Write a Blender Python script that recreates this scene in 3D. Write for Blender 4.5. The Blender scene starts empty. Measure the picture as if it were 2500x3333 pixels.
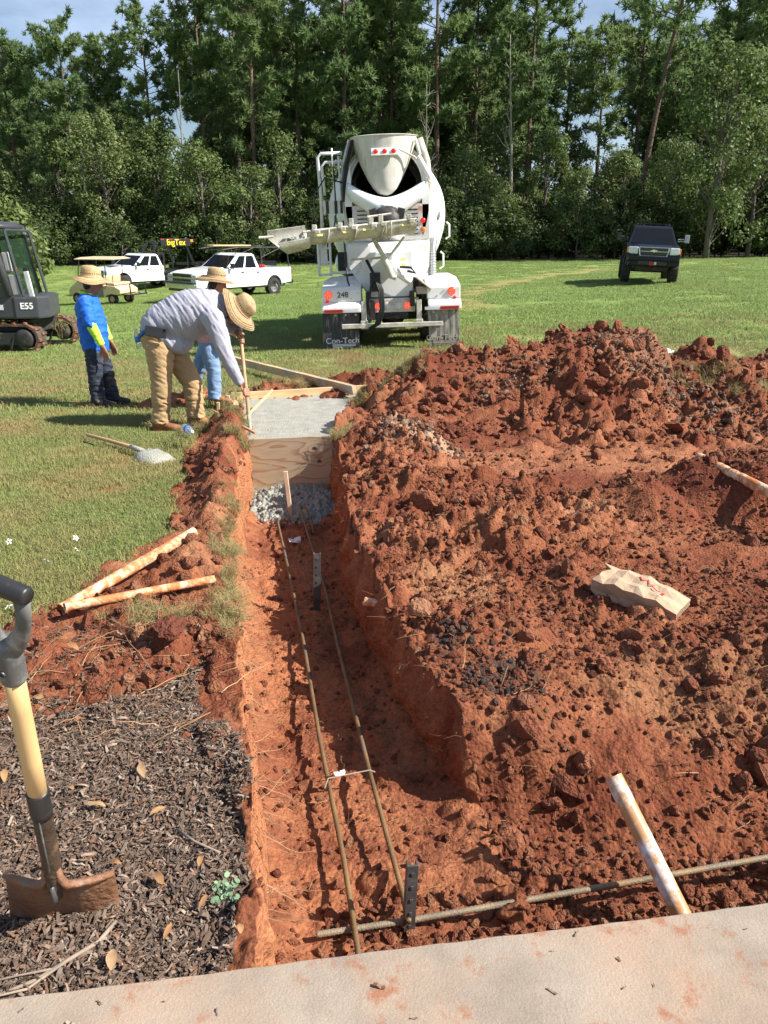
import bpy, bmesh, math, random
import numpy as np
from mathutils import Vector, Matrix, Euler, Quaternion
R = math.radians
S = bpy.context.scene
COL = S.collection
random.seed(7)

# ---------------------------------------------------------------- camera, sky, sun, exposure
cam = bpy.data.cameras.new('camera')
camo = bpy.data.objects.new('camera', cam)
COL.objects.link(camo)
cam.sensor_fit = 'HORIZONTAL'
cam.sensor_width = 36.0
cam.lens = 36.0
cam.clip_start = 0.05
cam.clip_end = 2000
camo.location = (0, 0, 1.68)
camo.rotation_euler = (R(90 - 19.3), 0, 0)
S.camera = camo

SUN_EL, SUN_AZ = 41.0, 102.0        # azimuth clockwise from +Y (camera looks along +Y): right and a little behind
w = bpy.data.worlds.new('World')
S.world = w
w.use_nodes = True
wn, wl = w.node_tree.nodes, w.node_tree.links
wn.clear()
wo = wn.new('ShaderNodeOutputWorld')
bg = wn.new('ShaderNodeBackground')
sky = wn.new('ShaderNodeTexSky')
sky.sky_type = 'NISHITA'
sky.sun_disc = False
sky.sun_elevation = R(SUN_EL)
sky.sun_rotation = R(SUN_AZ)
sky.air_density = 1.0
sky.dust_density = 0.6
sky.ozone_density = 1.5
tc = wn.new('ShaderNodeTexCoord')
mp = wn.new('ShaderNodeMapping')
mp.inputs['Scale'].default_value = (1.6, 1.6, 4.2)
nz = wn.new('ShaderNodeTexNoise')
nz.inputs['Scale'].default_value = 2.1
nz.inputs['Detail'].default_value = 7
nz.inputs['Roughness'].default_value = 0.55
cr = wn.new('ShaderNodeValToRGB')
cr.color_ramp.elements[0].position = 0.42
cr.color_ramp.elements[0].color = (0, 0, 0, 1)
cr.color_ramp.elements[1].position = 0.74
cr.color_ramp.elements[1].color = (1, 1, 1, 1)
mx = wn.new('ShaderNodeMix')
mx.data_type = 'RGBA'
mx.inputs[7].default_value = (9.5, 11.0, 14.5, 1)
ml = wn.new('ShaderNodeMath')
ml.operation = 'MULTIPLY'
ml.inputs[1].default_value = 0.6
wl.new(tc.outputs['Generated'], mp.inputs['Vector'])
wl.new(mp.outputs[0], nz.inputs['Vector'])
wl.new(nz.outputs['Fac'], cr.inputs[0])
wl.new(cr.outputs[0], ml.inputs[0])
wl.new(ml.outputs[0], mx.inputs[0])
wl.new(sky.outputs[0], mx.inputs[6])
wl.new(mx.outputs[2], bg.inputs['Color'])
bg.inputs['Strength'].default_value = 0.060
wl.new(bg.outputs[0], wo.inputs['Surface'])

sl = bpy.data.lights.new('sun', 'SUN')
sl.energy = 5.0
sl.angle = R(0.53)
sl.color = (1.0, 0.94, 0.85)
so = bpy.data.objects.new('sun', sl)
COL.objects.link(so)
SD = Vector((math.sin(R(SUN_AZ)) * math.cos(R(SUN_EL)), math.cos(R(SUN_AZ)) * math.cos(R(SUN_EL)), math.sin(R(SUN_EL))))
so.rotation_euler = SD.to_track_quat('Z', 'Y').to_euler()
so.location = SD * 60

S.view_settings.view_transform = 'Standard'
S.view_settings.look = 'None'
S.view_settings.gamma = 1
S.view_settings.exposure = 1.02
S.view_settings.use_curve_mapping = False
S.render.engine = 'CYCLES'
S.cycles.max_bounces = 6
S.cycles.transparent_max_bounces = 12
S.cycles.use_denoising = True

# ---------------------------------------------------------------- helpers
def link(o, parent=None):
    COL.objects.link(o)
    if parent is not None:
        o.parent = parent
    return o

def tag(o, label=None, cat=None, group=None, kind=None):
    if label: o['label'] = label
    if cat: o['category'] = cat
    if group: o['group'] = group
    if kind: o['kind'] = kind
    return o

def empty(name, loc, label, cat, rot=(0, 0, 0), group=None):
    o = bpy.data.objects.new(name, None)
    o.empty_display_size = 0.1
    link(o)
    o.location = loc
    o.rotation_euler = rot
    return tag(o, label, cat, group)

def mesh_ob(name, me, mat=None, parent=None, smooth=False):
    if mat is not None:
        for m in (mat if isinstance(mat, (list, tuple)) else [mat]):
            me.materials.append(m)
    if smooth:
        me.shade_smooth()
    o = bpy.data.objects.new(name, me)
    return link(o, parent)

def build(name, bm, mat=None, parent=None, smooth=False, bevel=0.0, auto=None):
    if bevel > 0:
        bm.normal_update()
        es = [e for e in bm.edges if len(e.link_faces) == 2 and e.calc_face_angle(0) > R(30)]
        bmesh.ops.bevel(bm, geom=es, offset=bevel, segments=2, affect='EDGES', profile=0.6, clamp_overlap=True)
    bmesh.ops.recalc_face_normals(bm, faces=bm.faces)
    me = bpy.data.meshes.new(name)
    bm.to_mesh(me)
    bm.free()
    o = mesh_ob(name, me, mat, parent)
    if smooth or auto:
        me.shade_smooth()
        if auto:
            me.set_sharp_from_angle(angle=R(auto))
    return o

def BM():
    return bmesh.new()

def bx(bm, c, s, rot=None, taper=None):
    """box centred at c with full size s; taper = (tx, ty) scale of the top face"""
    hx, hy, hz = s[0] / 2, s[1] / 2, s[2] / 2
    tx, ty = taper or (1, 1)
    vs = []
    for z in (-1, 1):
        fx, fy = (tx, ty) if z > 0 else (1, 1)
        for x, y in ((-1, -1), (1, -1), (1, 1), (-1, 1)):
            v = Vector((x * hx * fx, y * hy * fy, z * hz))
            if rot is not None:
                v = (rot if isinstance(rot, Matrix) else Euler(rot).to_matrix()) @ v
            vs.append(bm.verts.new(v + Vector(c)))
    for f in ((3, 2, 1, 0), (4, 5, 6, 7), (0, 1, 5, 4), (1, 2, 6, 5), (2, 3, 7, 6), (3, 0, 4, 7)):
        bm.faces.new([vs[i] for i in f])
    return vs

def frame(d, up=None):
    d = Vector(d).normalized()
    u = Vector(up) if up is not None else (Vector((0, 0, 1)) if abs(d.z) < 0.9 else Vector((1, 0, 0)))
    a = d.cross(u).normalized()
    b = a.cross(d).normalized()
    return a, b

def tube(bm, pts, r, seg=10, caps=True, flat=(1, 1), up=None, dome=False):
    """tube along pts; r number or list; flat = ellipse factors"""
    pts = [Vector(p) for p in pts]
    n = len(pts)
    rs = list(r) if isinstance(r, (list, tuple)) else [r] * n
    if dome:
        d0 = (pts[0] - pts[1]).normalized(); d1 = (pts[-1] - pts[-2]).normalized()
        a0 = [(pts[0] + d0 * rs[0] * s, rs[0] * c) for s, c in ((0.95, 0.25), (0.8, 0.6), (0.5, 0.87))]
        a1 = [(pts[-1] + d1 * rs[-1] * s, rs[-1] * c) for s, c in ((0.5, 0.87), (0.8, 0.6), (0.95, 0.25))]
        pts = [p for p, _ in a0] + pts + [p for p, _ in a1]
        rs = [q for _, q in a0] + rs + [q for _, q in a1]
        n = len(pts)
    rings = []
    pa = None
    for i, p in enumerate(pts):
        d = pts[min(i + 1, n - 1)] - pts[max(i - 1, 0)]
        if d.length < 1e-9: d = Vector((0, 0, 1))
        if pa is None or up is not None:
            a, b = frame(d, up)
        else:
            dn = d.normalized()
            a = (pa - dn * pa.dot(dn)).normalized()
            b = a.cross(dn).normalized()
        pa = a
        rings.append([bm.verts.new(p + (a * math.cos(t) * flat[0] + b * math.sin(t) * flat[1]) * rs[i])
                      for t in (2 * math.pi * k / seg for k in range(seg))])
    for i in range(n - 1):
        for k in range(seg):
            bm.faces.new((rings[i][k], rings[i][(k + 1) % seg], rings[i + 1][(k + 1) % seg], rings[i + 1][k]))
    if caps:
        bm.faces.new(rings[0][::-1])
        bm.faces.new(rings[-1])
    return rings

def lathe(bm, prof, axis_o=(0, 0, 0), axis=(0, 0, 1), seg=24, closed=False):
    """prof: list of (radius, height along axis)"""
    ax = Vector(axis).normalized(); a, b = frame(ax); o = Vector(axis_o)
    rings = []
    for r, h in prof:
        if r < 1e-6:
            rings.append([bm.verts.new(o + ax * h)])
        else:
            rings.append([bm.verts.new(o + ax * h + (a * math.cos(t) + b * math.sin(t)) * r)
                          for t in (2 * math.pi * k / seg for k in range(seg))])
    prs = list(zip(rings, rings[1:]))
    if closed: prs.append((rings[-1], rings[0]))
    for A, B in prs:
        for k in range(seg):
            k2 = (k + 1) % seg
            if len(A) == 1 and len(B) == 1: continue
            if len(A) == 1: bm.faces.new((A[0], B[k2], B[k]))
            elif len(B) == 1: bm.faces.new((A[k], A[k2], B[0]))
            else: bm.faces.new((A[k], A[k2], B[k2], B[k]))

def prism(bm, poly, h0, h1, plane='xz'):
    """polygon (2-tuples) extruded along the third axis"""
    def V(p, h):
        return {'xz': (p[0], h, p[1]), 'yz': (h, p[0], p[1]), 'xy': (p[0], p[1], h)}[plane]
    A = [bm.verts.new(V(p, h0)) for p in poly]
    B = [bm.verts.new(V(p, h1)) for p in poly]
    n = len(poly)
    bm.faces.new(A[::-1]); bm.faces.new(B)
    for i in range(n):
        bm.faces.new((A[i], A[(i + 1) % n], B[(i + 1) % n], B[i]))

def loft(bm, rings, cap=True):
    vr = [[bm.verts.new(Vector(p)) for p in r] for r in rings]
    n = len(vr[0])
    for A, B in zip(vr, vr[1:]):
        for k in range(n):
            bm.faces.new((A[k], A[(k + 1) % n], B[(k + 1) % n], B[k]))
    if cap:
        bm.faces.new(vr[0][::-1]); bm.faces.new(vr[-1])

def slab_quad(bm, q, u0, u1, v0, v1, off=0.004, th=0.01, rnd=0.0):
    """thin slab lying on the bilinear quad q (a,b,c,d ccw from outside), proud by off"""
    q = [Vector(p) for p in q]
    n = (q[1] - q[0]).cross(q[3] - q[0]).normalized()
    def B(u, v):
        return q[0] * (1 - u) * (1 - v) + q[1] * u * (1 - v) + q[2] * u * v + q[3] * (1 - u) * v
    pts = [B(u0, v0), B(u1, v0), B(u1, v1), B(u0, v1)]
    lo = [bm.verts.new(p + n * (off - th)) for p in pts]
    hi = [bm.verts.new(p + n * off) for p in pts]
    bm.faces.new(hi); bm.faces.new(lo[::-1])
    for i in range(4):
        bm.faces.new((lo[i], lo[(i + 1) % 4], hi[(i + 1) % 4], hi[i]))

def text_ob(name, s, size, mat, parent, loc, rot, ext=0.004, align='CENTER', shear=0.0, sx=1.0, off=0.0):
    c = bpy.data.curves.new(name, 'FONT')
    c.body = s; c.size = size; c.extrude = ext; c.align_x = align; c.align_y = 'CENTER'; c.shear = shear; c.offset = off
    t = bpy.data.objects.new(name, c)
    COL.objects.link(t)
    dg = bpy.context.evaluated_depsgraph_get()
    me = bpy.data.meshes.new_from_object(t.evaluated_get(dg))
    COL.objects.unlink(t)
    bpy.data.objects.remove(t)
    me.name = name
    me.materials.clear()
    o = mesh_ob(name, me, mat, parent)
    o.location = loc; o.rotation_euler = rot; o.scale = (sx, 1, 1)
    return o

def copy_tree(o, parent=None):
    c = o.copy()
    COL.objects.link(c)
    c.parent = parent
    for ch in list(o.children):
        copy_tree(ch, c)
    return c

def remeshed(bm, voxel, smooth=4, noise=None, target=None):
    """one continuous closed mesh from overlapping closed shells"""
    bmesh.ops.recalc_face_normals(bm, faces=bm.faces)
    me = bpy.data.meshes.new('tmp'); bm.to_mesh(me); bm.free()
    o = bpy.data.objects.new('tmp', me); COL.objects.link(o)
    m = o.modifiers.new('r', 'REMESH'); m.mode = 'VOXEL'; m.voxel_size = voxel; m.adaptivity = 0
    if smooth:
        s_ = o.modifiers.new('s', 'SMOOTH'); s_.factor = 0.5; s_.iterations = smooth
    dg = bpy.context.evaluated_depsgraph_get()
    out = bpy.data.meshes.new_from_object(o.evaluated_get(dg))
    COL.objects.unlink(o); bpy.data.objects.remove(o); bpy.data.meshes.remove(me)
    out.materials.clear()
    out.shade_smooth()
    return out

# ---------------------------------------------------------------- numpy noise
def _h(ix, iy, seed):
    n = (ix.astype(np.int64) * 374761393 + iy.astype(np.int64) * 668265263 + seed * 1442695041) & 0xFFFFFFFF
    n = ((n ^ (n >> 13)) * 1274126177) & 0xFFFFFFFF
    n = ((n ^ (n >> 16)) * 2246822519) & 0xFFFFFFFF
    return ((n ^ (n >> 15)) & 0xFFFFFF) / float(0xFFFFFF)

def vn(x, y, seed=0):
    ix, iy = np.floor(x), np.floor(y)
    fx, fy = x - ix, y - iy
    fx = fx * fx * fx * (fx * (fx * 6 - 15) + 10); fy = fy * fy * fy * (fy * (fy * 6 - 15) + 10)
    a, b = _h(ix, iy, seed), _h(ix + 1, iy, seed)
    c, d = _h(ix, iy + 1, seed), _h(ix + 1, iy + 1, seed)
    return (a * (1 - fx) + b * fx) * (1 - fy) + (c * (1 - fx) + d * fx) * fy

def fbm(x, y, sc, oc=4, seed=0, gain=0.5):
    x, y = np.asarray(x, float) / sc, np.asarray(y, float) / sc
    t, a, s = 0, 1.0, 0
    for k in range(oc):
        t = t + a * (vn(x, y, seed + k * 17) - 0.5); s += a * 0.5
        x, y = (x * 0.8 - y * 0.6) * 2.03 + 3.1, (x * 0.6 + y * 0.8) * 2.03 + 7.7
        a *= gain
    return t / s

def lumps(x, y, cell, seed, prob=0.7, squash=0.75, rmin=0.25, rmax=0.62):
    """height of half-buried rounded clods on a jittered grid"""
    X, Y = x / cell, y / cell
    ix, iy = np.floor(X), np.floor(Y)
    best = np.zeros_like(X)
    for dx in (-1, 0, 1):
        for dy in (-1, 0, 1):
            cx, cy = ix + dx, iy + dy
            px, py = cx + _h(cx, cy, seed), cy + _h(cx, cy, seed + 1)
            k = _h(cx, cy, seed + 2)
            r = np.where(k < prob, rmin + (rmax - rmin) * _h(cx, cy, seed + 3) ** 2, 0)
            an = _h(cx, cy, seed + 4) * 6.28; st = 0.7 + 0.3 * _h(cx, cy, seed + 5)
            ex, ey = (X - px), (Y - py)
            u, v = ex * np.cos(an) + ey * np.sin(an), (-ex * np.sin(an) + ey * np.cos(an)) / st
            d2 = u * u + v * v
            best = np.maximum(best, np.sqrt(np.maximum(r * r - d2, 0)) * squash)
    return best * cell

def ss(a, b, x):
    t = np.clip((x - a) / (b - a), 0, 1)
    return t * t * (3 - 2 * t)

def inpoly(x, y, poly):
    x, y = np.asarray(x, float), np.asarray(y, float)
    r = np.zeros(x.shape, bool)
    n = len(poly)
    for i in range(n):
        x0, y0 = poly[i]; x1, y1 = poly[(i + 1) % n]
        if y0 == y1: continue
        c = ((y0 > y) != (y1 > y)) & (x < (x1 - x0) * (y - y0) / (y1 - y0) + x0)
        r ^= c
    return r

# ---------------------------------------------------------------- materials
def NT(name):
    m = bpy.data.materials.new(name)
    m.use_nodes = True
    n, l = m.node_tree.nodes, m.node_tree.links
    return m, n, l, n['Principled BSDF']

def M(name, col, rough=0.55, metal=0.0, var=0.12, scale=6.0, bump=0.0, bscale=60.0, dirt=None, damt=0.5, dscale=5.0,
      coat=0.0, emit=None, es=0.0, stretch=(1, 1, 1), spec=0.5, trans=0.0, alpha=1.0):
    m, n, l, p = NT(name)
    t = n.new('ShaderNodeTexCoord'); mp_ = n.new('ShaderNodeMapping'); mp_.inputs['Scale'].default_value = stretch
    l.new(t.outputs['Object'], mp_.inputs['Vector'])
    z = n.new('ShaderNodeTexNoise'); z.inputs['Scale'].default_value = scale; z.inputs['Detail'].default_value = 5
    l.new(mp_.outputs[0], z.inputs['Vector'])
    r = n.new('ShaderNodeValToRGB')
    r.color_ramp.elements[0].position = 0.3; r.color_ramp.elements[1].position = 0.7
    r.color_ramp.elements[0].color = [c * (1 - var) for c in col] + [1]
    r.color_ramp.elements[1].color = [min(1, c * (1 + var)) for c in col] + [1]
    l.new(z.outputs['Fac'], r.inputs[0])
    out = r.outputs[0]
    if dirt:
        d = n.new('ShaderNodeTexNoise'); d.inputs['Scale'].default_value = dscale; d.inputs['Detail'].default_value = 8
        d.inputs['Roughness'].default_value = 0.65
        l.new(mp_.outputs[0], d.inputs['Vector'])
        q = n.new('ShaderNodeValToRGB')
        q.color_ramp.elements[0].position = 0.74 - damt * 0.5; q.color_ramp.elements[1].position = 0.85 - damt * 0.4
        l.new(d.outputs['Fac'], q.inputs[0])
        mi = n.new('ShaderNodeMix'); mi.data_type = 'RGBA'
        l.new(q.outputs[0], mi.inputs[0]); l.new(out, mi.inputs[6]); mi.inputs[7].default_value = list(dirt) + [1]
        out = mi.outputs[2]
    l.new(out, p.inputs['Base Color'])
    p.inputs['Roughness'].default_value = rough
    p.inputs['Metallic'].default_value = metal
    p.inputs['Specular IOR Level'].default_value = spec
    p.inputs['Coat Weight'].default_value = coat
    p.inputs['Transmission Weight'].default_value = trans
    p.inputs['Alpha'].default_value = alpha
    if emit:
        p.inputs['Emission Color'].default_value = list(emit) + [1]; p.inputs['Emission Strength'].default_value = es
    if bump:
        b = n.new('ShaderNodeTexNoise'); b.inputs['Scale'].default_value = bscale; b.inputs['Detail'].default_value = 6
        l.new(mp_.outputs[0], b.inputs['Vector'])
        bb = n.new('ShaderNodeBump'); bb.inputs['Strength'].default_value = min(1, bump); bb.inputs['Distance'].default_value = 0.02
        l.new(b.outputs['Fac'], bb.inputs['Height']); l.new(bb.outputs[0], p.inputs['Normal'])
    return m

def rand_mat(name, cols, rough=0.8, wscale=0.0, wcol=None, trans=0.0, bump=0.0, tint=None):
    """colour picked per instance / per object; optional world-space patchiness and leaf translucency"""
    m, n, l, p = NT(name)
    oi = n.new('ShaderNodeObjectInfo')
    r = n.new('ShaderNodeValToRGB')
    e = r.color_ramp.elements
    while len(e) < len(cols): e.new(0.5)
    for i, c in enumerate(cols):
        e[i].position = i / max(1, len(cols) - 1); e[i].color = list(c) + [1]
    l.new(oi.outputs['Random'], r.inputs[0])
    out = r.outputs[0]
    if tint is not None:      # per-element variation stored on the mesh
        at = n.new('ShaderNodeAttribute'); at.attribute_name = 'tint'
        mi = n.new('ShaderNodeMix'); mi.data_type = 'RGBA'; mi.blend_type = 'MIX'
        l.new(at.outputs['Fac'], mi.inputs[0]); l.new(out, mi.inputs[6]); mi.inputs[7].default_value = list(tint) + [1]
        out = mi.outputs[2]
    if wscale:
        g = n.new('ShaderNodeNewGeometry')
        z = n.new('ShaderNodeTexNoise'); z.inputs['Scale'].default_value = wscale; z.inputs['Detail'].default_value = 4
        l.new(g.outputs['Position'], z.inputs['Vector'])
        q = n.new('ShaderNodeValToRGB'); q.color_ramp.elements[0].position = 0.42; q.color_ramp.elements[1].position = 0.66
        l.new(z.outputs['Fac'], q.inputs[0])
        mi = n.new('ShaderNodeMix'); mi.data_type = 'RGBA'
        l.new(q.outputs[0], mi.inputs[0]); l.new(out, mi.inputs[6]); mi.inputs[7].default_value = list(wcol) + [1]
        out = mi.outputs[2]
    l.new(out, p.inputs['Base Color'])
    p.inputs['Roughness'].default_value = rough
    p.inputs['Specular IOR Level'].default_value = 0.3
    if trans:
        tr = n.new('ShaderNodeBsdfTranslucent'); ms = n.new('ShaderNodeMixShader'); ms.inputs[0].default_value = trans
        l.new(out, tr.inputs['Color']); l.new(p.outputs[0], ms.inputs[1]); l.new(tr.outputs[0], ms.inputs[2])
        l.new(ms.outputs[0], n['Material Output'].inputs['Surface'])
    if bump:
        t = n.new('ShaderNodeTexCoord')
        b = n.new('ShaderNodeTexNoise'); b.inputs['Scale'].default_value = bump; b.inputs['Detail'].default_value = 5
        l.new(t.outputs['Object'], b.inputs['Vector'])
        bb = n.new('ShaderNodeBump'); bb.inputs['Strength'].default_value = 0.7; bb.inputs['Distance'].default_value = 0.2
        l.new(b.outputs['Fac'], bb.inputs['Height']); l.new(bb.outputs[0], p.inputs['Normal'])
    return m

# ---------------------------------------------------------------- scatter (for what nobody could count)
def scatter(name, pts, rot, scl, idx, variants, label, mats=None):
    """variants: unlinked mesh objects picked per point"""
    pts = np.asarray(pts, float); n = len(pts)
    me = bpy.data.meshes.new(name)
    me.vertices.add(n)
    me.vertices.foreach_set('co', pts.ravel())
    for nm, ty, val in (('rot', 'FLOAT_VECTOR', rot), ('scl', 'FLOAT_VECTOR', scl), ('pick', 'INT', idx)):
        a = me.attributes.new(nm, ty, 'POINT')
        a.data.foreach_set('vector' if ty == 'FLOAT_VECTOR' else 'value', np.asarray(val).ravel())
    me.update()
    o = bpy.data.objects.new(name, me); link(o)
    c = bpy.data.collections.new(name + '_shapes')
    for i, v in enumerate(variants):
        v.name = 'shape_%02d' % i
        c.objects.link(v)
    ng = bpy.data.node_groups.new(name, 'GeometryNodeTree')
    ng.interface.new_socket('Geometry', in_out='INPUT', socket_type='NodeSocketGeometry')
    ng.interface.new_socket('Geometry', in_out='OUTPUT', socket_type='NodeSocketGeometry')
    N, L = ng.nodes, ng.links
    gi, go = N.new('NodeGroupInput'), N.new('NodeGroupOutput')
    ip = N.new('GeometryNodeInstanceOnPoints'); ci = N.new('GeometryNodeCollectionInfo')
    ci.inputs['Collection'].default_value = c
    ci.inputs['Separate Children'].default_value = True
    ci.inputs['Reset Children'].default_value = True
    def na(nm, ty):
        a = N.new('GeometryNodeInputNamedAttribute'); a.data_type = ty; a.inputs['Name'].default_value = nm
        return a.outputs['Attribute']
    er = N.new('FunctionNodeEulerToRotation')
    L.new(na('rot', 'FLOAT_VECTOR'), er.inputs[0])
    ip.inputs['Pick Instance'].default_value = True
    L.new(gi.outputs[0], ip.inputs['Points']); L.new(ci.outputs[0], ip.inputs['Instance'])
    L.new(na('pick', 'INT'), ip.inputs['Instance Index'])
    L.new(er.outputs[0], ip.inputs['Rotation']); L.new(na('scl', 'FLOAT_VECTOR'), ip.inputs['Scale'])
    L.new(ip.outputs[0], go.inputs[0])
    o.modifiers.new('scatter', 'NODES').node_group = ng
    o['kind'] = 'stuff'
    if label: o['label'] = label
    return o

def loose(bm_or_mesh, mat, smooth=False):
    if isinstance(bm_or_mesh, bmesh.types.BMesh):
        me = bpy.data.meshes.new('shape'); bm_or_mesh.to_mesh(me); bm_or_mesh.free()
    else:
        me = bm_or_mesh
    me.materials.append(mat)
    if smooth: me.shade_smooth()
    return bpy.data.objects.new('shape', me)
# ================================================================ GROUND
def gz(x, y):
    x = np.asarray(x, float); y = np.asarray(y, float)
    z = -0.28 * ss(1.5, 15.0, y) - 0.0035 * np.maximum(y - 15, 0) + 0.05 * x * ss(8, 20, y)
    k = ss(40, 62, y)
    return z * (1 - k) + (0.30 + 0.012 * np.clip(x, -60, 60)) * k

def gzf(x, y):
    return float(gz(np.array([x]), np.array([y]))[0])

XLp = [(-0.28, 1.2), (-0.31, 1.46), (-0.41, 2.02), (-0.45, 2.18), (-0.56, 2.66), (-0.74, 3.5), (-0.90, 4.2), (-1.04, 5.1), (-1.22, 6.4), (-1.27, 7.0), (-1.50, 8.0), (-1.75, 9.6)]
XRp = [(0.42, 1.2), (0.42, 1.6), (0.40, 2.1), (0.36, 2.30), (0.25, 2.60), (0.12, 2.95), (0.0, 3.45), (-0.11, 3.96), (-0.23, 4.78), (-0.36, 6.0), (-0.46, 7.0), (-0.52, 8.0), (-0.40, 8.8), (-0.30, 9.6)]
def XL(y): return np.interp(y, [p[1] for p in XLp], [p[0] for p in XLp])
def XR(y): return np.interp(y, [p[1] for p in XRp], [p[0] for p in XRp])
TEND = 9.2
def floorz(x, y):
    z = np.interp(y, [1.2, 2, 3, 4, 5, 6, 7, 9.5], [-0.33, -0.34, -0.38, -0.42, -0.47, -0.54, -0.60, -0.64])
    return z

RIDX = [-0.6, -0.35, 0.0, 0.25, 0.6, 1.0, 1.45, 1.85, 2.15, 2.5, 2.95, 3.35, 3.6, 3.85, 4.1, 4.5, 5.0, 6.0]
RIDZ = [0.0, 0.05, 0.22, 0.40, 0.50, 0.60, 0.62, 0.72, 0.86, 0.90, 0.76, 0.52, 0.46, 0.66, 0.46, 0.50, 0.62, 0.4]

def mounds(x, y):
    """spoil heaps on the right of the trench, above the natural ground"""
    rh = np.interp(x + 0.12 * fbm(x, y, 0.6, 2, 5), RIDX, RIDZ)
    foot = 7.1 + 0.35 * fbm(x, y * 0.3, 1.1, 3, 9) - 0.25 * ss(2, 4, x)
    f = np.clip((y - foot) / (9.35 - foot), 0, 1)
    b = np.clip((10.7 + 0.3 * fbm(x, 0 * y, 0.8, 2, 31) - y) / 1.3, 0, 1)
    prof = np.minimum(0.35 * f + 0.65 * ss(0.12, 1.0, f), b ** 0.8)
    z = rh * prof
    z = z * (1 + 0.22 * fbm(x, y, 0.75, 3, 77))
    # gullies on the face
    z = z + prof * (1 - prof) * 0.5 * fbm(x * 2.2, y * 0.8, 0.7, 3, 41)
    def cone(x0, y0, h, rx, ry):
        d = np.sqrt(((x - x0) / rx) ** 2 + ((y - y0) / ry) ** 2) + 0.18 * fbm(x, y, 0.4, 3, int(x0 * 10) + 60)
        return h * ss(1.0, 0.05, d)
    z = np.maximum(z, cone(2.55, 5.25, 0.30, 1.0, 0.75)); z = np.maximum(z, cone(1.75, 5.0, 0.2, 0.5, 0.5))
    z = np.maximum(z, cone(0.15, 6.7, 0.24, 0.6, 0.8)); z = np.maximum(z, cone(0.12, 5.6, 0.14, 0.35, 0.7))
    z = np.maximum(z, cone(3.3, 6.2, 0.15, 0.8, 0.5)); z = np.maximum(z, cone(0.75, 4.5, 0.12, 0.5, 0.5))
    z = np.maximum(z, cone(0.45, 3.05, 0.08, 0.4, 0.4)); z = np.maximum(z, cone(1.9, 3.0, 0.12, 0.6, 0.45))
    z = np.maximum(z, cone(2.9, 3.6, 0.18, 0.8, 0.8))
    return z

def wob(x, y, a=0.12, s=0.5, seed=3):
    return a * fbm(x, y, s, 4, seed), a * fbm(x + 31.7, y - 12.3, s, 4, seed + 50)

# outlines of the ground covers
P_MULCH = [(-6, 0.5), (-0.28, 0.5), (-0.40, 1.6), (-0.53, 2.15), (-0.70, 2.5), (-0.80, 2.85), (-0.98, 2.62), (-1.5, 2.42), (-6, 2.3)]
P_SOIL_L = [(-6, 2.25), (-1.5, 2.40), (-0.9, 2.5), (-0.62, 2.35), (-0.50, 1.9), (-0.36, 1.0), (-0.15, 1.0), (-0.3, 8.6), (-1.5, 8.6), (-1.9, 8.2), (-1.8, 7.6), (-1.85, 7.1), (-1.78, 6.5), (-1.55, 5.6), (-1.42, 4.9),
            (-1.30, 4.5), (-1.40, 4.1), (-1.62, 3.6), (-1.70, 3.15), (-2.0, 2.92), (-3.0, 2.85), (-6, 2.8)]
P_SOIL_R = [(-0.6, 1.0), (12, 1.0), (12, 10.0), (5.5, 10.6), (3.0, 11.0), (1.2, 11.0), (0.2, 10.4), (-0.25, 9.6), (-0.6, 9.2)]
P_SOIL_B = [(-2.2, 8.9), (-1.6, 9.3), (-0.2, 9.5), (0.3, 10.6), (-0.3, 11.2), (-0.9, 11.0), (-1.6, 10.4), (-2.3, 9.9), (-2.9, 9.3), (-2.9, 8.7)]
TRK = [([(2.0, 24), (2.6, 28), (3.6, 32), (5.6, 37), (8.6, 42.5), (12.5, 46.5)], 1.5)]

def pdist(x, y, pl):
    d = np.full(np.shape(x), 1e9)
    for (x0, y0), (x1, y1) in zip(pl, pl[1:]):
        vx, vy = x1 - x0, y1 - y0
        t = np.clip(((x - x0) * vx + (y - y0) * vy) / (vx * vx + vy * vy), 0, 1)
        d = np.minimum(d, np.hypot(x - x0 - t * vx, y - y0 - t * vy))
    return d

def covers(x, y):
    """-> mulch, soil (bare dirt), in trench"""
    wx, wy = wob(x, y, 0.16, 0.45)
    X, Y = x + wx, y + wy
    mul = inpoly(x + wx * 0.8, y + wy * 0.8, P_MULCH)
    wx2, wy2 = wob(x, y, 0.3, 0.7, 21)
    soil = inpoly(X, Y, P_SOIL_L) | inpoly(x + wx2, y + wy2, P_SOIL_R) | inpoly(x + wx2, y + wy2, P_SOIL_B)
    tren = (x > XL(y)) & (x < XR(y)) & (y < TEND)
    return mul & ~tren, (soil | tren) & ~(mul & ~tren), tren

def left_berm(x, y):
    d = XL(y) - x
    k = ss(4.2, 5.0, y) * (1 - ss(7.6, 8.4, y))
    wdt = np.interp(y, [4, 5, 6, 7, 8], [0.25, 0.35, 0.5, 0.52, 0.45])
    return 0.17 * k * ss(-0.02, 0.12, d) * ss(1.0, 0.25, d / wdt) * (1 + 0.5 * fbm(x, y, 0.3, 3, 8))

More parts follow.
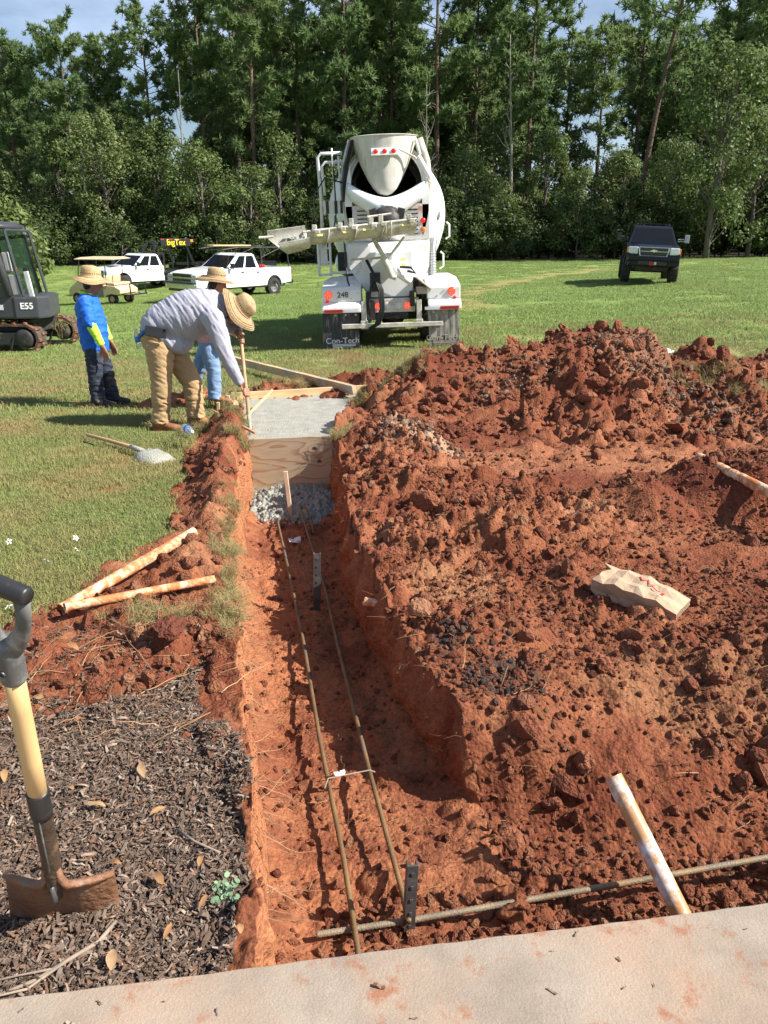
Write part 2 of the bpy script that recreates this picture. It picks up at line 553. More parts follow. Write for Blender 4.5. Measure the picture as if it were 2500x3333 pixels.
def top_z(x, y, detail=True):
    """surface height outside the trench walls"""
    z = gz(x, y)
    mul, soil, tren = covers(x, y)
    xr = XR(y)
    right = ss(-0.03, 0.05, x - xr) * (y < 11.2)
    m = mounds(x, y) * right
    z = z + m + left_berm(x, y)
    # dig-out along the slab on the right
    yt = np.interp(x, [0.3, 0.55, 0.8, 1.3, 2.5], [2.27, 2.24, 2.13, 2.10, 2.2]) + 0.12 * fbm(x, y, 0.35, 3, 15)
    wd = np.interp(x, [0.3, 0.55, 0.8, 1.3, 2.5], [0.20, 0.34, 0.75, 1.0, 1.0])
    cut = 1 - ss(0, 1, (y - yt) / wd) ** 0.8
    z = np.where((x > 0.05) & (y < 4), z - cut * 0.335 * ss(-0.35, -0.25, x - xr), z)
    # soil thrown up behind the back form, and heaps by the boots
    def hump(x0, y0, h, rx, ry, sd):
        d = np.sqrt(((x - x0) / rx) ** 2 + ((y - y0) / ry) ** 2) + 0.25 * fbm(x, y, 0.25, 3, sd)
        return h * ss(1.0, 0.1, d)
    for a in ((-1.3, 10.3, 0.12, 0.9, 0.35, 1), (-0.35, 10.5, 0.22, 0.7, 0.45, 2), (-2.55, 9.1, 0.14, 0.45, 0.25, 3), (-1.9, 9.0, 0.12, 0.4, 0.3, 4),
              (-1.05, 3.95, 0.10, 0.3, 0.3, 5), (-0.95, 3.02, 0.07, 0.16, 0.11, 6), (-1.85, 6.95, 0.07, 0.25, 0.25, 8), (-1.6, 8.1, 0.05, 0.3, 0.25, 9), (0.25, 11.0, 0.14, 0.5, 0.35, 10)):
        z = z + hump(*a)
    if detail:
        sm = (soil & ~tren).astype(float)
        rs = sm * np.where(x > xr, 1.0, 0.55)
        smooth = np.clip(ss(0.30, 0.6, fbm(x, y, 0.9, 2, 91) * 0.5 + 0.5) + 0.25, 0, 1)
        # trampled flat strip in front of the big heap
        flat = ss(5.5, 5.9, y) * (1 - ss(6.6, 7.1, y)) * ss(0.2, 0.7, x) * 0.7
        rs = rs * smooth * (1 - flat)
        far = ss(2, 8, y)
        z = z + rs * (lumps(x, y, 0.42, 11, 0.5) * (0.45 + 0.55 * far) + lumps(x + 3, y, 0.19, 22, 0.65) * 0.95 + lumps(x, y + 5, 0.085, 33, 0.75) * 1.1
                      + lumps(x + 9, y + 2, 0.036, 44, 0.8) * 1.2 + 0.05 * np.abs(fbm(x, y, 0.22, 3, 48)) + 0.03 * np.abs(fbm(x, y, 0.07, 2, 49)))
        z = z + sm * (0.035 * fbm(x, y, 0.35, 4, 66) + 0.008 * fbm(x, y, 0.04, 2, 67))
        z = z + mul * (0.02 * fbm(x, y, 0.25, 4, 70)) + (~mul & ~soil) * 0.012 * fbm(x, y, 0.3, 3, 71)
    return z

def floor_surface(x, y):
    z = floorz(x, y)
    z = z + 0.03 * fbm(x, y, 0.5, 3, 201) + 0.012 * fbm(x, y, 0.09, 3, 202)
    z = z + lumps(x, y, 0.16, 205, 0.28) * 0.55 + lumps(x, y, 0.06, 206, 0.4) * 0.6 + lumps(x, y, 0.03, 207, 0.5) * 0.6
    # crumbs fallen at the foot of both walls and before the pour
    z = z + 0.07 * ss(0.16, 0.0, x - XL(y)) + 0.05 * ss(0.16, 0.0, XR(y) - x)
    # low soil bank lying along the slab edge
    z = z + 0.02 * ss(1.95, 1.6, y)
    return z

def make_ground():
    ys = [1.0]
    while ys[-1] < 13.0:
        ys.append(ys[-1] + 0.0042 * ys[-1])
    ys = np.array(ys)
    nL, nW, nF, nR = 150, 22, 84, 330
    rows_x, rows_z, kind = [], [], []
    Y = []
    P = np.zeros((len(ys), nL + nW + nF + nW + nR, 3))
    tt = np.linspace(0, 1, nL)[::-1] ** 1.15
    tr = np.linspace(0, 1, nR) ** 1.1
    for j, y in enumerate(ys):
        xl, xr = float(XL(y)), float(XR(y))
        xl += 0.03 * float(fbm(np.array([0.0]), np.array([y]), 0.22, 3, 301)[0]) + 0.012 * float(fbm(np.array([4.0]), np.array([y]), 0.05, 2, 302)[0])
        xr += 0.05 * float(fbm(np.array([9.0]), np.array([y]), 0.30, 3, 303)[0]) + 0.015 * float(fbm(np.array([5.0]), np.array([y]), 0.05, 2, 304)[0])
        x0, x1 = -(0.62 * y + 0.9), 0.64 * y + 0.9
        x0 = min(x0, xl - 0.4)
        X = np.concatenate([xl - 0.005 - tt * (xl - x0), np.full(nW, xl), np.linspace(xl + 0.03, xr - 0.035, nF), np.full(nW, xr), xr + 0.005 + tr * (x1 - xr)])
        P[j, :, 0] = X
        P[j, :, 1] = y
    Xg, Yg = P[..., 0], P[..., 1]
    a, b, c, d = nL, nL + nW, nL + nW + nF, nL + nW + nF + nW
    Z = np.zeros_like(Xg)
    Z[:, :a] = top_z(Xg[:, :a], Yg[:, :a])
    Z[:, d:] = top_z(Xg[:, d:], Yg[:, d:])
    Z[:, b:c] = floor_surface(Xg[:, b:c], Yg[:, b:c])
    # beyond the end of the trench the floor is natural ground
    e = ss(TEND - 0.02, TEND + 0.02, ys)[:, None]
    Z[:, b:c] = Z[:, b:c] * (1 - e) + top_z(Xg[:, b:c], Yg[:, b:c]) * e
    zl, zf, zr, zg = Z[:, a - 1], Z[:, b], Z[:, d], Z[:, c - 1]
    u = np.linspace(0, 1, nW)[None, :]
    Z[:, a:b] = zl[:, None] * (1 - u) + zf[:, None] * u
    Z[:, c:d] = zg[:, None] * (1 - u) + zr[:, None] * u
    # wall relief: bucket-tooth streaks, lumps and a slight batter
    yl = Yg[:, a:b]; env = np.sin(np.pi * np.clip(u * 0.9 + 0.1, 0, 1)) * (1 - e)
    P[:, a:b, 0] += (0.045 * fbm(yl, Z[:, a:b], 0.16, 4, 401) + 0.02 * fbm(yl * 4, Z[:, a:b], 0.12, 3, 402)) * env + 0.035 * u * (1 - e)
    yr = Yg[:, c:d]
    P[:, c:d, 0] += (-0.075 * fbm(yr, Z[:, c:d], 0.18, 4, 411) - 0.055 * fbm(yr * 3.5, Z[:, c:d] * 0.6, 0.12, 4, 412) - 0.8 * lumps(yr, Z[:, c:d], 0.07, 413, 0.5)) * env - 0.03 * (1 - u) * (1 - e)
    P[..., 2] = Z
    # lateral jitter so clods are not pure heightfield
    fr = P[:, d + 1:, :]
    fr[..., 0] += 0.010 * fbm(fr[..., 0], fr[..., 1], 0.05, 2, 501); fr[..., 1] += 0.010 * fbm(fr[..., 0], fr[..., 1], 0.05, 2, 502)
    # ---- colours of the ground covers
    X_, Y_, Z_ = P[..., 0], P[..., 1], P[..., 2]
    mul, soil, tren = covers(X_, Y_)
    soil[:, a:d] |= (ys < TEND)[:, None]; mul[:, a:d] &= ~(ys < TEND)[:, None]
    def C(*c): return np.array(c)[None, None, :]
    n1 = (fbm(X_, Y_, 0.7, 4, 601) * 0.5 + 0.5)[..., None]; n2 = (fbm(X_, Y_, 0.18, 4, 602) * 0.5 + 0.5)[..., None]
    n3 = (fbm(X_, Y_, 0.05, 3, 603) * 0.5 + 0.5)[..., None]
    red, org, tan, drk = C(0.165, 0.047, 0.024), C(0.26, 0.097, 0.048), C(0.36, 0.185, 0.10), C(0.068, 0.028, 0.018)
    col = red + (org - red) * ss(0.3, 0.65, n1 * 0.6 + n2 * 0.4)
    col = col + (tan - col) * ss(0.58, 0.80, n2 * 0.55 + n1 * 0.45) * 0.7
    col = col + (drk - col) * ss(0.60, 0.85, n3 * 0.6 + (1 - n1) * 0.4) * 0.5
    # lighter scoured strip, a pale gravelly patch, black topsoil chunk near the corner, dark heap on the right
    def spot(x0, y0, rx, ry, sd):
        dd = np.sqrt(((X_ - x0) / rx) ** 2 + ((Y_ - y0) / ry) ** 2) + 0.5 * fbm(X_, Y_, 0.2, 4, sd)
        return ss(1.0, 0.5, dd)[..., None]
    col = col + (C(0.36, 0.155, 0.080) - col) * 0.6 * spot(1.9, 6.3, 2.6, 0.6, 701)
    col = col + (C(0.40, 0.28, 0.19) - col) * 0.7 * spot(0.35, 6.55, 0.42, 0.3, 702)
    col = col + (C(0.32, 0.165, 0.085) - col) * 0.7 * spot(0.35, 3.55, 0.3, 0.35, 703)
    col = col + (C(0.105, 0.028, 0.016) - col) * 0.8 * spot(2.7, 5.1, 1.1, 0.55, 704)
    col = col + (C(0.050, 0.040, 0.036) - col) * 0.8 * spot(0.48, 2.72, 0.17, 0.13, 705)
    col = col + (C(0.06, 0.05, 0.045) - col) * 0.8 * spot(0.27, 3.0, 0.1, 0.15, 706)
    col = col + (C(0.29, 0.15, 0.075) - col) * 0.5 * spot(1.3, 2.75, 0.5, 0.25, 707)
    col = col + (C(0.28, 0.16, 0.10) - col) * 0.5 * spot(3.0, 9.0, 0.5, 0.9, 708)
    # clay of the trench floor and walls
    fl = C(0.33, 0.128, 0.062) + (C(0.21, 0.070, 0.036) - C(0.33, 0.128, 0.062)) * ss(0.4, 0.75, n2)
    fl = fl + (C(0.40, 0.155, 0.072) - fl) * ss(0.55, 0.75, n1) * 0.6
    tm = np.zeros(X_.shape); tm[:, a:d] = 1; tm *= (ys < TEND)[:, None]
    col = col + (fl - col) * tm[..., None] * 0.85
    wl_ = np.zeros(X_.shape); wl_[:, a:b] = 1; wl_ *= (ys < TEND)[:, None]
    col = col + (C(0.52, 0.22, 0.105) - col) * wl_[..., None] * 0.5
    # near mulch, topsoil under it; lawn earth with thatch
    mc = C(0.095, 0.066, 0.046) * (0.7 + 0.6 * n3)
    lawn = C(0.15, 0.175, 0.050) + (C(0.28, 0.205, 0.09) - C(0.15, 0.175, 0.050)) * ss(0.5, 0.75, n2 * 0.5 + n1 * 0.5)
    lawn = lawn + (C(0.30, 0.13, 0.06) - lawn) * ss(0.62, 0.8, n1) * 0.5
    # red soil wash spread thinly over the lawn near the works
    wash = ss(2.2, 0.2, np.minimum(pdist(X_, Y_, [(-1.6, 4.5), (-2.0, 7.0), (-2.6, 9.0), (-1.0, 10.6), (0.3, 11.3)]), 3)) * ss(0.45, 0.65, fbm(X_, Y_, 0.5, 4, 720) * 0.5 + 0.5)
    lawn = lawn + (C(0.28, 0.12, 0.055) - lawn) * wash[..., None] * 0.6
    sm, mm = soil[..., None].astype(float), mul[..., None].astype(float)
    col = lawn * (1 - sm) + col * sm
    col = col * (1 - mm) + mc * mm
    # brown band between mulch and lawn on the left, soil mixed with bark
    band = (ss(2.2, 2.6, Y_) * (1 - ss(2.9, 3.2, Y_)) * (X_ < XL(Y_) - 0.1))[..., None]
    col = col + (C(0.22, 0.072, 0.036) - col) * band * 0.6 * (1 - mm)
    col = np.clip(col * (0.8 + 0.4 * n3), 0.003, 1)
    nr, nc = X_.shape
    idx = np.arange(nr * nc).reshape(nr, nc)
    q = np.stack([idx[:-1, :-1], idx[:-1, 1:], idx[1:, 1:], idx[1:, :-1]], -1).reshape(-1, 4)
    me = bpy.data.meshes.new('ground')
    me.vertices.add(nr * nc); me.vertices.foreach_set('co', P.ravel())
    me.loops.add(q.size); me.loops.foreach_set('vertex_index', q.ravel())
    me.polygons.add(len(q)); me.polygons.foreach_set('loop_start', np.arange(0, q.size, 4)); me.polygons.foreach_set('loop_total', np.full(len(q), 4))
    me.update(calc_edges=True)
    at = me.attributes.new('Col', 'FLOAT_COLOR', 'POINT')
    at.data.foreach_set('color', np.concatenate([col, np.ones(col.shape[:2] + (1,))], -1).ravel())
    me.shade_smooth()
    return me, P, soil, mul, (a, b, c, d)

def ground_material():
    m, n, l, p = NT('bare_earth')
    at = n.new('ShaderNodeAttribute'); at.attribute_name = 'Col'
    g = n.new('ShaderNodeNewGeometry')
    z = n.new('ShaderNodeTexNoise'); z.inputs['Scale'].default_value = 45; z.inputs['Detail'].default_value = 8; z.inputs['Roughness'].default_value = 0.7
    l.new(g.outputs['Position'], z.inputs['Vector'])
    v = n.new('ShaderNodeTexVoronoi'); v.inputs['Scale'].default_value = 70
    l.new(g.outputs['Position'], v.inputs['Vector'])
    r = n.new('ShaderNodeMapRange'); r.inputs[1].default_value = 0.3; r.inputs[2].default_value = 0.72; r.inputs[3].default_value = 0.62; r.inputs[4].default_value = 1.35
    l.new(z.outputs['Fac'], r.inputs[0])
    mu = n.new('ShaderNodeMix'); mu.data_type = 'RGBA'; mu.blend_type = 'MULTIPLY'; mu.inputs[0].default_value = 1
    l.new(at.outputs['Color'], mu.inputs[6]); l.new(r.outputs[0], mu.inputs[7])
    l.new(mu.outputs[2], p.inputs['Base Color'])
    p.inputs['Roughness'].default_value = 0.95; p.inputs['Specular IOR Level'].default_value = 0.15
    ad = n.new('ShaderNodeMath'); ad.operation = 'MULTIPLY_ADD'; ad.inputs[1].default_value = -0.5
    l.new(v.outputs['Distance'], ad.inputs[0]); l.new(z.outputs['Fac'], ad.inputs[2])
    b = n.new('ShaderNodeBump'); b.inputs['Strength'].default_value = 0.9; b.inputs['Distance'].default_value = 0.018
    l.new(ad.outputs[0], b.inputs['Height']); l.new(b.outputs[0], p.inputs['Normal'])
    return m

GM, GP, GSOIL, GMUL, GIX = make_ground()
MAT_EARTH = ground_material()
gro = mesh_ob('ground', GM, MAT_EARTH)
tag(gro, kind='structure')

# ---- the wide field beyond, out to the horizon
def make_field():
    def axis(lo, hi, a, b, fine, growth):
        v = list(np.arange(a, b + 1e-6, fine))
        s = fine; x = b
        while x < hi:
            s *= growth; x += s; v.append(x)
        s = fine; x = a
        while x > lo:
            s *= growth; x -= s; v.insert(0, x)
        return np.array(v)
    xs = axis(-600, 600, -16, 16, 0.25, 1.10); ys = axis(-400, 900, 0, 24, 0.25, 1.08)
    X, Y = np.meshgrid(xs, ys)
    Z = gz(np.clip(X, -80, 80), Y) - 0.02 + 0.03 * fbm(X, Y, 3.0, 3, 805) * ss(12, 16, Y)
    inside = (Y > 1.3) & (Y < 12.7) & (np.abs(X) < 0.62 * Y + 0.55)
    Z = np.where(inside, Z - 1.4, Z)
    # ruts pressed by the mixer's wheels
    rut = np.zeros_like(X)
    for x0 in (-0.72, -0.45, 0.75, 1.02):
        rut = np.maximum(rut, ss(0.22, 0.05, np.abs(X - x0 - 0.02 * (Y - 14))) * ss(11.6, 12.4, Y) * (1 - ss(17, 19, Y)))
    n1 = (fbm(X, Y, 9, 4, 811) * 0.5 + 0.5); n2 = (fbm(X, Y, 1.2, 4, 812) * 0.5 + 0.5)
    def C(*c): return np.array(c)[None, None, :]
    col = C(0.20, 0.28, 0.075) + (C(0.27, 0.26, 0.10) - C(0.20, 0.28, 0.075)) * (ss(0.45, 0.7, n2) * (1 - ss(14, 24, Y) * 0.8))[..., None]
    col = col + (C(0.22, 0.13, 0.06) - col) * (ss(0.6, 0.72, n2 * 0.7 + n1 * 0.3) * (1 - ss(16, 22, Y)))[..., None] * 0.6
    col = col + (C(0.17, 0.09, 0.04) - col) * rut[..., None] * 0.8
    for pl, wdt in TRK:
        k = ss(1.0, 0.45, pdist(X, Y, pl) / wdt + 0.3 * fbm(X, Y, 1.5, 3, 820))
        col = col + (C(0.32, 0.25, 0.10) - col) * k[..., None] * 0.75
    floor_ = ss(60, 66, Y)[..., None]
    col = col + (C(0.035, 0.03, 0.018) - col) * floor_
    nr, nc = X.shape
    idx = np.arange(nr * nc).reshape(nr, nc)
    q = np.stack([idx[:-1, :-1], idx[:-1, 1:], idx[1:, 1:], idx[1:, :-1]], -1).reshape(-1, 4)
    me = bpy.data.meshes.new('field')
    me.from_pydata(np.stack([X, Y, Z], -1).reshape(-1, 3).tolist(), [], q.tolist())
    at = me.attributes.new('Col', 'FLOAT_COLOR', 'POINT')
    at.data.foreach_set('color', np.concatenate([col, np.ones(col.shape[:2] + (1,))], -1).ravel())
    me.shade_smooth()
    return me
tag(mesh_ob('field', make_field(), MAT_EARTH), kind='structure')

# height of the finished near surface, for standing things on it
def surf(x, y):
    if XL(y) < x < XR(y) and y < TEND:
        return float(floor_surface(np.array([x]), np.array([y]))[0])
    if y > 12.9 or abs(x) > 0.62 * y + 0.8:
        return gzf(x, y) - 0.02
    return float(top_z(np.array([float(x)]), np.array([float(y)]))[0])

def surf_np(x, y):
    z = top_z(x, y)
    f = floor_surface(x, y)
    t = (x > XL(y) + 0.03) & (x < XR(y) - 0.03) & (y < TEND)
    z = np.where(t, f, z)
    return np.where(y > 12.9, gz(x, y) - 0.02, z)

# ---- concrete slab the photograph is taken from
def make_slab():
    bm = BM()
    d = Vector((1.88, 0.27, 0)).normalized(); nrm = Vector((d.y, -d.x, 0))
    p0 = Vector((-0.88, 1.29, 0))
    nseg = 240
    top, bot = [], []
    for i in range(nseg + 1):
        s = -4.0 + 9.0 * i / nseg
        p = p0 + d * s + nrm * (0.0015 * math.sin(s * 5) + 0.001 * math.sin(s * 41 + 1) + random.uniform(-.0008, .0008))
        top.append(p)
    A = [bm.verts.new(p + nrm * 4.5 + Vector((0, 0, 0.06))) for p in top]
    B = [bm.verts.new(p + nrm * 0.012 + Vector((0, 0, 0.06))) for p in top]
    C = [bm.verts.new(p + nrm * 0.0 + Vector((0, 0, 0.047))) for p in top]
    D = [bm.verts.new(p + Vector((0, 0, -0.3))) for p in top]
    E = [bm.verts.new(p + nrm * 4.5 + Vector((0, 0, -0.3))) for p in top]
    for U, V in ((A, B), (B, C), (C, D), (E, A)):
        for i in range(nseg):
            bm.faces.new((U[i], U[i + 1], V[i + 1], V[i]))
    bm.faces.new((A[0], B[0], C[0], D[0], E[0])); bm.faces.new((E[-1], D[-1], C[-1], B[-1], A[-1]))
    m, n, l, p = NT('slab_concrete')
    t = n.new('ShaderNodeNewGeometry')
    def noise(sc, det, rg=0.6):
        z = n.new('ShaderNodeTexNoise'); z.inputs['Scale'].default_value = sc; z.inputs['Detail'].default_value = det; z.inputs['Roughness'].default_value = rg
        l.new(t.outputs['Position'], z.inputs['Vector']); return z
    def ramp(src, a, b, ca, cb):
        r = n.new('ShaderNodeValToRGB'); r.color_ramp.elements[0].position = a; r.color_ramp.elements[1].position = b
        r.color_ramp.elements[0].color = list(ca) + [1]; r.color_ramp.elements[1].color = list(cb) + [1]; l.new(src, r.inputs[0]); return r
    def mixc(f, a, b, ty='MIX'):
        q = n.new('ShaderNodeMix'); q.data_type = 'RGBA'; q.blend_type = ty
        for s_, v in ((0, f), (6, a), (7, b)):
            if hasattr(v, 'is_linked'): l.new(v, q.inputs[s_])
            else: q.inputs[s_].default_value = v if s_ == 0 else list(v) + [1]
        return q.outputs[2]
    base = ramp(noise(3.0, 7, .68).outputs[0], 0.34, 0.66, (0.225, 0.184, 0.146), (0.36, 0.30, 0.24)).outputs[0]
    wash = ramp(noise(2.3, 7, 0.65).outputs[0], 0.48, 0.72, (0, 0, 0), (1, 1, 1)).outputs[0]
    c1 = mixc(wash, base, (0.37, 0.255, 0.18))
    sp = ramp(noise(9.0, 6, 0.7).outputs[0], 0.57, 0.68, (0, 0, 0), (0.8, 0.8, 0.8)).outputs[0]
    c2 = mixc(sp, c1, (0.29, 0.115, 0.058))
    gr = ramp(noise(320, 3).outputs[0], 0.35, 0.65, (0.86, 0.86, 0.86), (1.1, 1.1, 1.1)).outputs[0]
    c3 = mixc(1.0, c2, gr, 'MULTIPLY')
    l.new(c3, p.inputs['Base Color'])
    p.inputs['Roughness'].default_value = 0.85; p.inputs['Specular IOR Level'].default_value = 0.25
    b = n.new('ShaderNodeBump'); b.inputs['Strength'].default_value = 0.35; b.inputs['Distance'].default_value = 0.006
    l.new(noise(130, 5).outputs[0], b.inputs['Height']); l.new(b.outputs[0], p.inputs['Normal'])
    o = build('pavement', bm, m)
    tag(o, kind='structure')
make_slab()
# ================================================================ GROUND COVER
rng = np.random.default_rng(11)

def clod_mesh(seed, sub=2, flat=0.75):
    bm = BM()
    bmesh.ops.create_icosphere(bm, subdivisions=sub, radius=1)
    r = np.random.default_rng(seed)
    ax = r.uniform(0.7, 1.25, 3); ax[2] *= flat
    co = np.array([v.co[:] for v in bm.verts])
    cen = r.normal(size=(7, 3)); cen /= np.linalg.norm(cen, axis=1)[:, None]
    amp = r.uniform(-0.28, 0.28, 7)
    d = 1 + (np.exp(-4 * (1 - co @ cen.T)) * amp).sum(1) + r.normal(size=len(co)) * (0.05 if sub < 2 else 0.085)
    pl = r.normal(size=(5, 3)); pl /= np.linalg.norm(pl, axis=1)[:, None]
    for p_ in pl:      # broken flat facets
        k_ = co @ p_; d = np.where(k_ * d > 0.72, 0.72 / np.maximum(k_, 1e-3), d)
    for v, k in zip(bm.verts, d):
        v.co = Vector((v.co.x * ax[0], v.co.y * ax[1], v.co.z * ax[2])) * float(k)
    return bm

MAT_CLOD = rand_mat('clay_clod', [(0.155, 0.046, 0.024), (0.25, 0.084, 0.042), (0.31, 0.118, 0.060), (0.20, 0.062, 0.032), (0.36, 0.175, 0.095)], rough=0.95, bump=3.0)
MAT_TAN = rand_mat('tan_clod', [(0.27, 0.17, 0.11), (0.34, 0.25, 0.18), (0.22, 0.10, 0.055), (0.18, 0.075, 0.04)], rough=0.95, bump=3.0)
MAT_BLACK = rand_mat('black_soil_clod', [(0.06, 0.048, 0.042), (0.11, 0.08, 0.066), (0.20, 0.08, 0.046), (0.085, 0.065, 0.055)], rough=0.95, bump=3.0)
clods = [loose(clod_mesh(i, 2), MAT_CLOD) for i in range(9)]
tans = [loose(clod_mesh(20 + i, 1), MAT_TAN) for i in range(4)]
blacks = [loose(clod_mesh(30 + i, 2), MAT_BLACK) for i in range(3)]

def put(n, xf, yf, keep, zf=surf_np):
    x, y = xf(n), yf(n)
    k = keep(x, y)
    x, y = x[k], y[k]
    return x, y, zf(x, y)

def clod_field():
    X, Y, S_ = [], [], []
    def add(n, x0, x1, y0, y1, smin, smax, pw, cond=None):
        y = y0 * (y1 / y0) ** rng.random(n); x = rng.uniform(x0, x1, n)
        mul, soil, tren = covers(x, y)
        k = (soil & ~tren) & (x < 0.62 * y + 0.6) & (x > -(0.62 * y + 0.5))
        cl = fbm(x, y, 0.5, 3, 900) * 0.5 + 0.5
        k &= rng.random(n) < ss(0.25, 0.65, cl) + 0.12
        k &= ~((y > 5.5) & (y < 6.9) & (x > 0.5) & (rng.random(n) < 0.75))
        if cond is not None: k &= cond(x, y)
        s = smin + (smax - smin) * rng.random(n) ** pw
        k &= ~((np.hypot(x - 1.24, y - 3.34) < .26) & (s > .012))
        X.append(x[k]); Y.append(y[k]); S_.append(s[k])
    add(40000, -0.2, 4.5, 1.75, 6.5, 0.0035, 0.019, 3.0)
    add(14000, -0.3, 6.5, 5.0, 11.0, 0.007, 0.038, 2.8)
    add(1500, -0.2, 6.5, 2.0, 10.5, 0.015, 0.065, 3.4)
    add(420, -0.3, 4.5, 7.0, 10.5, 0.03, 0.11, 2.6)
    add(5000, -3, -0.3, 2.6, 11.0, 0.006, 0.045, 3.2)
    # trench floor crumbs
    n = 1500
    y = 1.6 * (6.6 / 1.6) ** rng.random(n); x = XL(y) + (XR(y) - XL(y)) * rng.random(n)
    s = 0.003 + 0.018 * rng.random(n) ** 4
    X.append(x); Y.append(y); S_.append(s)
    n = 1500      # crumbs along the foot of the slab
    x = rng.uniform(-0.2, 1.6, n); y = 1.50 + 0.14 * x + rng.random(n) ** 1.5 * 0.45
    X.append(x); Y.append(y); S_.append(0.004 + 0.022 * rng.random(n) ** 3)
    X, Y, S_ = map(np.concatenate, (X, Y, S_))
    Z = surf_np(X, Y) + S_ * 0.25
    n = len(X)
    rot = rng.uniform(0, 6.28, (n, 3))
    sc = S_[:, None] * rng.uniform(0.8, 1.2, (n, 3))
    scatter('dirt_clods', np.stack([X, Y, Z], 1), rot, sc, rng.integers(0, len(clods), n), clods, 'loose red clay clods scattered over the excavated dirt')
    # grey-tan gravelly lumps spilling down the big heap
    n = 1500
    t = rng.random(n)
    x = 2.45 + 1.05 * t + rng.normal(0, 0.28, n); y = 9.2 - 1.7 * t + rng.normal(0, 0.25, n)
    x2 = 0.35 + rng.normal(0, 0.25, 260); y2 = 6.55 + rng.normal(0, 0.17, 260)
    x3 = 1.0 + rng.random(300) * 0.9; y3 = 9.0 - rng.random(300) * 0.8
    x, y = np.concatenate([x, x2, x3]), np.concatenate([y, y2, y3]); n = len(x)
    s = 0.008 + 0.035 * rng.random(n) ** 2.5
    scatter('gravel_lumps', np.stack([x, y, surf_np(x, y) + s * 0.3], 1), rng.uniform(0, 6.28, (n, 3)), s[:, None] * np.ones(3), rng.integers(0, 4, n), tans,
            'pale stony lumps spilling down the big spoil heap')
    n = 230
    x, y = rng.normal(0.48, .10, n), rng.normal(2.74, .085, n)
    x[:60] = rng.normal(.30, .05, 60); y[:60] = rng.normal(3.0, .06, 60)
    s = 0.004 + 0.018 * rng.random(n) ** 3
    scatter('black_soil', np.stack([x, y, surf_np(x, y) + s * 0.4], 1), rng.uniform(0, 6.28, (n, 3)), s[:, None] * np.ones(3), rng.integers(0, 3, n), blacks,
            'dark crumbly topsoil at the trench corner')
clod_field()

# ---------------- roots and fibres poking from the cut
def fibre(seed, L=1.0, r=0.012, bend=0.25):
    g = random.Random(seed); bm = BM()
    pts = [Vector((0, 0, 0))]; d = Vector((1, 0, 0.1))
    for i in range(7):
        d = (d + Vector((g.uniform(-bend, bend), g.uniform(-bend, bend), g.uniform(-bend, bend)))).normalized()
        pts.append(pts[-1] + d * L / 7)
    tube(bm, pts, [r * (1 - i / 9) for i in range(8)], 4)
    k = g.randint(2, 5)
    tube(bm, [pts[k], pts[k] + Vector((0.12, g.uniform(-.15, .15), g.uniform(-.1, .15))), pts[k] + Vector((0.26, g.uniform(-.3, .3), g.uniform(-.2, .2)))], [r * .6, r * .4, r * .2], 3)
    return bm
MAT_ROOT = rand_mat('root', [(0.24, 0.12, 0.06), (0.36, 0.22, 0.12), (0.15, 0.075, 0.04)], rough=0.9)
def roots():
    sh = [loose(fibre(i), MAT_ROOT) for i in range(6)]
    P_, Rr, Sc = [], [], []
    for i in range(150):                                    # right-hand wall
        y = random.uniform(2.4, 6.5); z = random.uniform(-0.32, 0.02)
        P_.append((float(XR(y)) - 0.03, y, z + gzf(0, y))); Rr.append((0, random.uniform(-.6, .6), math.pi + random.uniform(-.8, .8))); Sc.append(random.uniform(0.03, 0.10))
    for i in range(110):                                    # left-hand wall
        y = random.uniform(1.6, 4.5)
        P_.append((float(XL(y)) + 0.02, y, gzf(0, y) - random.uniform(0.01, 0.12))); Rr.append((0, random.uniform(-.1, .9), random.uniform(-.9, .9))); Sc.append(random.uniform(0.06, 0.2))
    for i in range(260):                                    # lying on the soil
        y = random.uniform(2.2, 6.5); x = random.uniform(float(XR(y)) + .05, 0.55 * y + .2)
        P_.append((x, y, surf(x, y) + 0.012)); Rr.append((random.uniform(-.3, .3), random.uniform(-.5, .3), random.uniform(0, 6.3))); Sc.append(random.uniform(0.05, 0.18))
    for i in range(120):
        y = random.uniform(2.3, 3.1); x = random.uniform(-1.7, float(XL(y)) - .05)
        P_.append((x, y, surf(x, y) + 0.008)); Rr.append((0, random.uniform(-.1, .1), random.uniform(0, 6.3))); Sc.append(random.uniform(0.08, 0.3))
    for i in range(60):
        y = random.uniform(1.7, 4.5); x = random.uniform(float(XL(y)) + .05, float(XR(y)) - .1)
        P_.append((x, y, surf(x, y) + 0.006)); Rr.append((0, random.uniform(-.2, .1), random.uniform(0, 6.3))); Sc.append(random.uniform(0.05, 0.16))
    n = len(P_)
    scatter('root_litter', P_, np.array(Rr), np.array(Sc)[:, None] * np.ones(3), rng.integers(0, 6, n), sh, 'thin brown roots and straws in the soil')
roots()

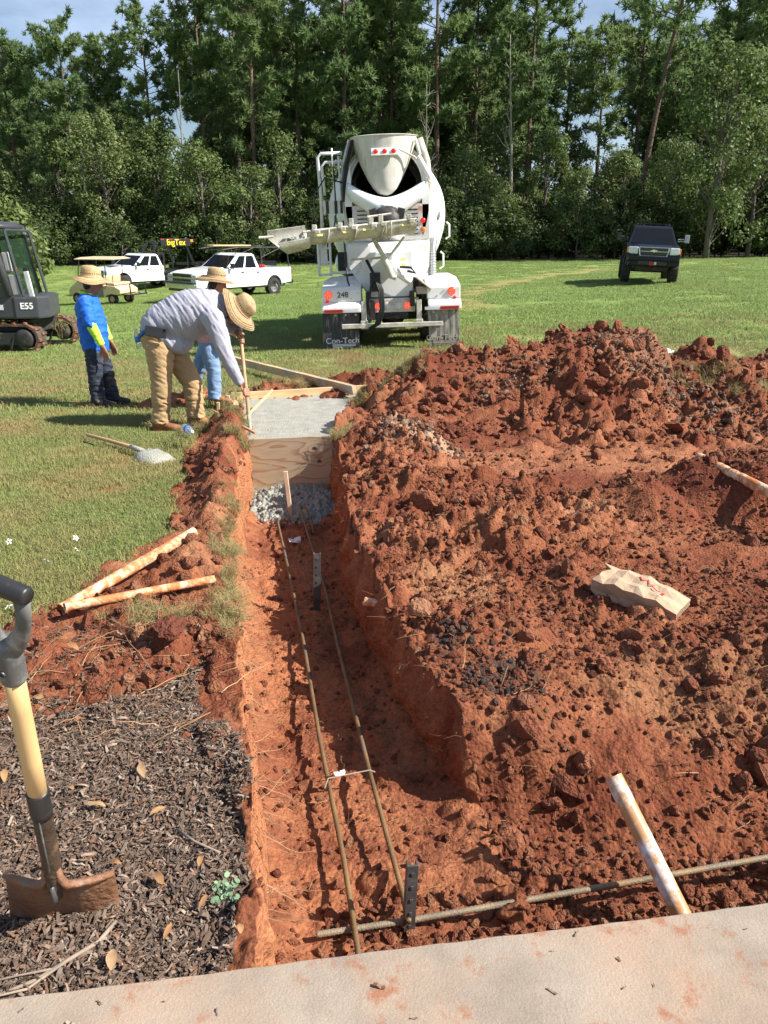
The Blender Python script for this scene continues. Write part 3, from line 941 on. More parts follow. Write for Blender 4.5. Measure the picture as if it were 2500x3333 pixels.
# ---------------- bark mulch
def chip_mesh(seed):
    g = random.Random(seed); bm = BM()
    L, W, T = 1.0, g.uniform(0.16, 0.36), g.uniform(0.05, 0.12)
    n = 4; rows = []
    for i in range(n):
        t = i / (n - 1); x = (t - .5) * L
        w0 = W * (0.55 + 0.45 * math.sin(math.pi * (0.15 + 0.7 * t))) * g.uniform(.8, 1.15); z = g.uniform(-.05, .05) + 0.12 * math.sin(math.pi * t) * g.choice((-1, .5, 1))
        rows.append([(x + g.uniform(-.08, .08), -w0 / 2, z), (x + g.uniform(-.08, .08), w0 / 2, z + g.uniform(-.03, .03)), (x, w0 / 2, z + T), (x, -w0 / 2, z + T)])
    loft(bm, rows)
    return bm
MAT_CHIP = rand_mat('bark_chip', [(0.042, 0.031, 0.025), (0.098, 0.068, 0.050), (0.165, 0.117, 0.086), (0.063, 0.047, 0.038), (0.25, 0.19, 0.148), (0.125, 0.077, 0.052), (0.185, 0.10, 0.062), (0.34, 0.27, 0.21)], rough=0.9)
def mulch():
    ch = [loose(chip_mesh(i), MAT_CHIP) for i in range(14)]
    n = 120000
    y = 1.2 * (3.1 / 1.2) ** rng.random(n); x = rng.uniform(-2.6, -0.2, n)
    wx, wy = wob(x, y, 0.25, 0.3, 55)
    k = (inpoly(x + wx, y + wy, P_MULCH) | covers(x, y)[0]) & (x < XL(y) - 0.005) & (x > -(0.62 * y + .35))
    thin = ss(2.2, 2.75, y + 0.4 * fbm(x, y, 0.4, 3, 56))
    k &= rng.random(n) > thin * 0.25
    x, y = x[k], y[k]
    # strays on the red band, the slab edge and the bank
    m = 2200
    ys = rng.uniform(2.3, 3.25, m); xs = rng.uniform(-2.2, -0.75, m); q = xs < XL(ys) - 0.03
    x, y = np.concatenate([x, xs[q]]), np.concatenate([y, ys[q]])
    n = len(x)
    s = 0.008 + 0.028 * rng.random(n) ** 2.4
    z = surf_np(x, y) + 0.002 + 0.016 * rng.random(n) ** 2
    rot = np.stack([rng.normal(0, 0.28, n), rng.normal(0, 0.28, n), rng.uniform(0, 6.28, n)], 1)
    sc = np.stack([s * 1.15, s * rng.uniform(.6, 1.1, n), s * rng.uniform(.6, 1.2, n)], 1)
    scatter('bark_mulch', np.stack([x, y, z], 1), rot, sc, rng.integers(0, 14, n), ch, 'dark shredded bark mulch beside the trench')
    # a few chips kicked onto the slab
    n = 46
    t = rng.uniform(0, 2.4, n); off = 0.03 + 0.5 * rng.random(n) ** 1.6
    x = -1.1 + t * 0.99 + off * 0.142; y = 1.258 + t * 0.142 - off * 0.99
    s = 0.008 + 0.022 * rng.random(n) ** 2
    scatter('slab_chips', np.stack([x, y, np.full(n, 0.063)], 1), np.stack([rng.normal(0, .05, n), rng.normal(0, .05, n), rng.uniform(0, 6.28, n)], 1), s[:, None] * np.ones(3),
            rng.integers(0, 14, n), ch, 'bark chips kicked onto the concrete slab')
mulch()

# ---------------- grass
def tuft(seed, n, size, h, wd, lean=0.5, nseg=2):
    g = np.random.default_rng(seed); V, F, T = [], [], []
    for i in range(n):
        px, py = g.uniform(-size / 2, size / 2, 2); a = g.uniform(0, 6.28); b = g.uniform(0, 6.28)
        hh = h * g.uniform(0.5, 1.15); l = lean * g.uniform(0.2, 1.3); ww = wd * g.uniform(.7, 1.3)
        dx, dy = math.cos(a) * ww / 2, math.sin(a) * ww / 2
        lx, ly = math.cos(b) * l * hh, math.sin(b) * l * hh
        o = len(V)
        V += [(px - dx, py - dy, -0.01), (px + dx, py + dy, -0.01), (px + lx * .35 + dx * .8, py + ly * .35 + dy * .8, hh * .6), (px + lx * .35 - dx * .8, py + ly * .35 - dy * .8, hh * .6),
              (px + lx, py + ly, hh * (1 - 0.25 * l))]
        F += [(o, o + 1, o + 2, o + 3), (o + 3, o + 2, o + 4)]
        T += [g.random() ** 2] * 5
    me = bpy.data.meshes.new('shape'); me.from_pydata(V, [], F)
    a = me.attributes.new('tint', 'FLOAT', 'POINT'); a.data.foreach_set('value', np.array(T))
    return me

def lawn_normals(m):
    # a lawn is lit as a soft, upward facing nap rather than blade by blade
    n, l = m.node_tree.nodes, m.node_tree.links
    g = n.new('ShaderNodeNewGeometry'); s = n.new('ShaderNodeVectorMath'); s.operation = 'SCALE'; s.inputs['Scale'].default_value = 0.55
    l.new(g.outputs['Normal'], s.inputs[0])
    a = n.new('ShaderNodeVectorMath'); a.inputs[1].default_value = (0, 0, 1); l.new(s.outputs[0], a.inputs[0])
    q = n.new('ShaderNodeVectorMath'); q.operation = 'NORMALIZE'; l.new(a.outputs[0], q.inputs[0])
    l.new(q.outputs[0], n['Principled BSDF'].inputs['Normal'])

GREEN = [(0.195, 0.27, 0.066), (0.23, 0.30, 0.082), (0.165, 0.245, 0.058), (0.25, 0.30, 0.092)]
MAT_LAWN = rand_mat('lawn_grass', GREEN, rough=0.7, wscale=1.1, wcol=(0.34, 0.275, 0.12), trans=0.3, tint=(0.36, 0.32, 0.15))
MAT_MEADOW = rand_mat('meadow_grass', [(0.215, 0.345, 0.085), (0.235, 0.365, 0.095), (0.19, 0.32, 0.075)], rough=0.65, wscale=0.25, wcol=(0.23, 0.30, 0.085), trans=0.3, tint=(0.31, 0.35, 0.13))
MAT_STRAW = rand_mat('dry_grass', [(0.36, 0.28, 0.13), (0.27, 0.22, 0.09), (0.44, 0.36, 0.19)], rough=0.8, trans=0.3, tint=(0.34, 0.30, 0.13))
lawn_normals(MAT_LAWN); lawn_normals(MAT_MEADOW)
def grass():
    near = [loose(tuft(i, 90, 0.20, 0.042, 0.0035, 0.9), MAT_LAWN) for i in range(5)]
    mid = [loose(tuft(10 + i, 150, 0.55, 0.055, 0.007, 0.9), MAT_LAWN) for i in range(4)]
    far = [loose(tuft(20 + i, 230, 1.1, 0.10, 0.015, 0.95), MAT_MEADOW) for i in range(4)]
    def ok(x, y, m=0.03):
        mul, soil, tren = covers(x, y)
        bad = mul | soil | tren
        for dx, dy in ((m, 0), (-m, 0), (0, m), (0, -m)):
            a, b, c = covers(x + dx, y + dy); bad |= a | b | c
        bad |= (np.hypot(x + 2.20, y - 7.75) < .34) | (np.hypot(x + 1.90, y - 7.93) < .30)
        return ~bad
    # close lawn on the left
    n = 15000
    y = 2.6 * (8.5 / 2.6) ** rng.random(n); x = rng.uniform(-5.9, -0.6, n)
    k = ok(x, y, 0.05) & (x > -(0.60 * y + .5)) & (x < XL(y) - .03)
    k &= rng.random(n) < 0.14 + 0.86 * ss(0.36, 0.60, fbm(x, y, 0.7, 5, 720) * 0.5 + 0.5)
    x, y = x[k], y[k]; n = len(x)
    sc = rng.uniform(.75, 1.2, (n, 1)) * np.ones(3)
    scatter('near_grass', np.stack([x, y, surf_np(x, y)], 1), np.stack([rng.normal(0, .1, n), rng.normal(0, .1, n), rng.uniform(0, 6.28, n)], 1), sc, rng.integers(0, 5, n), near,
            'short mown lawn grass left of the trench')
    n = 9000
    y = 7.5 * (19 / 7.5) ** rng.random(n); x = rng.uniform(-13, 13, n)
    k = ok(x, y, 0.15) & (np.abs(x) < 0.62 * y + .8)
    for x0 in (-0.58, 0.88): k &= ~((np.abs(x - x0) < 0.3) & (y > 11.7) & (y < 17) & (rng.random(n) < 0.8))
    k &= rng.random(n) < 0.22 + 0.78 * ss(0.34, 0.6, fbm(x, y, 1.0, 5, 721) * 0.5 + 0.5)
    x, y = x[k], y[k]; n = len(x)
    scatter('mid_grass', np.stack([x, y, surf_np(x, y)], 1), np.stack([np.zeros(n), np.zeros(n), rng.uniform(0, 6.28, n)], 1), rng.uniform(.8, 1.2, (n, 1)) * np.ones(3), rng.integers(0, 4, n), mid,
            'mown lawn grass around the mixer truck')
    n = 13000
    y = 14.5 * (64 / 14.5) ** rng.random(n); x = rng.uniform(-42, 42, n)
    k = (np.abs(x) < 0.6 * y + 2)
    for pl, wdt in TRK: k &= ~((pdist(x, y, pl) < wdt * 0.75) & (rng.random(n) < 0.86))
    k &= ~((y < 20) & (np.abs(x) < 2) & (rng.random(n) < 0.6)) & (rng.random(n) < ss(13.5, 21, y + 2 * fbm(x, y, 4, 2, 77)) + .05)
    x, y = x[k], y[k]; n = len(x)
    hs = rng.uniform(.7, 1.25, n) * (0.75 + 0.5 * ss(50, 60, y))
    scatter('field_grass', np.stack([x, y, gz(x, y) - 0.03], 1), np.stack([np.zeros(n), np.zeros(n), rng.uniform(0, 6.28, n)], 1), np.stack([np.ones(n), np.ones(n), hs], 1),
            rng.integers(0, 4, n), far, 'longer bright green field grass out to the trees')
    # dry overhanging grass along the left lip of the trench and on the spoil
    dry = [loose(tuft(40 + i, 70, 0.10, 0.10, 0.003, 1.5), MAT_STRAW) for i in range(4)]
    P_, Rr, Sc = [], [], []
    for i in range(120):
        y = random.choice((random.gauss(4.35, .14), random.gauss(4.0, .12), random.gauss(3.5, .14), random.gauss(3.2, .1), random.gauss(4.8, .2)))
        x = float(XL(y)) + random.gauss(-0.035, 0.035)
        P_.append((x, y, surf(min(x, float(XL(y)) - .02), y))); Rr.append((random.gauss(0, .3), random.uniform(0.3, 1.0), random.gauss(0, .3))); Sc.append(random.uniform(.3, .7))
    spots = [(-0.42, 7.35, .10), (-0.62, 8.9, .25), (-0.35, 9.1, .2), (0.35, 9.2, .2), (3.55, 8.6, .22), (4.4, 7.9, .25), (4.2, 8.3, .15), (-1.45, 7.6, .12), (-1.85, 7.5, .1), (0.95, 9.9, .25), (-0.5, 6.9, .05), (-1.1, 10.2, .3), (-1.3, 6.7, .06)]
    for (sx, sy, sr) in spots:
        for i in range(26):
            x, y = random.gauss(sx, sr), random.gauss(sy, sr * .6)
            P_.append((x, y, surf(x, y))); Rr.append((random.gauss(0, .6), random.gauss(0, .6), random.uniform(0, 6.28))); Sc.append(random.uniform(.5, 1.3))
    for i in range(26):       # green-yellow turf clump by the fallen pipes
        x, y = random.gauss(-1.08, .10), random.gauss(3.25, .05)
        P_.append((x, y, surf(x, y))); Rr.append((random.gauss(0, .3), random.gauss(0, .3), random.uniform(0, 6.28))); Sc.append(random.uniform(.4, .8))
    n = len(P_)
    scatter('dry_grass', P_, np.array(Rr), np.array(Sc)[:, None] * np.ones(3), rng.integers(0, 4, n), dry, 'straw coloured grass hanging over the trench edge and on the spoil')
grass()
# ================================================================ TREES
MAT_BARK_P = rand_mat('pine_bark', [(0.16, 0.11, 0.08), (0.11, 0.075, 0.055), (0.20, 0.15, 0.12)], rough=0.95, bump=8.0)
MAT_BARK_D = rand_mat('grey_bark', [(0.10, 0.085, 0.07), (0.16, 0.14, 0.12)], rough=0.95, bump=8.0)
MAT_DEAD = rand_mat('dead_wood', [(0.26, 0.23, 0.20), (0.21, 0.185, 0.16)], rough=0.95, bump=6.0)
MAT_NEEDLE = rand_mat('pine_needles', [(0.120, 0.200, 0.072), (0.145, 0.222, 0.078), (0.102, 0.182, 0.072), (0.16, 0.225, 0.082)], rough=0.6, trans=0.5, tint=(0.22, 0.29, 0.115))
MAT_LEAF = rand_mat('broad_leaves', [(0.084, 0.142, 0.040), (0.106, 0.164, 0.046), (0.074, 0.130, 0.042), (0.128, 0.175, 0.054)], rough=0.5, trans=0.4, tint=(0.205, 0.245, 0.090))
MAT_LEAF_D = rand_mat('shade_darkened_leaves', [(0.040, 0.074, 0.020), (0.055, 0.090, 0.024), (0.034, 0.064, 0.020)], rough=0.55, trans=0.35, tint=(0.10, 0.13, 0.040))  # bush leaves: shade low along the tree line is put into the colour
MAT_LEAF_L = rand_mat('light_leaves', [(0.105, 0.155, 0.040), (0.120, 0.170, 0.045)], rough=0.45, trans=0.35, tint=(0.20, 0.24, 0.09))

def foliage_mesh(name, V, F, T, mat):
    me = bpy.data.meshes.new(name)
    me.from_pydata(V, [], F)
    a = me.attributes.new('tint', 'FLOAT', 'POINT'); a.data.foreach_set('value', np.array(T, dtype=np.float32))
    me.materials.append(mat)
    return me

def needle_clump(g, c, d, r, V, F, T, n=20):
    base = g.random() * 0.6
    d = Vector(d)
    for i in range(n):
        v = Vector((g.gauss(0, 1), g.gauss(0, 1), g.gauss(0.25, 1))) + d * 0.7
        v.normalize()
        s = v.cross(Vector((g.gauss(0, 1), g.gauss(0, 1), g.gauss(0, 1)))).normalized() * r * 0.13
        p = Vector(c) + v * r * 0.08; q = Vector(c) + v * r * g.uniform(.7, 1.15)
        o = len(V)
        V += [tuple(p - s), tuple(p + s), tuple(q)]
        F.append((o, o + 1, o + 2)); T += [base + 0.3 * g.random()] * 3

def pine_parts(seed, H=20.0, cb=0.45, spread=2.6, dens=1.0, lean=0.0):
    g = random.Random(seed)
    bm = BM()
    pts, rs = [], []
    bx_, by_ = g.uniform(-.5, .5), g.uniform(-.4, .4)
    def at(t): return Vector((bx_ * math.sin(t * 3) * t + lean * H * t * t * .6 + lean * H * t * .4, by_ * math.sin(t * 2.4) * t, t * H))
    for i in range(13):
        t = i / 12
        pts.append(at(t)); rs.append(0.20 * (1 - t) ** 0.8 * (H / 20) + 0.025)
    tube(bm, pts, rs, 8)
    V, F, T = [], [], []
    nl = int(46 * dens)
    for i in range(nl):
        u = g.random() ** 0.85
        t = cb + (0.985 - cb) * u
        L = spread * (0.35 + 0.65 * math.sin(math.pi * min(1, (1 - u) * 0.85 + 0.12))) * g.uniform(.55, 1.15)
        a = g.uniform(0, 6.283); up = g.uniform(-.05, .45) + 0.35 * u
        d = Vector((math.cos(a), math.sin(a), up)).normalized()
        p0 = at(t); p1 = p0 + d * L * .55; p2 = p0 + d * L + Vector((0, 0, 0.12 * L))
        tube(bm, [p0, p1, p2], [0.05 * (1 - u * .6), 0.03, 0.012], 4, caps=False)
        nc = max(3, int(L * 3.4 * dens))
        for k in range(nc):
            f = 0.38 + 0.66 * (k + g.random()) / nc
            c = p0 + d * L * f + Vector((g.gauss(0, .25), g.gauss(0, .25), g.gauss(.1, .2))) * (0.4 + L * .22)
            needle_clump(g, c, d, g.uniform(.36, .66), V, F, T, 18)
    # dead stubs on the bare trunk
    for i in range(7):
        t = g.uniform(cb * .5, cb); a = g.uniform(0, 6.283); p0 = at(t); L = g.uniform(.4, 1.4)
        tube(bm, [p0, p0 + Vector((math.cos(a), math.sin(a), .15)) * L], [0.03, 0.01], 4, caps=False)
    for i in range(5):
        needle_clump(g, at(1.0) + Vector((g.gauss(0, .15), g.gauss(0, .15), g.uniform(-.5, .2))), (0, 0, 1), .45, V, F, T)
    me = bpy.data.meshes.new('trunk'); bm.to_mesh(me); bm.free(); me.materials.append(MAT_BARK_P); me.shade_smooth()
    return me, foliage_mesh('crown', V, F, T, MAT_NEEDLE)

def leafy_parts(seed, H=10.0, W=3.4, low=0.12, nb=46, nl=95, leaf=0.17, mat=None, trunk_r=0.16, bark=None):
    g = random.Random(seed)
    bm = BM()
    pts = [Vector((0, 0, -.3)), Vector((g.uniform(-.1, .1), 0, H * .2)), Vector((g.uniform(-.3, .3), g.uniform(-.2, .2), H * .5)), Vector((g.uniform(-.4, .4), g.uniform(-.3, .3), H * .85))]
    tube(bm, pts, [trunk_r * 1.2, trunk_r, trunk_r * .65, trunk_r * .2], 8)
    V, F, T = [], [], []
    lobes = [(Vector((g.uniform(-.45, .45) * W, g.uniform(-.35, .35) * W, H * g.uniform(.25, .85))), g.uniform(.45, .8)) for _ in range(6)]
    cs = []
    for i in range(nb):
        t = g.random() ** 0.8
        h = low + (1 - low) * t
        env = W * (math.sin(math.pi * min(1, 0.16 + 0.80 * t)) ** 0.75) * g.uniform(.45, 1.08)
        a = g.uniform(0, 6.283)
        c = Vector((math.cos(a) * env, math.sin(a) * env * .85, h * H * .96))
        lc, lw = min(((l[0] - c).length, l[0]) for l in [(q[0],) for q in lobes]), 0
        c = c.lerp(lc[1], 0.22)
        cs.append(c)
        if i % 2 == 0:
            b = pts[0].lerp(pts[-1], max(.1, t * .75)); m = b.lerp(c, .55) + Vector((0, 0, -.1))
            tube(bm, [b, m, c], [trunk_r * .32, trunk_r * .2, .012], 4, caps=False)
    for c in cs:
        base = g.random() * .7
        rr = W * g.uniform(.16, .36)
        for k in range(nl):
            v = Vector((g.gauss(0, 1), g.gauss(0, 1), g.gauss(0, .8))); v = v.normalized() * rr * g.random() ** .4
            p = c + v; p.z = max(p.z, 0.02)
            n = (v.normalized() + Vector((g.gauss(0, .55), g.gauss(0, .55), g.gauss(.5, .5)))).normalized()
            a_, b_ = frame(n); th = g.uniform(0, 6.28); s = leaf * g.uniform(.6, 1.3)
            e1 = (a_ * math.cos(th) + b_ * math.sin(th)) * s; e2 = (b_ * math.cos(th) - a_ * math.sin(th)) * s * .55
            o = len(V)
            V += [tuple(p - e1), tuple(p - e2), tuple(p + e1), tuple(p + e2)]
            F.append((o, o + 1, o + 2, o + 3)); T += [min(1, base * .6 + g.random() * .4)] * 4
    me = bpy.data.meshes.new('trunk'); bm.to_mesh(me); bm.free(); me.materials.append(bark or MAT_BARK_D); me.shade_smooth()
    return me, foliage_mesh('crown', V, F, T, mat or MAT_LEAF)

def dead_parts(seed, H=12, r=.14, nb=11, up=.7):
    g = random.Random(seed); bm = BM()
    top = Vector((g.uniform(-.5, .5), 0, H))
    def at(t): return Vector((top.x * t * t + .15 * math.sin(t * 5), .1 * math.sin(t * 4), t * H))
    tube(bm, [at(i / 10) for i in range(11)], [r * (1 - .85 * i / 10) for i in range(11)], 7)
    brs = []
    for i in range(nb):
        b2 = BM()
        t = g.uniform(.45, .97); a = g.uniform(0, 6.283); p = at(t); L = g.uniform(.6, 2.2) * (1.2 - t * .6)
        d = Vector((math.cos(a), math.sin(a) * .6, up * g.uniform(.3, 1.6))).normalized()
        q = p + d * L * .5; e = q + (d + Vector((g.gauss(0, .35), g.gauss(0, .35), g.uniform(0, .6)))).normalized() * L * .6
        tube(b2, [p, q, e], [r * .35, r * .22, .015], 5, caps=False)
        tube(b2, [q, q + (d + Vector((g.gauss(0, .7), g.gauss(0, .7), .3))).normalized() * L * .5], [r * .16, .012], 4, caps=False)
        m2 = bpy.data.meshes.new('branch'); b2.to_mesh(m2); b2.free(); m2.materials.append(MAT_DEAD); brs.append(m2)
    me = bpy.data.meshes.new('trunk'); bm.to_mesh(me); bm.free(); me.materials.append(MAT_DEAD); me.shade_smooth()
    return [me] + brs

def plant(name, parts, x, y, rz, s, label, cat='tree', group=None, second='crown', z=None, sz=None):
    e = empty(name, (x, y, (gzf(x, y) if z is None else z) - 0.05), label, cat, (0, 0, rz), group)
    e.scale = (s, s, sz or s)
    for nm, me in zip(['trunk'] + [second] * 40, parts):
        o = bpy.data.objects.new(nm, me); link(o, e)
    return e

PINES = [pine_parts(1, 21, .34, 3.3, 1.45), pine_parts(2, 22, .28, 3.7, 1.6), pine_parts(3, 19, .42, 3.0, 1.3), pine_parts(4, 23, .40, 3.5, 1.4), pine_parts(5, 17, .20, 3.4, 1.6), pine_parts(6, 20, .48, 3.0, 1.15)]
LEAFY = [leafy_parts(11, 10.5, 3.5, .06, 56, 130, .125), leafy_parts(12, 9.0, 3.8, .04, 56, 130, .125), leafy_parts(13, 12.5, 3.6, .08, 66, 130, .125), leafy_parts(14, 8.0, 3.0, .03, 46, 120, .12), leafy_parts(15, 11.0, 2.7, .1, 50, 120, .12)]
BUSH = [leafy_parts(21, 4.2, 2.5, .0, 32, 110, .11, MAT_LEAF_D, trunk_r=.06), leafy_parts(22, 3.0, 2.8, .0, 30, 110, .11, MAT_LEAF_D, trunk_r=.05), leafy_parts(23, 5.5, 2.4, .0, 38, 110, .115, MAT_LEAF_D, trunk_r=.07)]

def px_x(px, y): return (px - 1250) / 2500 * (y * 0.97 + 0.3)

# tall pines in front, each where its crown or trunk shows: (column in the 2500 px frame, distance, shape, scale, label)
for px, y, k, s, lab in (
        (130, 70, 4, .98, 'bushy pine at the far left end of the tree line'),
        (290, 68, 1, .80, 'rounded pine rising behind the excavator'),
        (430, 72, 0, .84, 'pine beside the sky gap above the golf cart'),
        (545, 69, 3, .82, 'slim pine left of the wide sky notch'),
        (700, 71, 1, 1.0, 'full green pine right of the wide sky notch'),
        (850, 67, 0, 1.02, 'tall pine behind the white work truck'),
        (985, 72, 3, 1.05, 'thin trunked pine left of the mixer hopper'),
        (1120, 69, 1, 1.05, 'dense pine directly behind the mixer chute'),
        (1275, 73, 2, 1.2, 'pine with bare lower trunk above the hopper'),
        (1415, 69, 3, 1.06, 'thick stemmed pine right of the drum'),
        (1530, 74, 0, 1.1, 'pine behind the pale dead snag'),
        (1690, 70, 3, 1.0, 'bare trunked pine right of the dead snag'),
        (1800, 77, 5, .98, 'lace crowned pine standing in the sky gap'),
        (1905, 71, 2, .93, 'pine leaning over the sky gap, left of the black SUV'),
        (2290, 74, 1, 1.1, 'dense pine behind the broad oak'),
        (2440, 70, 3, 1.05, 'pine at the far right end of the tree line')):
    plant('pine_tree', PINES[k], px_x(px, y), y, random.uniform(0, 6.28), s, lab, 'tree', 'tall pines along the field edge')
LEAN = pine_parts(9, 24, .46, 3.4, 1.0, lean=0.13)
plant('pine_tree', LEAN, px_x(2030, 63), 63, 0.0, 1.0, 'big dark trunked pine leaning right above the black SUV', 'tree', 'tall pines along the field edge')
# pines deeper in the wood, alike
for i in range(78):
    y = random.uniform(76, 104); px = -150 + i * 37 + random.uniform(-25, 25)
    if px < 40 or 560 < px < 700 or 1740 < px < 1990: continue
    plant('pine_tree', PINES[random.randrange(6)], px_x(px, y), y, random.uniform(0, 6.28), random.uniform(.62, .80) if px < 640 else random.uniform(.9, 1.2), 'slender pine deep in the wood behind the front trees', 'tree', 'pines deep in the wood')
# broadleaf trees at the edge
for px, y, k, s, lab in (
        (40, 66, 1, .95, 'dark leafy tree behind the excavator cab'),
        (240, 67, 4, .95, 'slim leafy tree behind the small sapling'),
        (390, 64, 2, .93, 'broad grey green tree behind the golf cart'),
        (560, 66, 2, .90, 'tall leafy tree above the left pickup'),
        (690, 63, 0, .90, 'rounded leafy tree above the trailer'),
        (830, 64, 3, .98, 'low leafy tree behind the white work truck'),
        (930, 67, 4, 1.0, 'narrow leafy tree left of the mixer'),
        (1090, 68, 3, 1.05, 'leafy tree hidden behind the drum'),
        (1330, 66, 4, .95, 'leafy tree over the mixer hopper'),
        (1500, 67, 0, .90, 'loose leafy tree right of the drum'),
        (1600, 65, 3, .85, 'low leafy tree below the dead snag'),
        (1740, 68, 4, .98, 'yellowish leafy tree under the sky gap'),
        (1850, 66, 3, .92, 'leafy tree left of the black SUV'),
        (1990, 67, 0, .85, 'dark leafy tree behind the black SUV'),
        (2130, 63, 1, .95, 'leafy tree right of the black SUV'),
        (2270, 58, 2, 1.16, 'broad sunlit oak right of the black SUV'),
        (2400, 60, 0, 1.05, 'dense leafy tree at the right border'),
        (2560, 62, 2, 1.0, 'big leafy tree cut by the right border')):
    plant('leafy_tree', LEAFY[k], px_x(px, y), y, random.uniform(0, 6.28), s, lab, 'tree', 'broadleaf trees at the field edge')
for i in range(26):
    y = random.uniform(70, 84); px = -80 + i * 106 + random.uniform(-40, 40)
    plant('leafy_tree', LEAFY[random.randrange(5)], px_x(px, y), y, random.uniform(0, 6.28), random.uniform(.75, 1.05), 'shaded leafy tree filling the gap between the front trees', 'tree', 'shaded broadleaf trees inside the wood')
for i in range(84):
    y = random.uniform(60.5, 66.5); px = -80 + i * 32.5 + random.uniform(-20, 20)
    plant('bush', BUSH[random.randrange(3)], px_x(px, y), y, random.uniform(0, 6.28), random.uniform(.6, 1.25), 'bush with shade-darkened leaf colour at the foot of the tree line', 'bush', 'bushes along the foot of the tree line')
# bare dead trees
plant('dead_tree', dead_parts(31, 15, .17, 9, 1.3), px_x(1640, 65), 65, 0.3, 1.05, 'pale bare snag standing right of the mixer drum', 'dead tree', second='branch')
plant('dead_tree', dead_parts(32, 12.3, .10, 16, 1.0), px_x(1385, 63.5), 63.5, 1.0, 1.0, 'grey leafless tree just right of the hopper', 'dead tree', second='branch')
plant('dead_tree', dead_parts(33, 13.8, .12, 8, 2.2), px_x(640, 65), 65, 2.0, 1.0, 'white bare spire in the left sky notch', 'dead tree', second='branch')
plant('dead_tree', dead_parts(34, 8.6, .13, 22, .25), px_x(330, 64.5), 64.5, 2.6, 1.15, 'twisted grey dead tree among leaves above the golf cart', 'dead tree', second='branch')
# young tree in the field beside the excavator
plant('sapling', leafy_parts(51, 5.2, 2.3, .12, 48, 70, .15, MAT_LEAF_L, trunk_r=.07), px_x(30, 36), 36, 1.0, 1.0, 'young light green tree standing in the field behind the excavator', 'tree')

def far_wood():
    sh = []
    for tr_, cr_ in (LEAFY[0], LEAFY[1], LEAFY[2], LEAFY[4], PINES[1], PINES[0]):
        o = bpy.data.objects.new('shape', cr_); sh.append(o)
    n = 230
    y = rng.uniform(86, 118, n); x = np.linspace(-75, 75, n) + rng.normal(0, 2, n)
    k = ~((x > 17) & (x < 24)) | True
    sc = rng.uniform(.7, 1.05, n); pk_ = rng.integers(0, 6, n)
    pxs = 1250 + 2500 * x / (y * .97); sc = np.where((pk_ > 3) & (((pxs > 540) & (pxs < 720)) | (pxs < 60) | ((pxs > 1720) & (pxs < 2010))), .5, sc)
    scatter('far_wood', np.stack([x, y, gz(x, y)], 1), np.stack([np.zeros(n), np.zeros(n), rng.uniform(0, 6.28, n)], 1), sc[:, None] * np.ones(3), pk_, sh,
            'mass of dark wood far behind the front trees')
far_wood()
# ================================================================ WORKS IN AND AROUND THE TRENCH
MAT_PINE = M('sawn_pine', (0.62, 0.42, 0.22), .75, var=.22, scale=3, stretch=(1, 14, 14), bump=.2, bscale=30)
MAT_PINE_C = M('cement_stained_pine', (0.60, 0.42, 0.24), .8, var=.2, scale=3, dirt=(0.36, 0.35, 0.30), damt=.55, dscale=2.5, bump=.3, bscale=40)
MAT_CONC = M('fresh_concrete', (0.34, 0.335, 0.285), .62, var=.16, scale=9, dirt=(0.23, 0.23, 0.20), damt=.42, dscale=24, bump=.8, bscale=70)
MAT_CONC_W = M('wet_concrete', (0.25, 0.26, 0.235), .45, var=.22, scale=14, bump=.7, bscale=60)
MAT_HANDLE = M('ash_handle', (0.58, 0.40, 0.19), .5, var=.12, scale=4, stretch=(9, 9, 1), dirt=(0.42, 0.26, 0.11), damt=.25, dscale=6)
MAT_HANDLE2 = M('worn_handle', (0.45, 0.28, 0.14), .65, var=.2, scale=4, dirt=(0.40, 0.36, 0.29), damt=.4, dscale=5)
MAT_BLACKPL = M('black_plastic', (0.022, 0.022, 0.024), .42, var=.3, scale=12, dirt=(0.16, 0.14, 0.12), damt=.3, dscale=9)
MAT_GREYPL = M('dusty_plastic', (0.10, 0.10, 0.098), .6, var=.3, scale=14, dirt=(0.26, 0.25, 0.23), damt=.5, dscale=12)
MAT_RUSTY = M('rusty_blade', (0.22, 0.105, 0.055), .6, .15, var=.3, scale=9, dirt=(0.20, 0.21, 0.19), damt=.42, dscale=11, bump=.5, bscale=60)
MAT_SOCKET = M('worn_socket', (0.085, 0.058, 0.040), .55, .4, var=.3, scale=16, dirt=(0.24, 0.14, 0.08), damt=.42, dscale=26, bump=.3)
MAT_REBAR = M('rusted_rebar', (0.19, 0.115, 0.052), .7, .35, var=.3, scale=7, dirt=(0.13, 0.125, 0.12), damt=.5, dscale=2.5, bump=.3, bscale=200)
MAT_REBAR_D = M('dark_rebar', (0.24, 0.19, 0.13), .65, .3, var=.35, scale=6, dirt=(0.34, 0.20, 0.08), damt=.45, dscale=2.2, bump=.3, bscale=200)
MAT_PVC = M('white_pipe', (0.78, 0.78, 0.79), .35, var=.04, scale=5, dirt=(0.50, 0.26, 0.12), damt=.78, dscale=13)
MAT_CLAYPIPE = M('clay_smeared_pipe', (0.74, 0.52, 0.34), .7, var=.1, scale=9, dirt=(0.50, 0.17, 0.055), damt=.72, dscale=16, bump=.4, bscale=60)
MAT_STEELP = M('dull_steel', (0.10, 0.10, 0.10), .5, .5, var=.35, scale=14, dirt=(0.30, 0.29, 0.27), damt=.4, dscale=9)
MAT_LEAFD = rand_mat('dead_leaf', [(0.34, 0.17, 0.07), (0.42, 0.24, 0.11), (0.26, 0.13, 0.06), (0.48, 0.31, 0.17)], rough=.7, trans=.2)
MAT_KRAFT = M('kraft_paper', (0.42, 0.295, 0.19), .8, var=.07, scale=6, bump=.35, bscale=22)
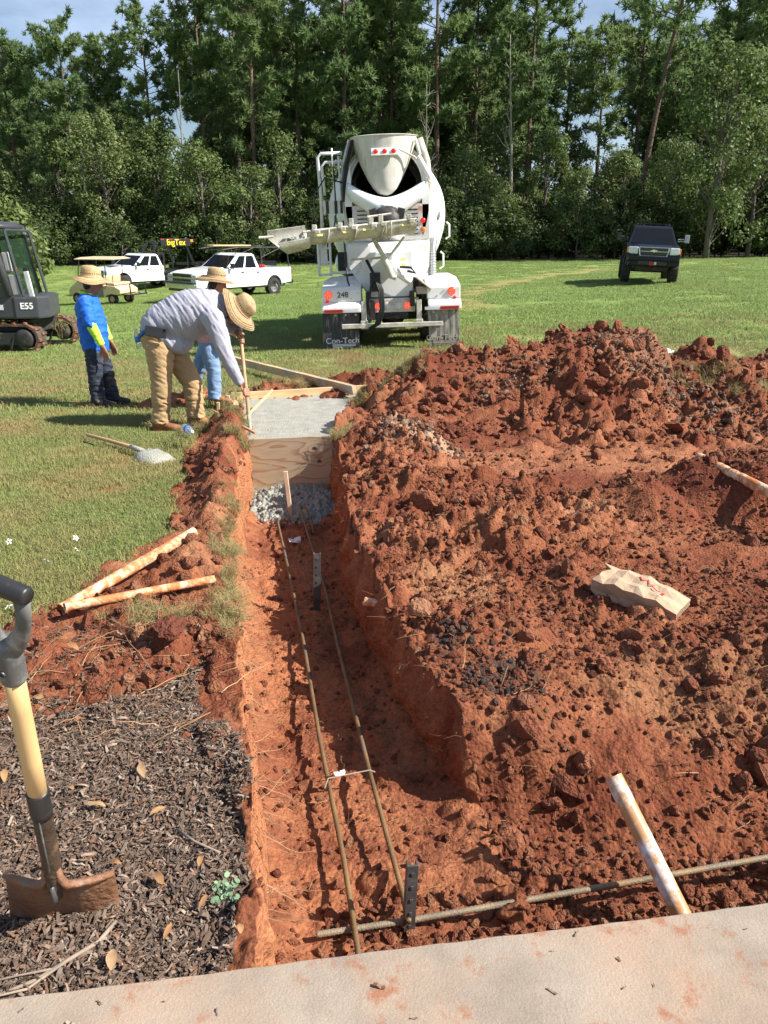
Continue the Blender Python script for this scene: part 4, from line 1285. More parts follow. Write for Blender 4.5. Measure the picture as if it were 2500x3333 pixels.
MAT_REDINK = M('red_print', (0.55, 0.03, 0.04), .7)
MAT_TWIG = M('dry_twig', (0.27, 0.21, 0.16), .9, var=.3, scale=20)

# ---- concrete already poured behind the bulkhead board
def pour():
    bm = BM()
    ys = np.linspace(6.93, 9.72, 60); us = np.linspace(0, 1, 34)
    G = []
    for y in ys:
        xl = float(XL(y)) - .03 - .12 * max(0, y - 8.2); xr = float(XR(y)) + .06 + .25 * max(0, y - 8.6)
        row = []
        for u in us:
            x = xl + (xr - xl) * u
            z = -.125 + .010 * float(fbm(np.array([x]), np.array([y]), .25, 4, 1001)[0]) - .012 * max(0, 1 - 14 * u) - .02 * max(0, 1 - 10 * (1 - u))
            row.append(bm.verts.new((x, y, z)))
        G.append(row)
    for A, B in zip(G, G[1:]):
        for k in range(len(us) - 1): bm.faces.new((A[k], A[k + 1], B[k + 1], B[k]))
    for row in (G[0], G[-1]):
        lo = [bm.verts.new((v.co.x, v.co.y, -.62)) for v in row]
        for k in range(len(row) - 1): bm.faces.new((row[k], lo[k], lo[k + 1], row[k + 1]))
    o = build('concrete_footing', bm, MAT_CONC, smooth=True)
    tag(o, 'freshly poured grey concrete footing levelled behind the plywood board', 'concrete footing')
pour()

def spill():
    nx, ny = 130, 120
    xs, ys = np.linspace(-1.30, -.42, nx), np.linspace(5.72, 6.895, ny)
    X, Y = np.meshgrid(xs, ys)
    base = np.interp(Y, [5.72, 6.0, 6.3, 6.6, 6.9], [-.64, -.56, -.53, -.51, -.50]) + .04 * fbm(X, Y, .3, 3, 1011) - .10 * np.abs((X + .87) / .42) ** 3 * ss(6.4, 5.8, Y)
    edge = .16 * fbm(X, Y, .25, 3, 1012)
    base = base - .22 * ss(6.02, 5.76, Y + edge)
    z = base + lumps(X, Y, .06, 1013, .95, .9, .3, .6) * 1.1 + lumps(X + 5, Y, .03, 1014, .95, .9) * 1.3 + .03 * fbm(X, Y, .2, 3, 1016) + .012 * fbm(X, Y, .03, 2, 1015)
    idx = np.arange(nx * ny).reshape(ny, nx)
    q = np.stack([idx[:-1, :-1], idx[:-1, 1:], idx[1:, 1:], idx[1:, :-1]], -1).reshape(-1, 4)
    me = bpy.data.meshes.new('wet_concrete')
    me.from_pydata(np.stack([X, Y, z], -1).reshape(-1, 3).tolist(), [], q.tolist())
    me.shade_smooth()
    o = mesh_ob('wet_concrete', me, MAT_CONC_W)
    tag(o, 'lumpy wet grey concrete spilled at the foot of the plywood board', 'concrete', kind='stuff')
    cm = [loose(clod_mesh(60 + i, 2), MAT_CONC_W, True) for i in range(4)]
    n = 70
    x = rng.uniform(-1.22, -.5, n); y = 5.9 + rng.random(n) * 0.95
    s = .008 + .014 * rng.random(n) ** 1.8
    zz = np.interp(y, [5.72, 6.0, 6.3, 6.6, 6.9], [-.60, -.53, -.50, -.48, -.47])
    scatter('concrete_lumps', np.stack([x, y, zz], 1), rng.uniform(0, 6.28, (n, 3)), s[:, None] * np.ones(3), rng.integers(0, 4, n), cm, 'lumps of stiff wet concrete before the board')
spill()

# ---- plywood bulkhead with rotary-cut grain and three knots
def plywood():
    m, n, l, p = NT('plywood_grain')
    t = n.new('ShaderNodeTexCoord'); sp = n.new('ShaderNodeSeparateXYZ'); l.new(t.outputs['Object'], sp.inputs[0])
    def math_(op, a, b=None, c=None):
        k = n.new('ShaderNodeMath'); k.operation = op
        for i, v in enumerate((a, b, c)):
            if v is None: continue
            if hasattr(v, 'is_linked'): l.new(v, k.inputs[i])
            else: k.inputs[i].default_value = v
        return k.outputs[0]
    mp_ = n.new('ShaderNodeMapping'); mp_.inputs['Scale'].default_value = (1.3, 1, 5.0); l.new(t.outputs['Object'], mp_.inputs[0])
    z = n.new('ShaderNodeTexNoise'); z.inputs['Scale'].default_value = 1.25; z.inputs['Detail'].default_value = 2; z.inputs['Roughness'].default_value = .35; l.new(mp_.outputs[0], z.inputs[0])
    ph = math_('MULTIPLY', z.outputs['Fac'], 6.5)
    ph = math_('MULTIPLY_ADD', sp.outputs['Z'], 9.0, ph)
    core = None
    for kx, kz in ((.215, .19), (.255, .065), (.215, -.20)):
        dx = math_('MULTIPLY', math_('SUBTRACT', sp.outputs['X'], kx), .8); dz = math_('SUBTRACT', sp.outputs['Z'], kz)
        d = math_('SQRT', math_('ADD', math_('MULTIPLY', dx, dx), math_('MULTIPLY', dz, dz)))
        f = math_('DIVIDE', .09, math_('ADD', d, .035))
        ph = math_('ADD', ph, f)
        c = n.new('ShaderNodeMapRange'); c.inputs[1].default_value = .010; c.inputs[2].default_value = .022; c.inputs[3].default_value = 1; c.inputs[4].default_value = 0
        l.new(d, c.inputs[0]); core = c.outputs[0] if core is None else math_('MAXIMUM', core, c.outputs[0])
    fr = math_('FRACT', ph)
    r = n.new('ShaderNodeValToRGB'); e = r.color_ramp.elements
    e[0].position = 0; e[0].color = (.46, .365, .245, 1); e[1].position = 1; e[1].color = (.43, .34, .225, 1)
    k = e.new(.62); k.color = (.42, .325, .21, 1); k = e.new(.86); k.color = (.33, .19, .10, 1); k = e.new(.94); k.color = (.37, .23, .125, 1)
    l.new(fr, r.inputs[0])
    fine = n.new('ShaderNodeTexNoise'); fine.inputs['Scale'].default_value = 9; mp2 = n.new('ShaderNodeMapping'); mp2.inputs['Scale'].default_value = (1, 1, 26); l.new(t.outputs['Object'], mp2.inputs[0]); l.new(mp2.outputs[0], fine.inputs[0])
    mr = n.new('ShaderNodeMapRange'); mr.inputs[3].default_value = .8; mr.inputs[4].default_value = 1.2; l.new(fine.outputs['Fac'], mr.inputs[0])
    mu = n.new('ShaderNodeMix'); mu.data_type = 'RGBA'; mu.blend_type = 'MULTIPLY'; mu.inputs[0].default_value = 1; l.new(r.outputs[0], mu.inputs[6]); l.new(mr.outputs[0], mu.inputs[7])
    kn = n.new('ShaderNodeMix'); kn.data_type = 'RGBA'; l.new(core, kn.inputs[0]); l.new(mu.outputs[2], kn.inputs[6]); kn.inputs[7].default_value = (.07, .025, .012, 1)
    # cement splashes low on the board
    sn = n.new('ShaderNodeTexNoise'); sn.inputs['Scale'].default_value = 13; sn.inputs['Detail'].default_value = 6; l.new(t.outputs['Object'], sn.inputs[0])
    low = n.new('ShaderNodeMapRange'); low.inputs[1].default_value = .02; low.inputs[2].default_value = -.26; low.inputs[3].default_value = 0; low.inputs[4].default_value = .14; l.new(sp.outputs['Z'], low.inputs[0])
    sr = n.new('ShaderNodeMapRange'); sr.inputs[1].default_value = .64; sr.inputs[2].default_value = .68; l.new(math_('ADD', sn.outputs['Fac'], low.outputs[0]), sr.inputs[0])
    k2 = n.new('ShaderNodeMix'); k2.data_type = 'RGBA'; l.new(sr.outputs[0], k2.inputs[0]); l.new(kn.outputs[2], k2.inputs[6]); k2.inputs[7].default_value = (.33, .33, .29, 1)
    l.new(k2.outputs[2], p.inputs['Base Color']); p.inputs['Roughness'].default_value = .75
    bm = BM()
    bx(bm, (0, 0, 0), (.765, .019, .60))
    o = build('plywood_board', bm, m, bevel=.002)
    o.location = (-.855, 6.912, -.315); o.rotation_euler = (R(-2), R(-2.2), R(1.0))
    tag(o, 'plywood sheet with three knots standing across the trench as a bulkhead', 'board')
plywood()

def board(name, a, b, h, th, mat, label, cat='board', tilt=0, group=None):
    a, b = Vector(a), Vector(b); d = b - a; L = d.length
    bm = BM(); n = max(2, int(L / .25))
    rows = []
    for i in range(n + 1):
        x = L * i / n; w = .004 * math.sin(i * 1.7); rows.append([(x, -th / 2 + w, -h / 2), (x, th / 2 + w, -h / 2), (x, th / 2 + w, h / 2), (x, -th / 2 + w, h / 2)])
    loft(bm, rows)
    o = build(name, bm, mat, bevel=.003)
    o.location = a; o.rotation_euler = (Matrix.Rotation(0, 3, 'X') @ d.to_track_quat('X', 'Z').to_matrix() @ Matrix.Rotation(tilt, 3, 'X')).to_euler()
    return tag(o, label, cat, group)

board('form_board', (-1.86, 9.30, -.115), (-.22, 9.84, -.115), .15, .04, MAT_PINE, 'pale form board closing the far end of the concrete', group='form boards round the footing')
board('form_board', (-1.74, 8.85, -.10), (-1.50, 7.92, -.10), .12, .06, MAT_PINE_C, 'short cement stained form board on the left edge of the concrete', group='form boards round the footing')
board('screed_board', (-3.15, 14.0, -.20), (-.36, 9.36, -.02), .115, .05, MAT_PINE_C, 'long cement stained screed board lying aslant beyond the footing', tilt=R(10))

def stake(base, top, w, mat, label, cat='stake', name='stake', group=None):
    bm = BM(); a, b = Vector(base), Vector(top)
    d = (b - a)
    x_, y_ = frame(d, (0, 1, 0))
    loft(bm, [[a + (x_ * sx + y_ * sy) * w * .25 for sx, sy in ((-1, -1), (1, -1), (1, 1), (-1, 1))],
              [a + d * .12 + (x_ * sx + y_ * sy) * w * .5 for sx, sy in ((-1, -1), (1, -1), (1, 1), (-1, 1))],
              [b + (x_ * sx + y_ * sy) * w * .5 for sx, sy in ((-1, -1), (1, -1), (1, 1), (-1, 1))]])
    o = build(name, bm, mat, bevel=.002)
    return tag(o, label, cat, group)
stake((-.80, 6.28, -.66), (-.845, 6.32, -.165), .034, M('bleached_wood', (.52, .38, .26), .8, var=.2, scale=6), 'pale wooden stake standing before the plywood board')
stake((-.42, 9.60, -.25), (-.42, 9.60, -.045), .05, MAT_PINE, 'short wooden stake holding the slanting screed board')
stake((-1.81, 8.80, -.35), (-1.80, 8.80, .02), .035, MAT_PINE_C, 'rear wooden stake outside the left form board', group='stakes by the left form')
stake((-1.86, 8.45, -.35), (-1.84, 8.45, .01), .03, MAT_PINE_C, 'front wooden stake outside the left form board', group='stakes by the left form')
stake((-1.56, 8.0, -.15), (-1.28, 8.75, .09), .028, MAT_HANDLE2, 'thin wooden stick leaning over the wet concrete', 'stick', 'stick')
stake((-1.83, 8.05, .01), (-1.19, 6.96, .015), .022, MAT_HANDLE2, 'thin straight stick bridging the spoil and the plywood corner', 'stick', 'stick')

# ---- reinforcing steel
def rebar(pts, r, mat, label, pitch=.011, name='rebar', group='reinforcing bars'):
    P_ = [Vector(p) for p in pts]
    L = [0]
    for a, b in zip(P_, P_[1:]): L.append(L[-1] + (b - a).length)
    n = int(L[-1] / (pitch / 2)); Q, Rr = [], []
    ca = np.array([list(p) for p in P_])
    for i in range(n + 1):
        s = L[-1] * i / n
        Q.append(tuple(np.interp(s, L, ca[:, k]) for k in range(3))); Rr.append(r * (1.0 if i % 2 else 1.16))
    bm = BM(); tube(bm, Q, Rr, 7)
    o = build(name, bm, mat, smooth=True)
    return tag(o, label, 'rebar', group)
rebar([(-.885, 6.05, -.50), (-.854, 5.813, -.455), (-.675, 4.899, -.390), (-.537, 4.197, -.352), (-.421, 3.587, -.322), (-.272, 2.739, -.287), (-.194, 2.342, -.272), (-.133, 2.029, -.262), (-.081, 1.713, -.258), (-.04, 1.47, -.26)],
      .0085, MAT_REBAR, 'left one of the two long bars running down the trench')
rebar([(-.735, 6.30, -.455), (-.59, 5.523, -.425), (-.502, 5.065, -.390), (-.36, 4.318, -.350), (-.242, 3.569, -.312), (-.138, 2.966, -.286), (-.06, 2.514, -.268), (.005, 2.164, -.256), (.058, 1.888, -.252), (.075, 1.78, -.254)],
      .0085, MAT_REBAR, 'right one of the two long bars running down the trench')
rebar([(-.69, 6.28, -.45), (-.60, 5.95, -.47), (-.555, 5.68, -.49)], .008, MAT_REBAR, 'short bar end overlapping the right long bar at the spill')
rebar([(-.203, 1.757, -.280), (.1, 1.81, -.277), (.73, 1.907, -.24), (1.246, 1.981, -.20), (1.9, 2.08, -.16)], .0095, MAT_REBAR_D, 'thick crossbar lying along the front of the slab', .013)

# ---- steel channel stakes
def channel(base, h, wd, label, rz=0, tilt=0):
    bm = BM(); t = .006; w_ = wd
    prism(bm, [(-w_ / 2, -.014), (w_ / 2, -.014), (w_ / 2, .014), (w_ / 2 - t, .014), (w_ / 2 - t, -.014 + t), (-w_ / 2 + t, -.014 + t), (-w_ / 2 + t, .014), (-w_ / 2, .014)], 0, h, 'xy')
    for i in range(int(h / .05)):
        bx(bm, (0, -.0155, .03 + i * .05), (.010, .003, .012))
    o = build('channel_stake', bm, MAT_STEELP, bevel=.001)
    o.location = base; o.rotation_euler = (R(tilt), R(2), rz)
    tag(o, label, 'stake', 'steel channel stakes in the trench')
channel((.073, 1.80, -.36), .31, .034, 'dark steel channel stake beside the slab edge', .15)
channel((-.405, 4.158, -.44), .41, .044, 'dark steel channel stake half way along the trench', .1)

def wire(pts, r, mat, label, name='tie_wire', cat='wire'):
    bm = BM(); tube(bm, pts, r, 5)
    return tag(build(name, bm, mat, smooth=True), label, cat)
wire([(-.225, 2.39, -.262), (-.214, 2.44, -.256), (-.14, 2.462, -.255), (-.055, 2.49, -.257), (-.035, 2.49, -.266)], .003, MAT_TWIG, 'thin wire tying the two long bars together')
bm = BM(); bx(bm, (0, 0, 0), (.045, .018, .003), (.2, .3, .5)); bx(bm, (.012, .004, .006), (.02, .014, .003), (.5, -.3, .1))
o = build('paper_scrap', bm, M('white_scrap', (.8, .8, .78), .6)); o.location = (-.172, 2.462, -.252); tag(o, 'tiny white scrap caught on the tie wire', 'scrap')
bm = BM(); bx(bm, (0, 0, 0), (.10, .05, .004), (.2, .3, .5)); bx(bm, (.02, .01, .012), (.05, .04, .003), (.5, -.3, .1))
o = build('paper_scrap', bm, M('grey_scrap', (.62, .6, .6), .6)); o.location = (-.679, 5.446, floorz(0, 5.446) + .04); tag(o, 'crumpled pale scrap on the trench floor near the spill', 'scrap')
bm = BM(); bx(bm, (0, 0, .05), (.12, .08, .08), (.3, .2, .5), (.6, .5)); bx(bm, (.05, .01, .03), (.14, .05, .02), (.1, -.3, .1))
o = build('paper_scrap', bm, M('white_litter', (.85, .85, .85), .6)); o.location = (4.97, 13.63, gzf(4.97, 13.63)); tag(o, 'white scrap of litter on the lawn behind the spoil heap', 'scrap')

# ---- pipes
def pipe(a, b, r, mat, label, cat='pipe', name='pipe', group=None, jag=0, seg=20, bend=0):
    a, b = Vector(a), Vector(b); d = b - a; L = d.length; bm = BM()
    g = random.Random(int(a.x * 1000)); u, v = frame(d); dn = d.normalized()
    def ring(t, rr, jg=0):
        c = a + d * t + u * bend * math.sin(math.pi * t)
        return [c + (u * math.cos(q) + v * math.sin(q)) * rr + dn * (g.uniform(-jg, jg) if jg else 0) for q in (2 * math.pi * k / seg for k in range(seg))]
    ts = [i / 12 for i in range(13)]
    outer = [ring(t, r, jag if i in (0, 12) else 0) for i, t in enumerate(ts)]
    inner = [ring(t, r * .86) for t in ts[::-1]]
    vr = [[bm.verts.new(p) for p in q] for q in outer + inner]
    m_ = len(vr)
    for i in range(m_):
        A, B = vr[i], vr[(i + 1) % m_]
        for k in range(seg): bm.faces.new((A[k], A[(k + 1) % seg], B[(k + 1) % seg], B[k]))
    return tag(build(name, bm, mat, auto=40), label, cat, group)
pipe((.925, 1.70, -.28), (.735, 2.045, .065), .029, MAT_PVC, 'white plastic pipe leaning out of the dirt beside the slab')
pipe((-1.545, 3.315, surf(-1.545, 3.315) + .032), (-1.08, 4.09, surf(-1.08, 4.09) + .075), .029, MAT_CLAYPIPE, 'thicker clay smeared pipe, farther of the pair on the grass', group='clay smeared pipes left of the trench', jag=.004)
pipe((-1.49, 3.235, max(surf(-1.49, 3.235), surf(-1.19, 3.445)) + .030), (-.885, 3.655, max(surf(-.885, 3.655), surf(-1.04, 3.55)) + .045), .021, MAT_CLAYPIPE, 'thinner clay smeared pipe, nearer of the pair on the grass', group='clay smeared pipes left of the trench', jag=.004)
pipe((2.30, 5.42, surf(2.30, 5.42) + .02), (2.52, 4.05, surf(2.52, 4.05) + .16), .036, MAT_CLAYPIPE, 'clay smeared pipe poking from the dark mound on the right', jag=.006)
pipe((-.10, 3.60, -.07), (.18, 3.52, -.09), .023, MAT_CLAYPIPE, 'broken pipe stub sticking out of the trench wall', jag=.012)

# ---- tools
def near_shovel():
    e = empty('shovel', (-.845, 1.555, 0.0), 'square shovel with yellow wooden shaft and black grip stuck in mulch', 'shovel')
    ax = (Vector((-.676, 1.218, 1.125)) - Vector((-.845, 1.555, 0))).normalized(); e.scale = (1.06, 1.06, 1.06)
    xx = Vector((1, .10, 0)); xx = (xx - ax * xx.dot(ax)).normalized(); yy = ax.cross(xx)
    e.rotation_euler = Matrix((xx, yy, ax)).transposed().to_euler()
    # blade: dished plate with forward-bent sides and rolled step edges
    bm = BM(); nx, nz = 25, 15; G = {}
    for side in (0, 1):
        for i in range(nx):
            u = -1 + 2 * i / (nx - 1)
            for j in range(nz):
                v = j / (nz - 1)
                wd = .136 - .012 * v
                x = u * wd; z = -.085 + .25 * v
                y = .034 * u * u * (0.55 + .45 * v) + .03 * (1 - v) ** 2 * 0 + .012 * math.exp(-(u / .22) ** 2) * v + .010 * math.cos(u * 5) * .3
                z += -.004 * abs(u) * (1 - v)
                G[side, i, j] = bm.verts.new((x, y + side * .004, z))
    for side in (0, 1):
        for i in range(nx - 1):
            for j in range(nz - 1):
                q = [G[side, i, j], G[side, i + 1, j], G[side, i + 1, j + 1], G[side, i, j + 1]]
                bm.faces.new(q if side == 0 else q[::-1])
    ring = [(i, 0) for i in range(nx)] + [(nx - 1, j) for j in range(1, nz)] + [(i, nz - 1) for i in range(nx - 2, -1, -1)] + [(0, j) for j in range(nz - 2, 0, -1)]
    for k in range(len(ring)):
        a, b = ring[k], ring[(k + 1) % len(ring)]
        bm.faces.new((G[0, a[0], a[1]], G[1, a[0], a[1]], G[1, b[0], b[1]], G[0, b[0], b[1]]))
    blade = build('blade', bm, MAT_RUSTY, e, smooth=True)
    bm = BM()
    for s in (-1, 1):      # rolled foot steps curving up into the neck
        tube(bm, [(s * .014, -.010, .255), (s * .017, -.012, .215), (s * .027, -.012, .186), (s * .048, -.002, .172), (s * .085, .010, .166), (s * .124, .028, .162)], [.009, .011, .0115, .0105, .010, .008], 8, flat=(1, .75))
    build('step', bm, MAT_RUSTY, blade, smooth=True)
    # socket: two folded halves with a seam running down to the frog
    bm = BM()
    tube(bm, [(0, -.004, .12), (0, -.006, .18), (0, -.004, .24), (0, 0, .30), (0, 0, .44), (0, 0, .475)], [.012, .019, .0215, .0205, .0205, .0205], 16)
    sock = build('socket', bm, MAT_SOCKET, e, smooth=True)
    bm = BM(); tube(bm, [(0, -.0235, .20), (0, -.0212, .30), (0, -.0208, .46)], [.003, .0025, .002], 6); tube(bm, [(0, -.024, .20), (0, -.022, .15), (0, -.010, .10)], [.012, .017, .006], 10, flat=(.8, .4))
    build('seam', bm, MAT_STEELP, sock, smooth=True)
    bm = BM(); tube(bm, [(0, 0, .452), (0, 0, .47), (0, 0, .50), (0, 0, .535), (0, 0, .54)], [.0222, .0232, .0226, .0232, .0215], 18)
    build('tape_wrap', bm, MAT_BLACKPL, e, smooth=True)
    bm = BM(); tube(bm, [(0, 0, .47), (0, 0, .65), (0, 0, .80), (0, 0, .93)], [.0195, .0196, .019, .0185], 18)
    build('shaft', bm, MAT_HANDLE, e, smooth=True)
    bm = BM()
    tube(bm, [(0, 0, .885), (0, 0, .89), (0, 0, .925), (0, 0, .955), (0, 0, .985)], [.0225, .0235, .0235, .0225, .020], 16)
    for s in (-1, 1):
        tube(bm, [(0, 0, .955), (s * .020, 0, .985), (s * .038, 0, 1.02), (s * .047, 0, 1.06), (s * .048, 0, 1.10)], [.017, .0155, .0125, .0115, .0135], 10, flat=(.72, 1.25))
    yoke = build('yoke', bm, MAT_GREYPL, e, smooth=True); yoke.rotation_euler = (0, 0, R(-24))
    bm = BM(); lathe(bm, [(0, -.003), (.006, -.003), (.007, 0), (.006, .002)], (0, -.0235, .92), (0, -1, 0), 12)
    build('rivet', bm, MAT_STEELP, yoke, smooth=True)
    bm = BM(); tube(bm, [(-.064, 0, 1.113), (-.059, 0, 1.113), (0, 0, 1.115), (.059, 0, 1.113), (.064, 0, 1.113)], [.0135, .0165, .0175, .0165, .0135], 16)
    build('grip', bm, MAT_BLACKPL, e, smooth=True).rotation_euler = (0, 0, R(-24))
near_shovel()

def far_shovel():
    x, y = -1.97, 6.36
    e = empty('shovel', (x, y, surf(x, y)), 'shovel lying on the lawn, its blade caked with grey concrete', 'shovel', (0, 0, math.atan2(.55, -.62)))
    bm = BM()
    rows = []
    for i, (t, wd, h) in enumerate(((-.16, .08, .03), (-.15, .125, .045), (-.05, .14, .075), (.06, .14, .085), (.13, .12, .075), (.17, .06, .05))):
        rows.append([(t, wd * math.cos(a), max(0.0, h * math.sin(a) * (1 + .15 * math.sin(5 * a + i)))) for a in (math.pi * k / 10 for k in range(11))])
    loft(bm, rows)
    build('blade', bm, MAT_CONC, e, smooth=True)
    bm = BM(); tube(bm, [(.14, 0, .05), (.3, 0, .06), (.36, 0, .06)], [.026, .022, .019], 10); build('socket', bm, MAT_CONC, e, smooth=True)
    bm = BM(); tube(bm, [(.3, 0, .06), (.7, 0, .055), (1.12, 0, .045)], [.018, .017, .016], 10, dome=True); build('handle', bm, MAT_HANDLE2, e, smooth=True)
far_shovel()

# ---- litter: bottle, paper bag
MAT_CLEAR = M('clear_plastic', (.82, .88, .92), .12, var=.02, trans=.75, alpha=.55, spec=.6)
MAT_BLUELAB = M('blue_label', (.03, .22, .72), .4, var=.15, scale=18, dirt=(.75, .8, .85), damt=.3, dscale=16)
def bottle(loc, rot, label, s=1.0, group=None):
    e = empty('water_bottle', loc, label, 'bottle', rot, group); e.scale = (s, s, s)
    bm = BM()
    lathe(bm, [(0, .004), (.024, 0), (.031, .006), (.032, .02), (.029, .03), (.032, .04), (.029, .05), (.032, .06), (.032, .13), (.028, .155), (.014, .182), (.0125, .19), (.0125, .20)], seg=18)
    build('body', bm, MAT_CLEAR, e, smooth=True)
    bm = BM(); lathe(bm, [(.0328, .075), (.0328, .125), (.0322, .125), (.0322, .075)], seg=18, closed=True); build('wrapper', bm, MAT_BLUELAB, e, smooth=True)
    bm = BM(); lathe(bm, [(0, .212), (.014, .212), (.0145, .196), (.0125, .195)], seg=16); build('cap', bm, M('white_cap', (.85, .87, .9), .4), e, smooth=True)
    return e
bottle((-1.885, 7.10, surf(-1.88, 7.05) + .10), (R(90), R(0), R(32)), 'empty clear water bottle with blue label lying by the spoil', 1.12)

def paper_bag():
    e = empty('paper_bag', (1.25, 3.36, surf(1.25, 3.36)), 'crumpled brown paper bag with red print lying on the dirt', 'paper bag'); e.scale = (.84, .84, .84)
    g = random.Random(5); bm = BM()
    a, b = Vector((-.175, .225, .075)), Vector((.19, -.115, .055)); d = (b - a).normalized()
    side = Vector((.55, .80, .16)); side = (side - d * side.dot(d)).normalized(); up = side.cross(d) * -1
    if up.z < 0: up = -up
    N = 12
    rings = []
    for i in range(9):
        t = i / 8; c = a.lerp(b, t)
        w_ = .105 * (1 - .12 * t) + (.003 if i % 2 else -.001); h_ = .070 * (1 - .1 * t) * (.80 + .35 * math.sin(math.pi * min(1, t + .1))) * (1.12, .95, 1.06, .9, 1.04, .94, 1.0, .84, .42)[i]
        ring = []
        for k, (u, v) in enumerate(((-1, -.95), (-.5, -1), (0, -.97), (.5, -1), (1, -.95), (.90, 0), (1, .95), (.55, 1.04), (.05, .84), (-.45, 1.02), (-1, .90), (-.90, -.05))):
            j = .008 if i < 8 else .003
            p = c + side * (u * w_ + g.uniform(-j, j)) + up * (v * h_ + g.uniform(-j, j))
            if i == 0: p += d * g.uniform(-.045, .03)
            p.z = max(p.z, .004 + .006 * g.random())
            ring.append(p)
        rings.append(ring)
    # outer skin, then inner skin so that the mouth is open
    inner = [[p.lerp(sum(r, Vector()) / N, .05) for p in r] for r in rings]
    vr = [[bm.verts.new(p) for p in r] for r in rings]; vi = [[bm.verts.new(p) for p in r] for r in inner]
    for W_, flip in ((vr, False), (vi, True)):
        for A, B in zip(W_, W_[1:]):
            for k in range(N):
                q = (A[k], A[(k + 1) % N], B[(k + 1) % N], B[k]); bm.faces.new(q[::-1] if flip else q)
    bm.faces.new(vr[-1]); bm.faces.new(vi[-1][::-1])
    for k in range(N): bm.faces.new((vr[0][(k + 1) % N], vr[0][k], vi[0][k], vi[0][(k + 1) % N]))
    build('bag', bm, MAT_KRAFT, e)
    # faint red brush-like print on the upper side
    bm = BM()
    def on(t, u, k=.004): return a.lerp(b, t) + side * u * .105 + up * (.070 * (1 - .1 * t) * (.80 + .35 * math.sin(math.pi * min(1, t + .1))) + k)
    for pl in ([(.42, .55), (.47, .3), (.52, .45), (.58, .15), (.62, .3)], [(.50, .62), (.54, .42)], [(.62, .1), (.69, -.1), (.73, -.05)]):
        tube(bm, [on(t, u) for t, u in pl], .0042, 6, flat=(1, .35))
    lathe(bm, [(0, .002), (.011, .001), (.012, 0)], on(.76, -.12, .002), up, 12)
    build('print', bm, MAT_REDINK, e)
paper_bag()

# ---- small growth and litter on the mulch
def leaf_mesh(seed):
    g = random.Random(seed); bm = BM(); L, W = 1.0, g.uniform(.34, .5); rows = []
    for i in range(6):
        t = i / 5; wd = W * math.sin(math.pi * (.06 + .9 * t)) ** .8; z = .18 * math.sin(t * 3 + g.random())
        rows.append([bm.verts.new(((t - .5) * L, -wd / 2, z + .12 * wd + g.uniform(-.02, .02))), bm.verts.new(((t - .5) * L, 0, z)), bm.verts.new(((t - .5) * L, wd / 2, z + .16 * wd))])
    for A, B in zip(rows, rows[1:]):
        for k in (0, 1): bm.faces.new((A[k], A[k + 1], B[k + 1], B[k]))
    me = bpy.data.meshes.new('dead_leaf'); bm.to_mesh(me); bm.free(); me.materials.append(MAT_LEAFD); me.shade_smooth()
    return me
LM = [leaf_mesh(i) for i in range(5)]
for i, (x, y, s) in enumerate(((-.62, 1.66, .05), (-.55, 1.49, .04), (-.66, 1.40, .055), (-.9, 1.95, .07), (-1.0, 2.02, .05), (-.80, 2.12, .06), (-.70, 1.93, .05), (-1.12, 2.4, .06),
                               (-.52, 1.72, .045), (-.76, 1.72, .04), (-1.25, 2.1, .05), (-.48, 1.58, .04), (-1.3, 2.5, .06), (-.95, 1.72, .045), (-1.35, 2.95, .07), (-.36, 1.47, .035))):
    o = bpy.data.objects.new('dead_leaf', LM[i % 5]); link(o)
    o.location = (x, y, surf(x, y) + .03); o.rotation_euler = (random.uniform(-.3, .3), random.uniform(-.3, .3), random.uniform(0, 6.28)); o.scale = (s, s, s)
    tag(o, 'curled tan dead leaf lying on the bark mulch', 'leaf', 'dead leaves on the mulch')

def weed():
    e = empty('weed', (-.435, 1.60, surf(-.435, 1.60)), 'small grey green weed sprouting at the mulch edge', 'plant'); e.scale = (.72, .72, .72)
    g = random.Random(3); bs, bl = BM(), BM()
    for k, (dx, dy, h) in enumerate(((-.03, .05, .05), (.03, .02, .05), (-.02, -.02, .04), (.06, -.01, .04), (0, .08, .06), (.045, .06, .045))):
        tip = Vector((dx, dy, h)); tube(bs, [(0, 0, 0), tip * .55 + Vector((0, 0, .012)), tip], [.0022, .0016, .001], 5)
        for j in range(7):
            c = tip * (0.45 + .58 * j / 6) + Vector((g.gauss(0, .006), g.gauss(0, .006), .004)); r = g.uniform(.006, .0105); a = g.uniform(0, 6.28)
            n_ = Vector((g.gauss(0, .35), g.gauss(-.2, .35), 1)).normalized(); p, q = frame(n_)
            d = (p * math.cos(a) + q * math.sin(a)) * r; f = (q * math.cos(a) - p * math.sin(a)) * r
            bl.faces.new([bl.verts.new(c + d * math.cos(w_) * 1.25 + f * math.sin(w_)) for w_ in (6.283 * i / 8 for i in range(8))])
    build('stem', bs, M('weed_stem', (.16, .20, .09), .7), e)
    build('leaf', bl, M('weed_leaf', (.17, .27, .15), .6, var=.2, scale=30), e)
weed()

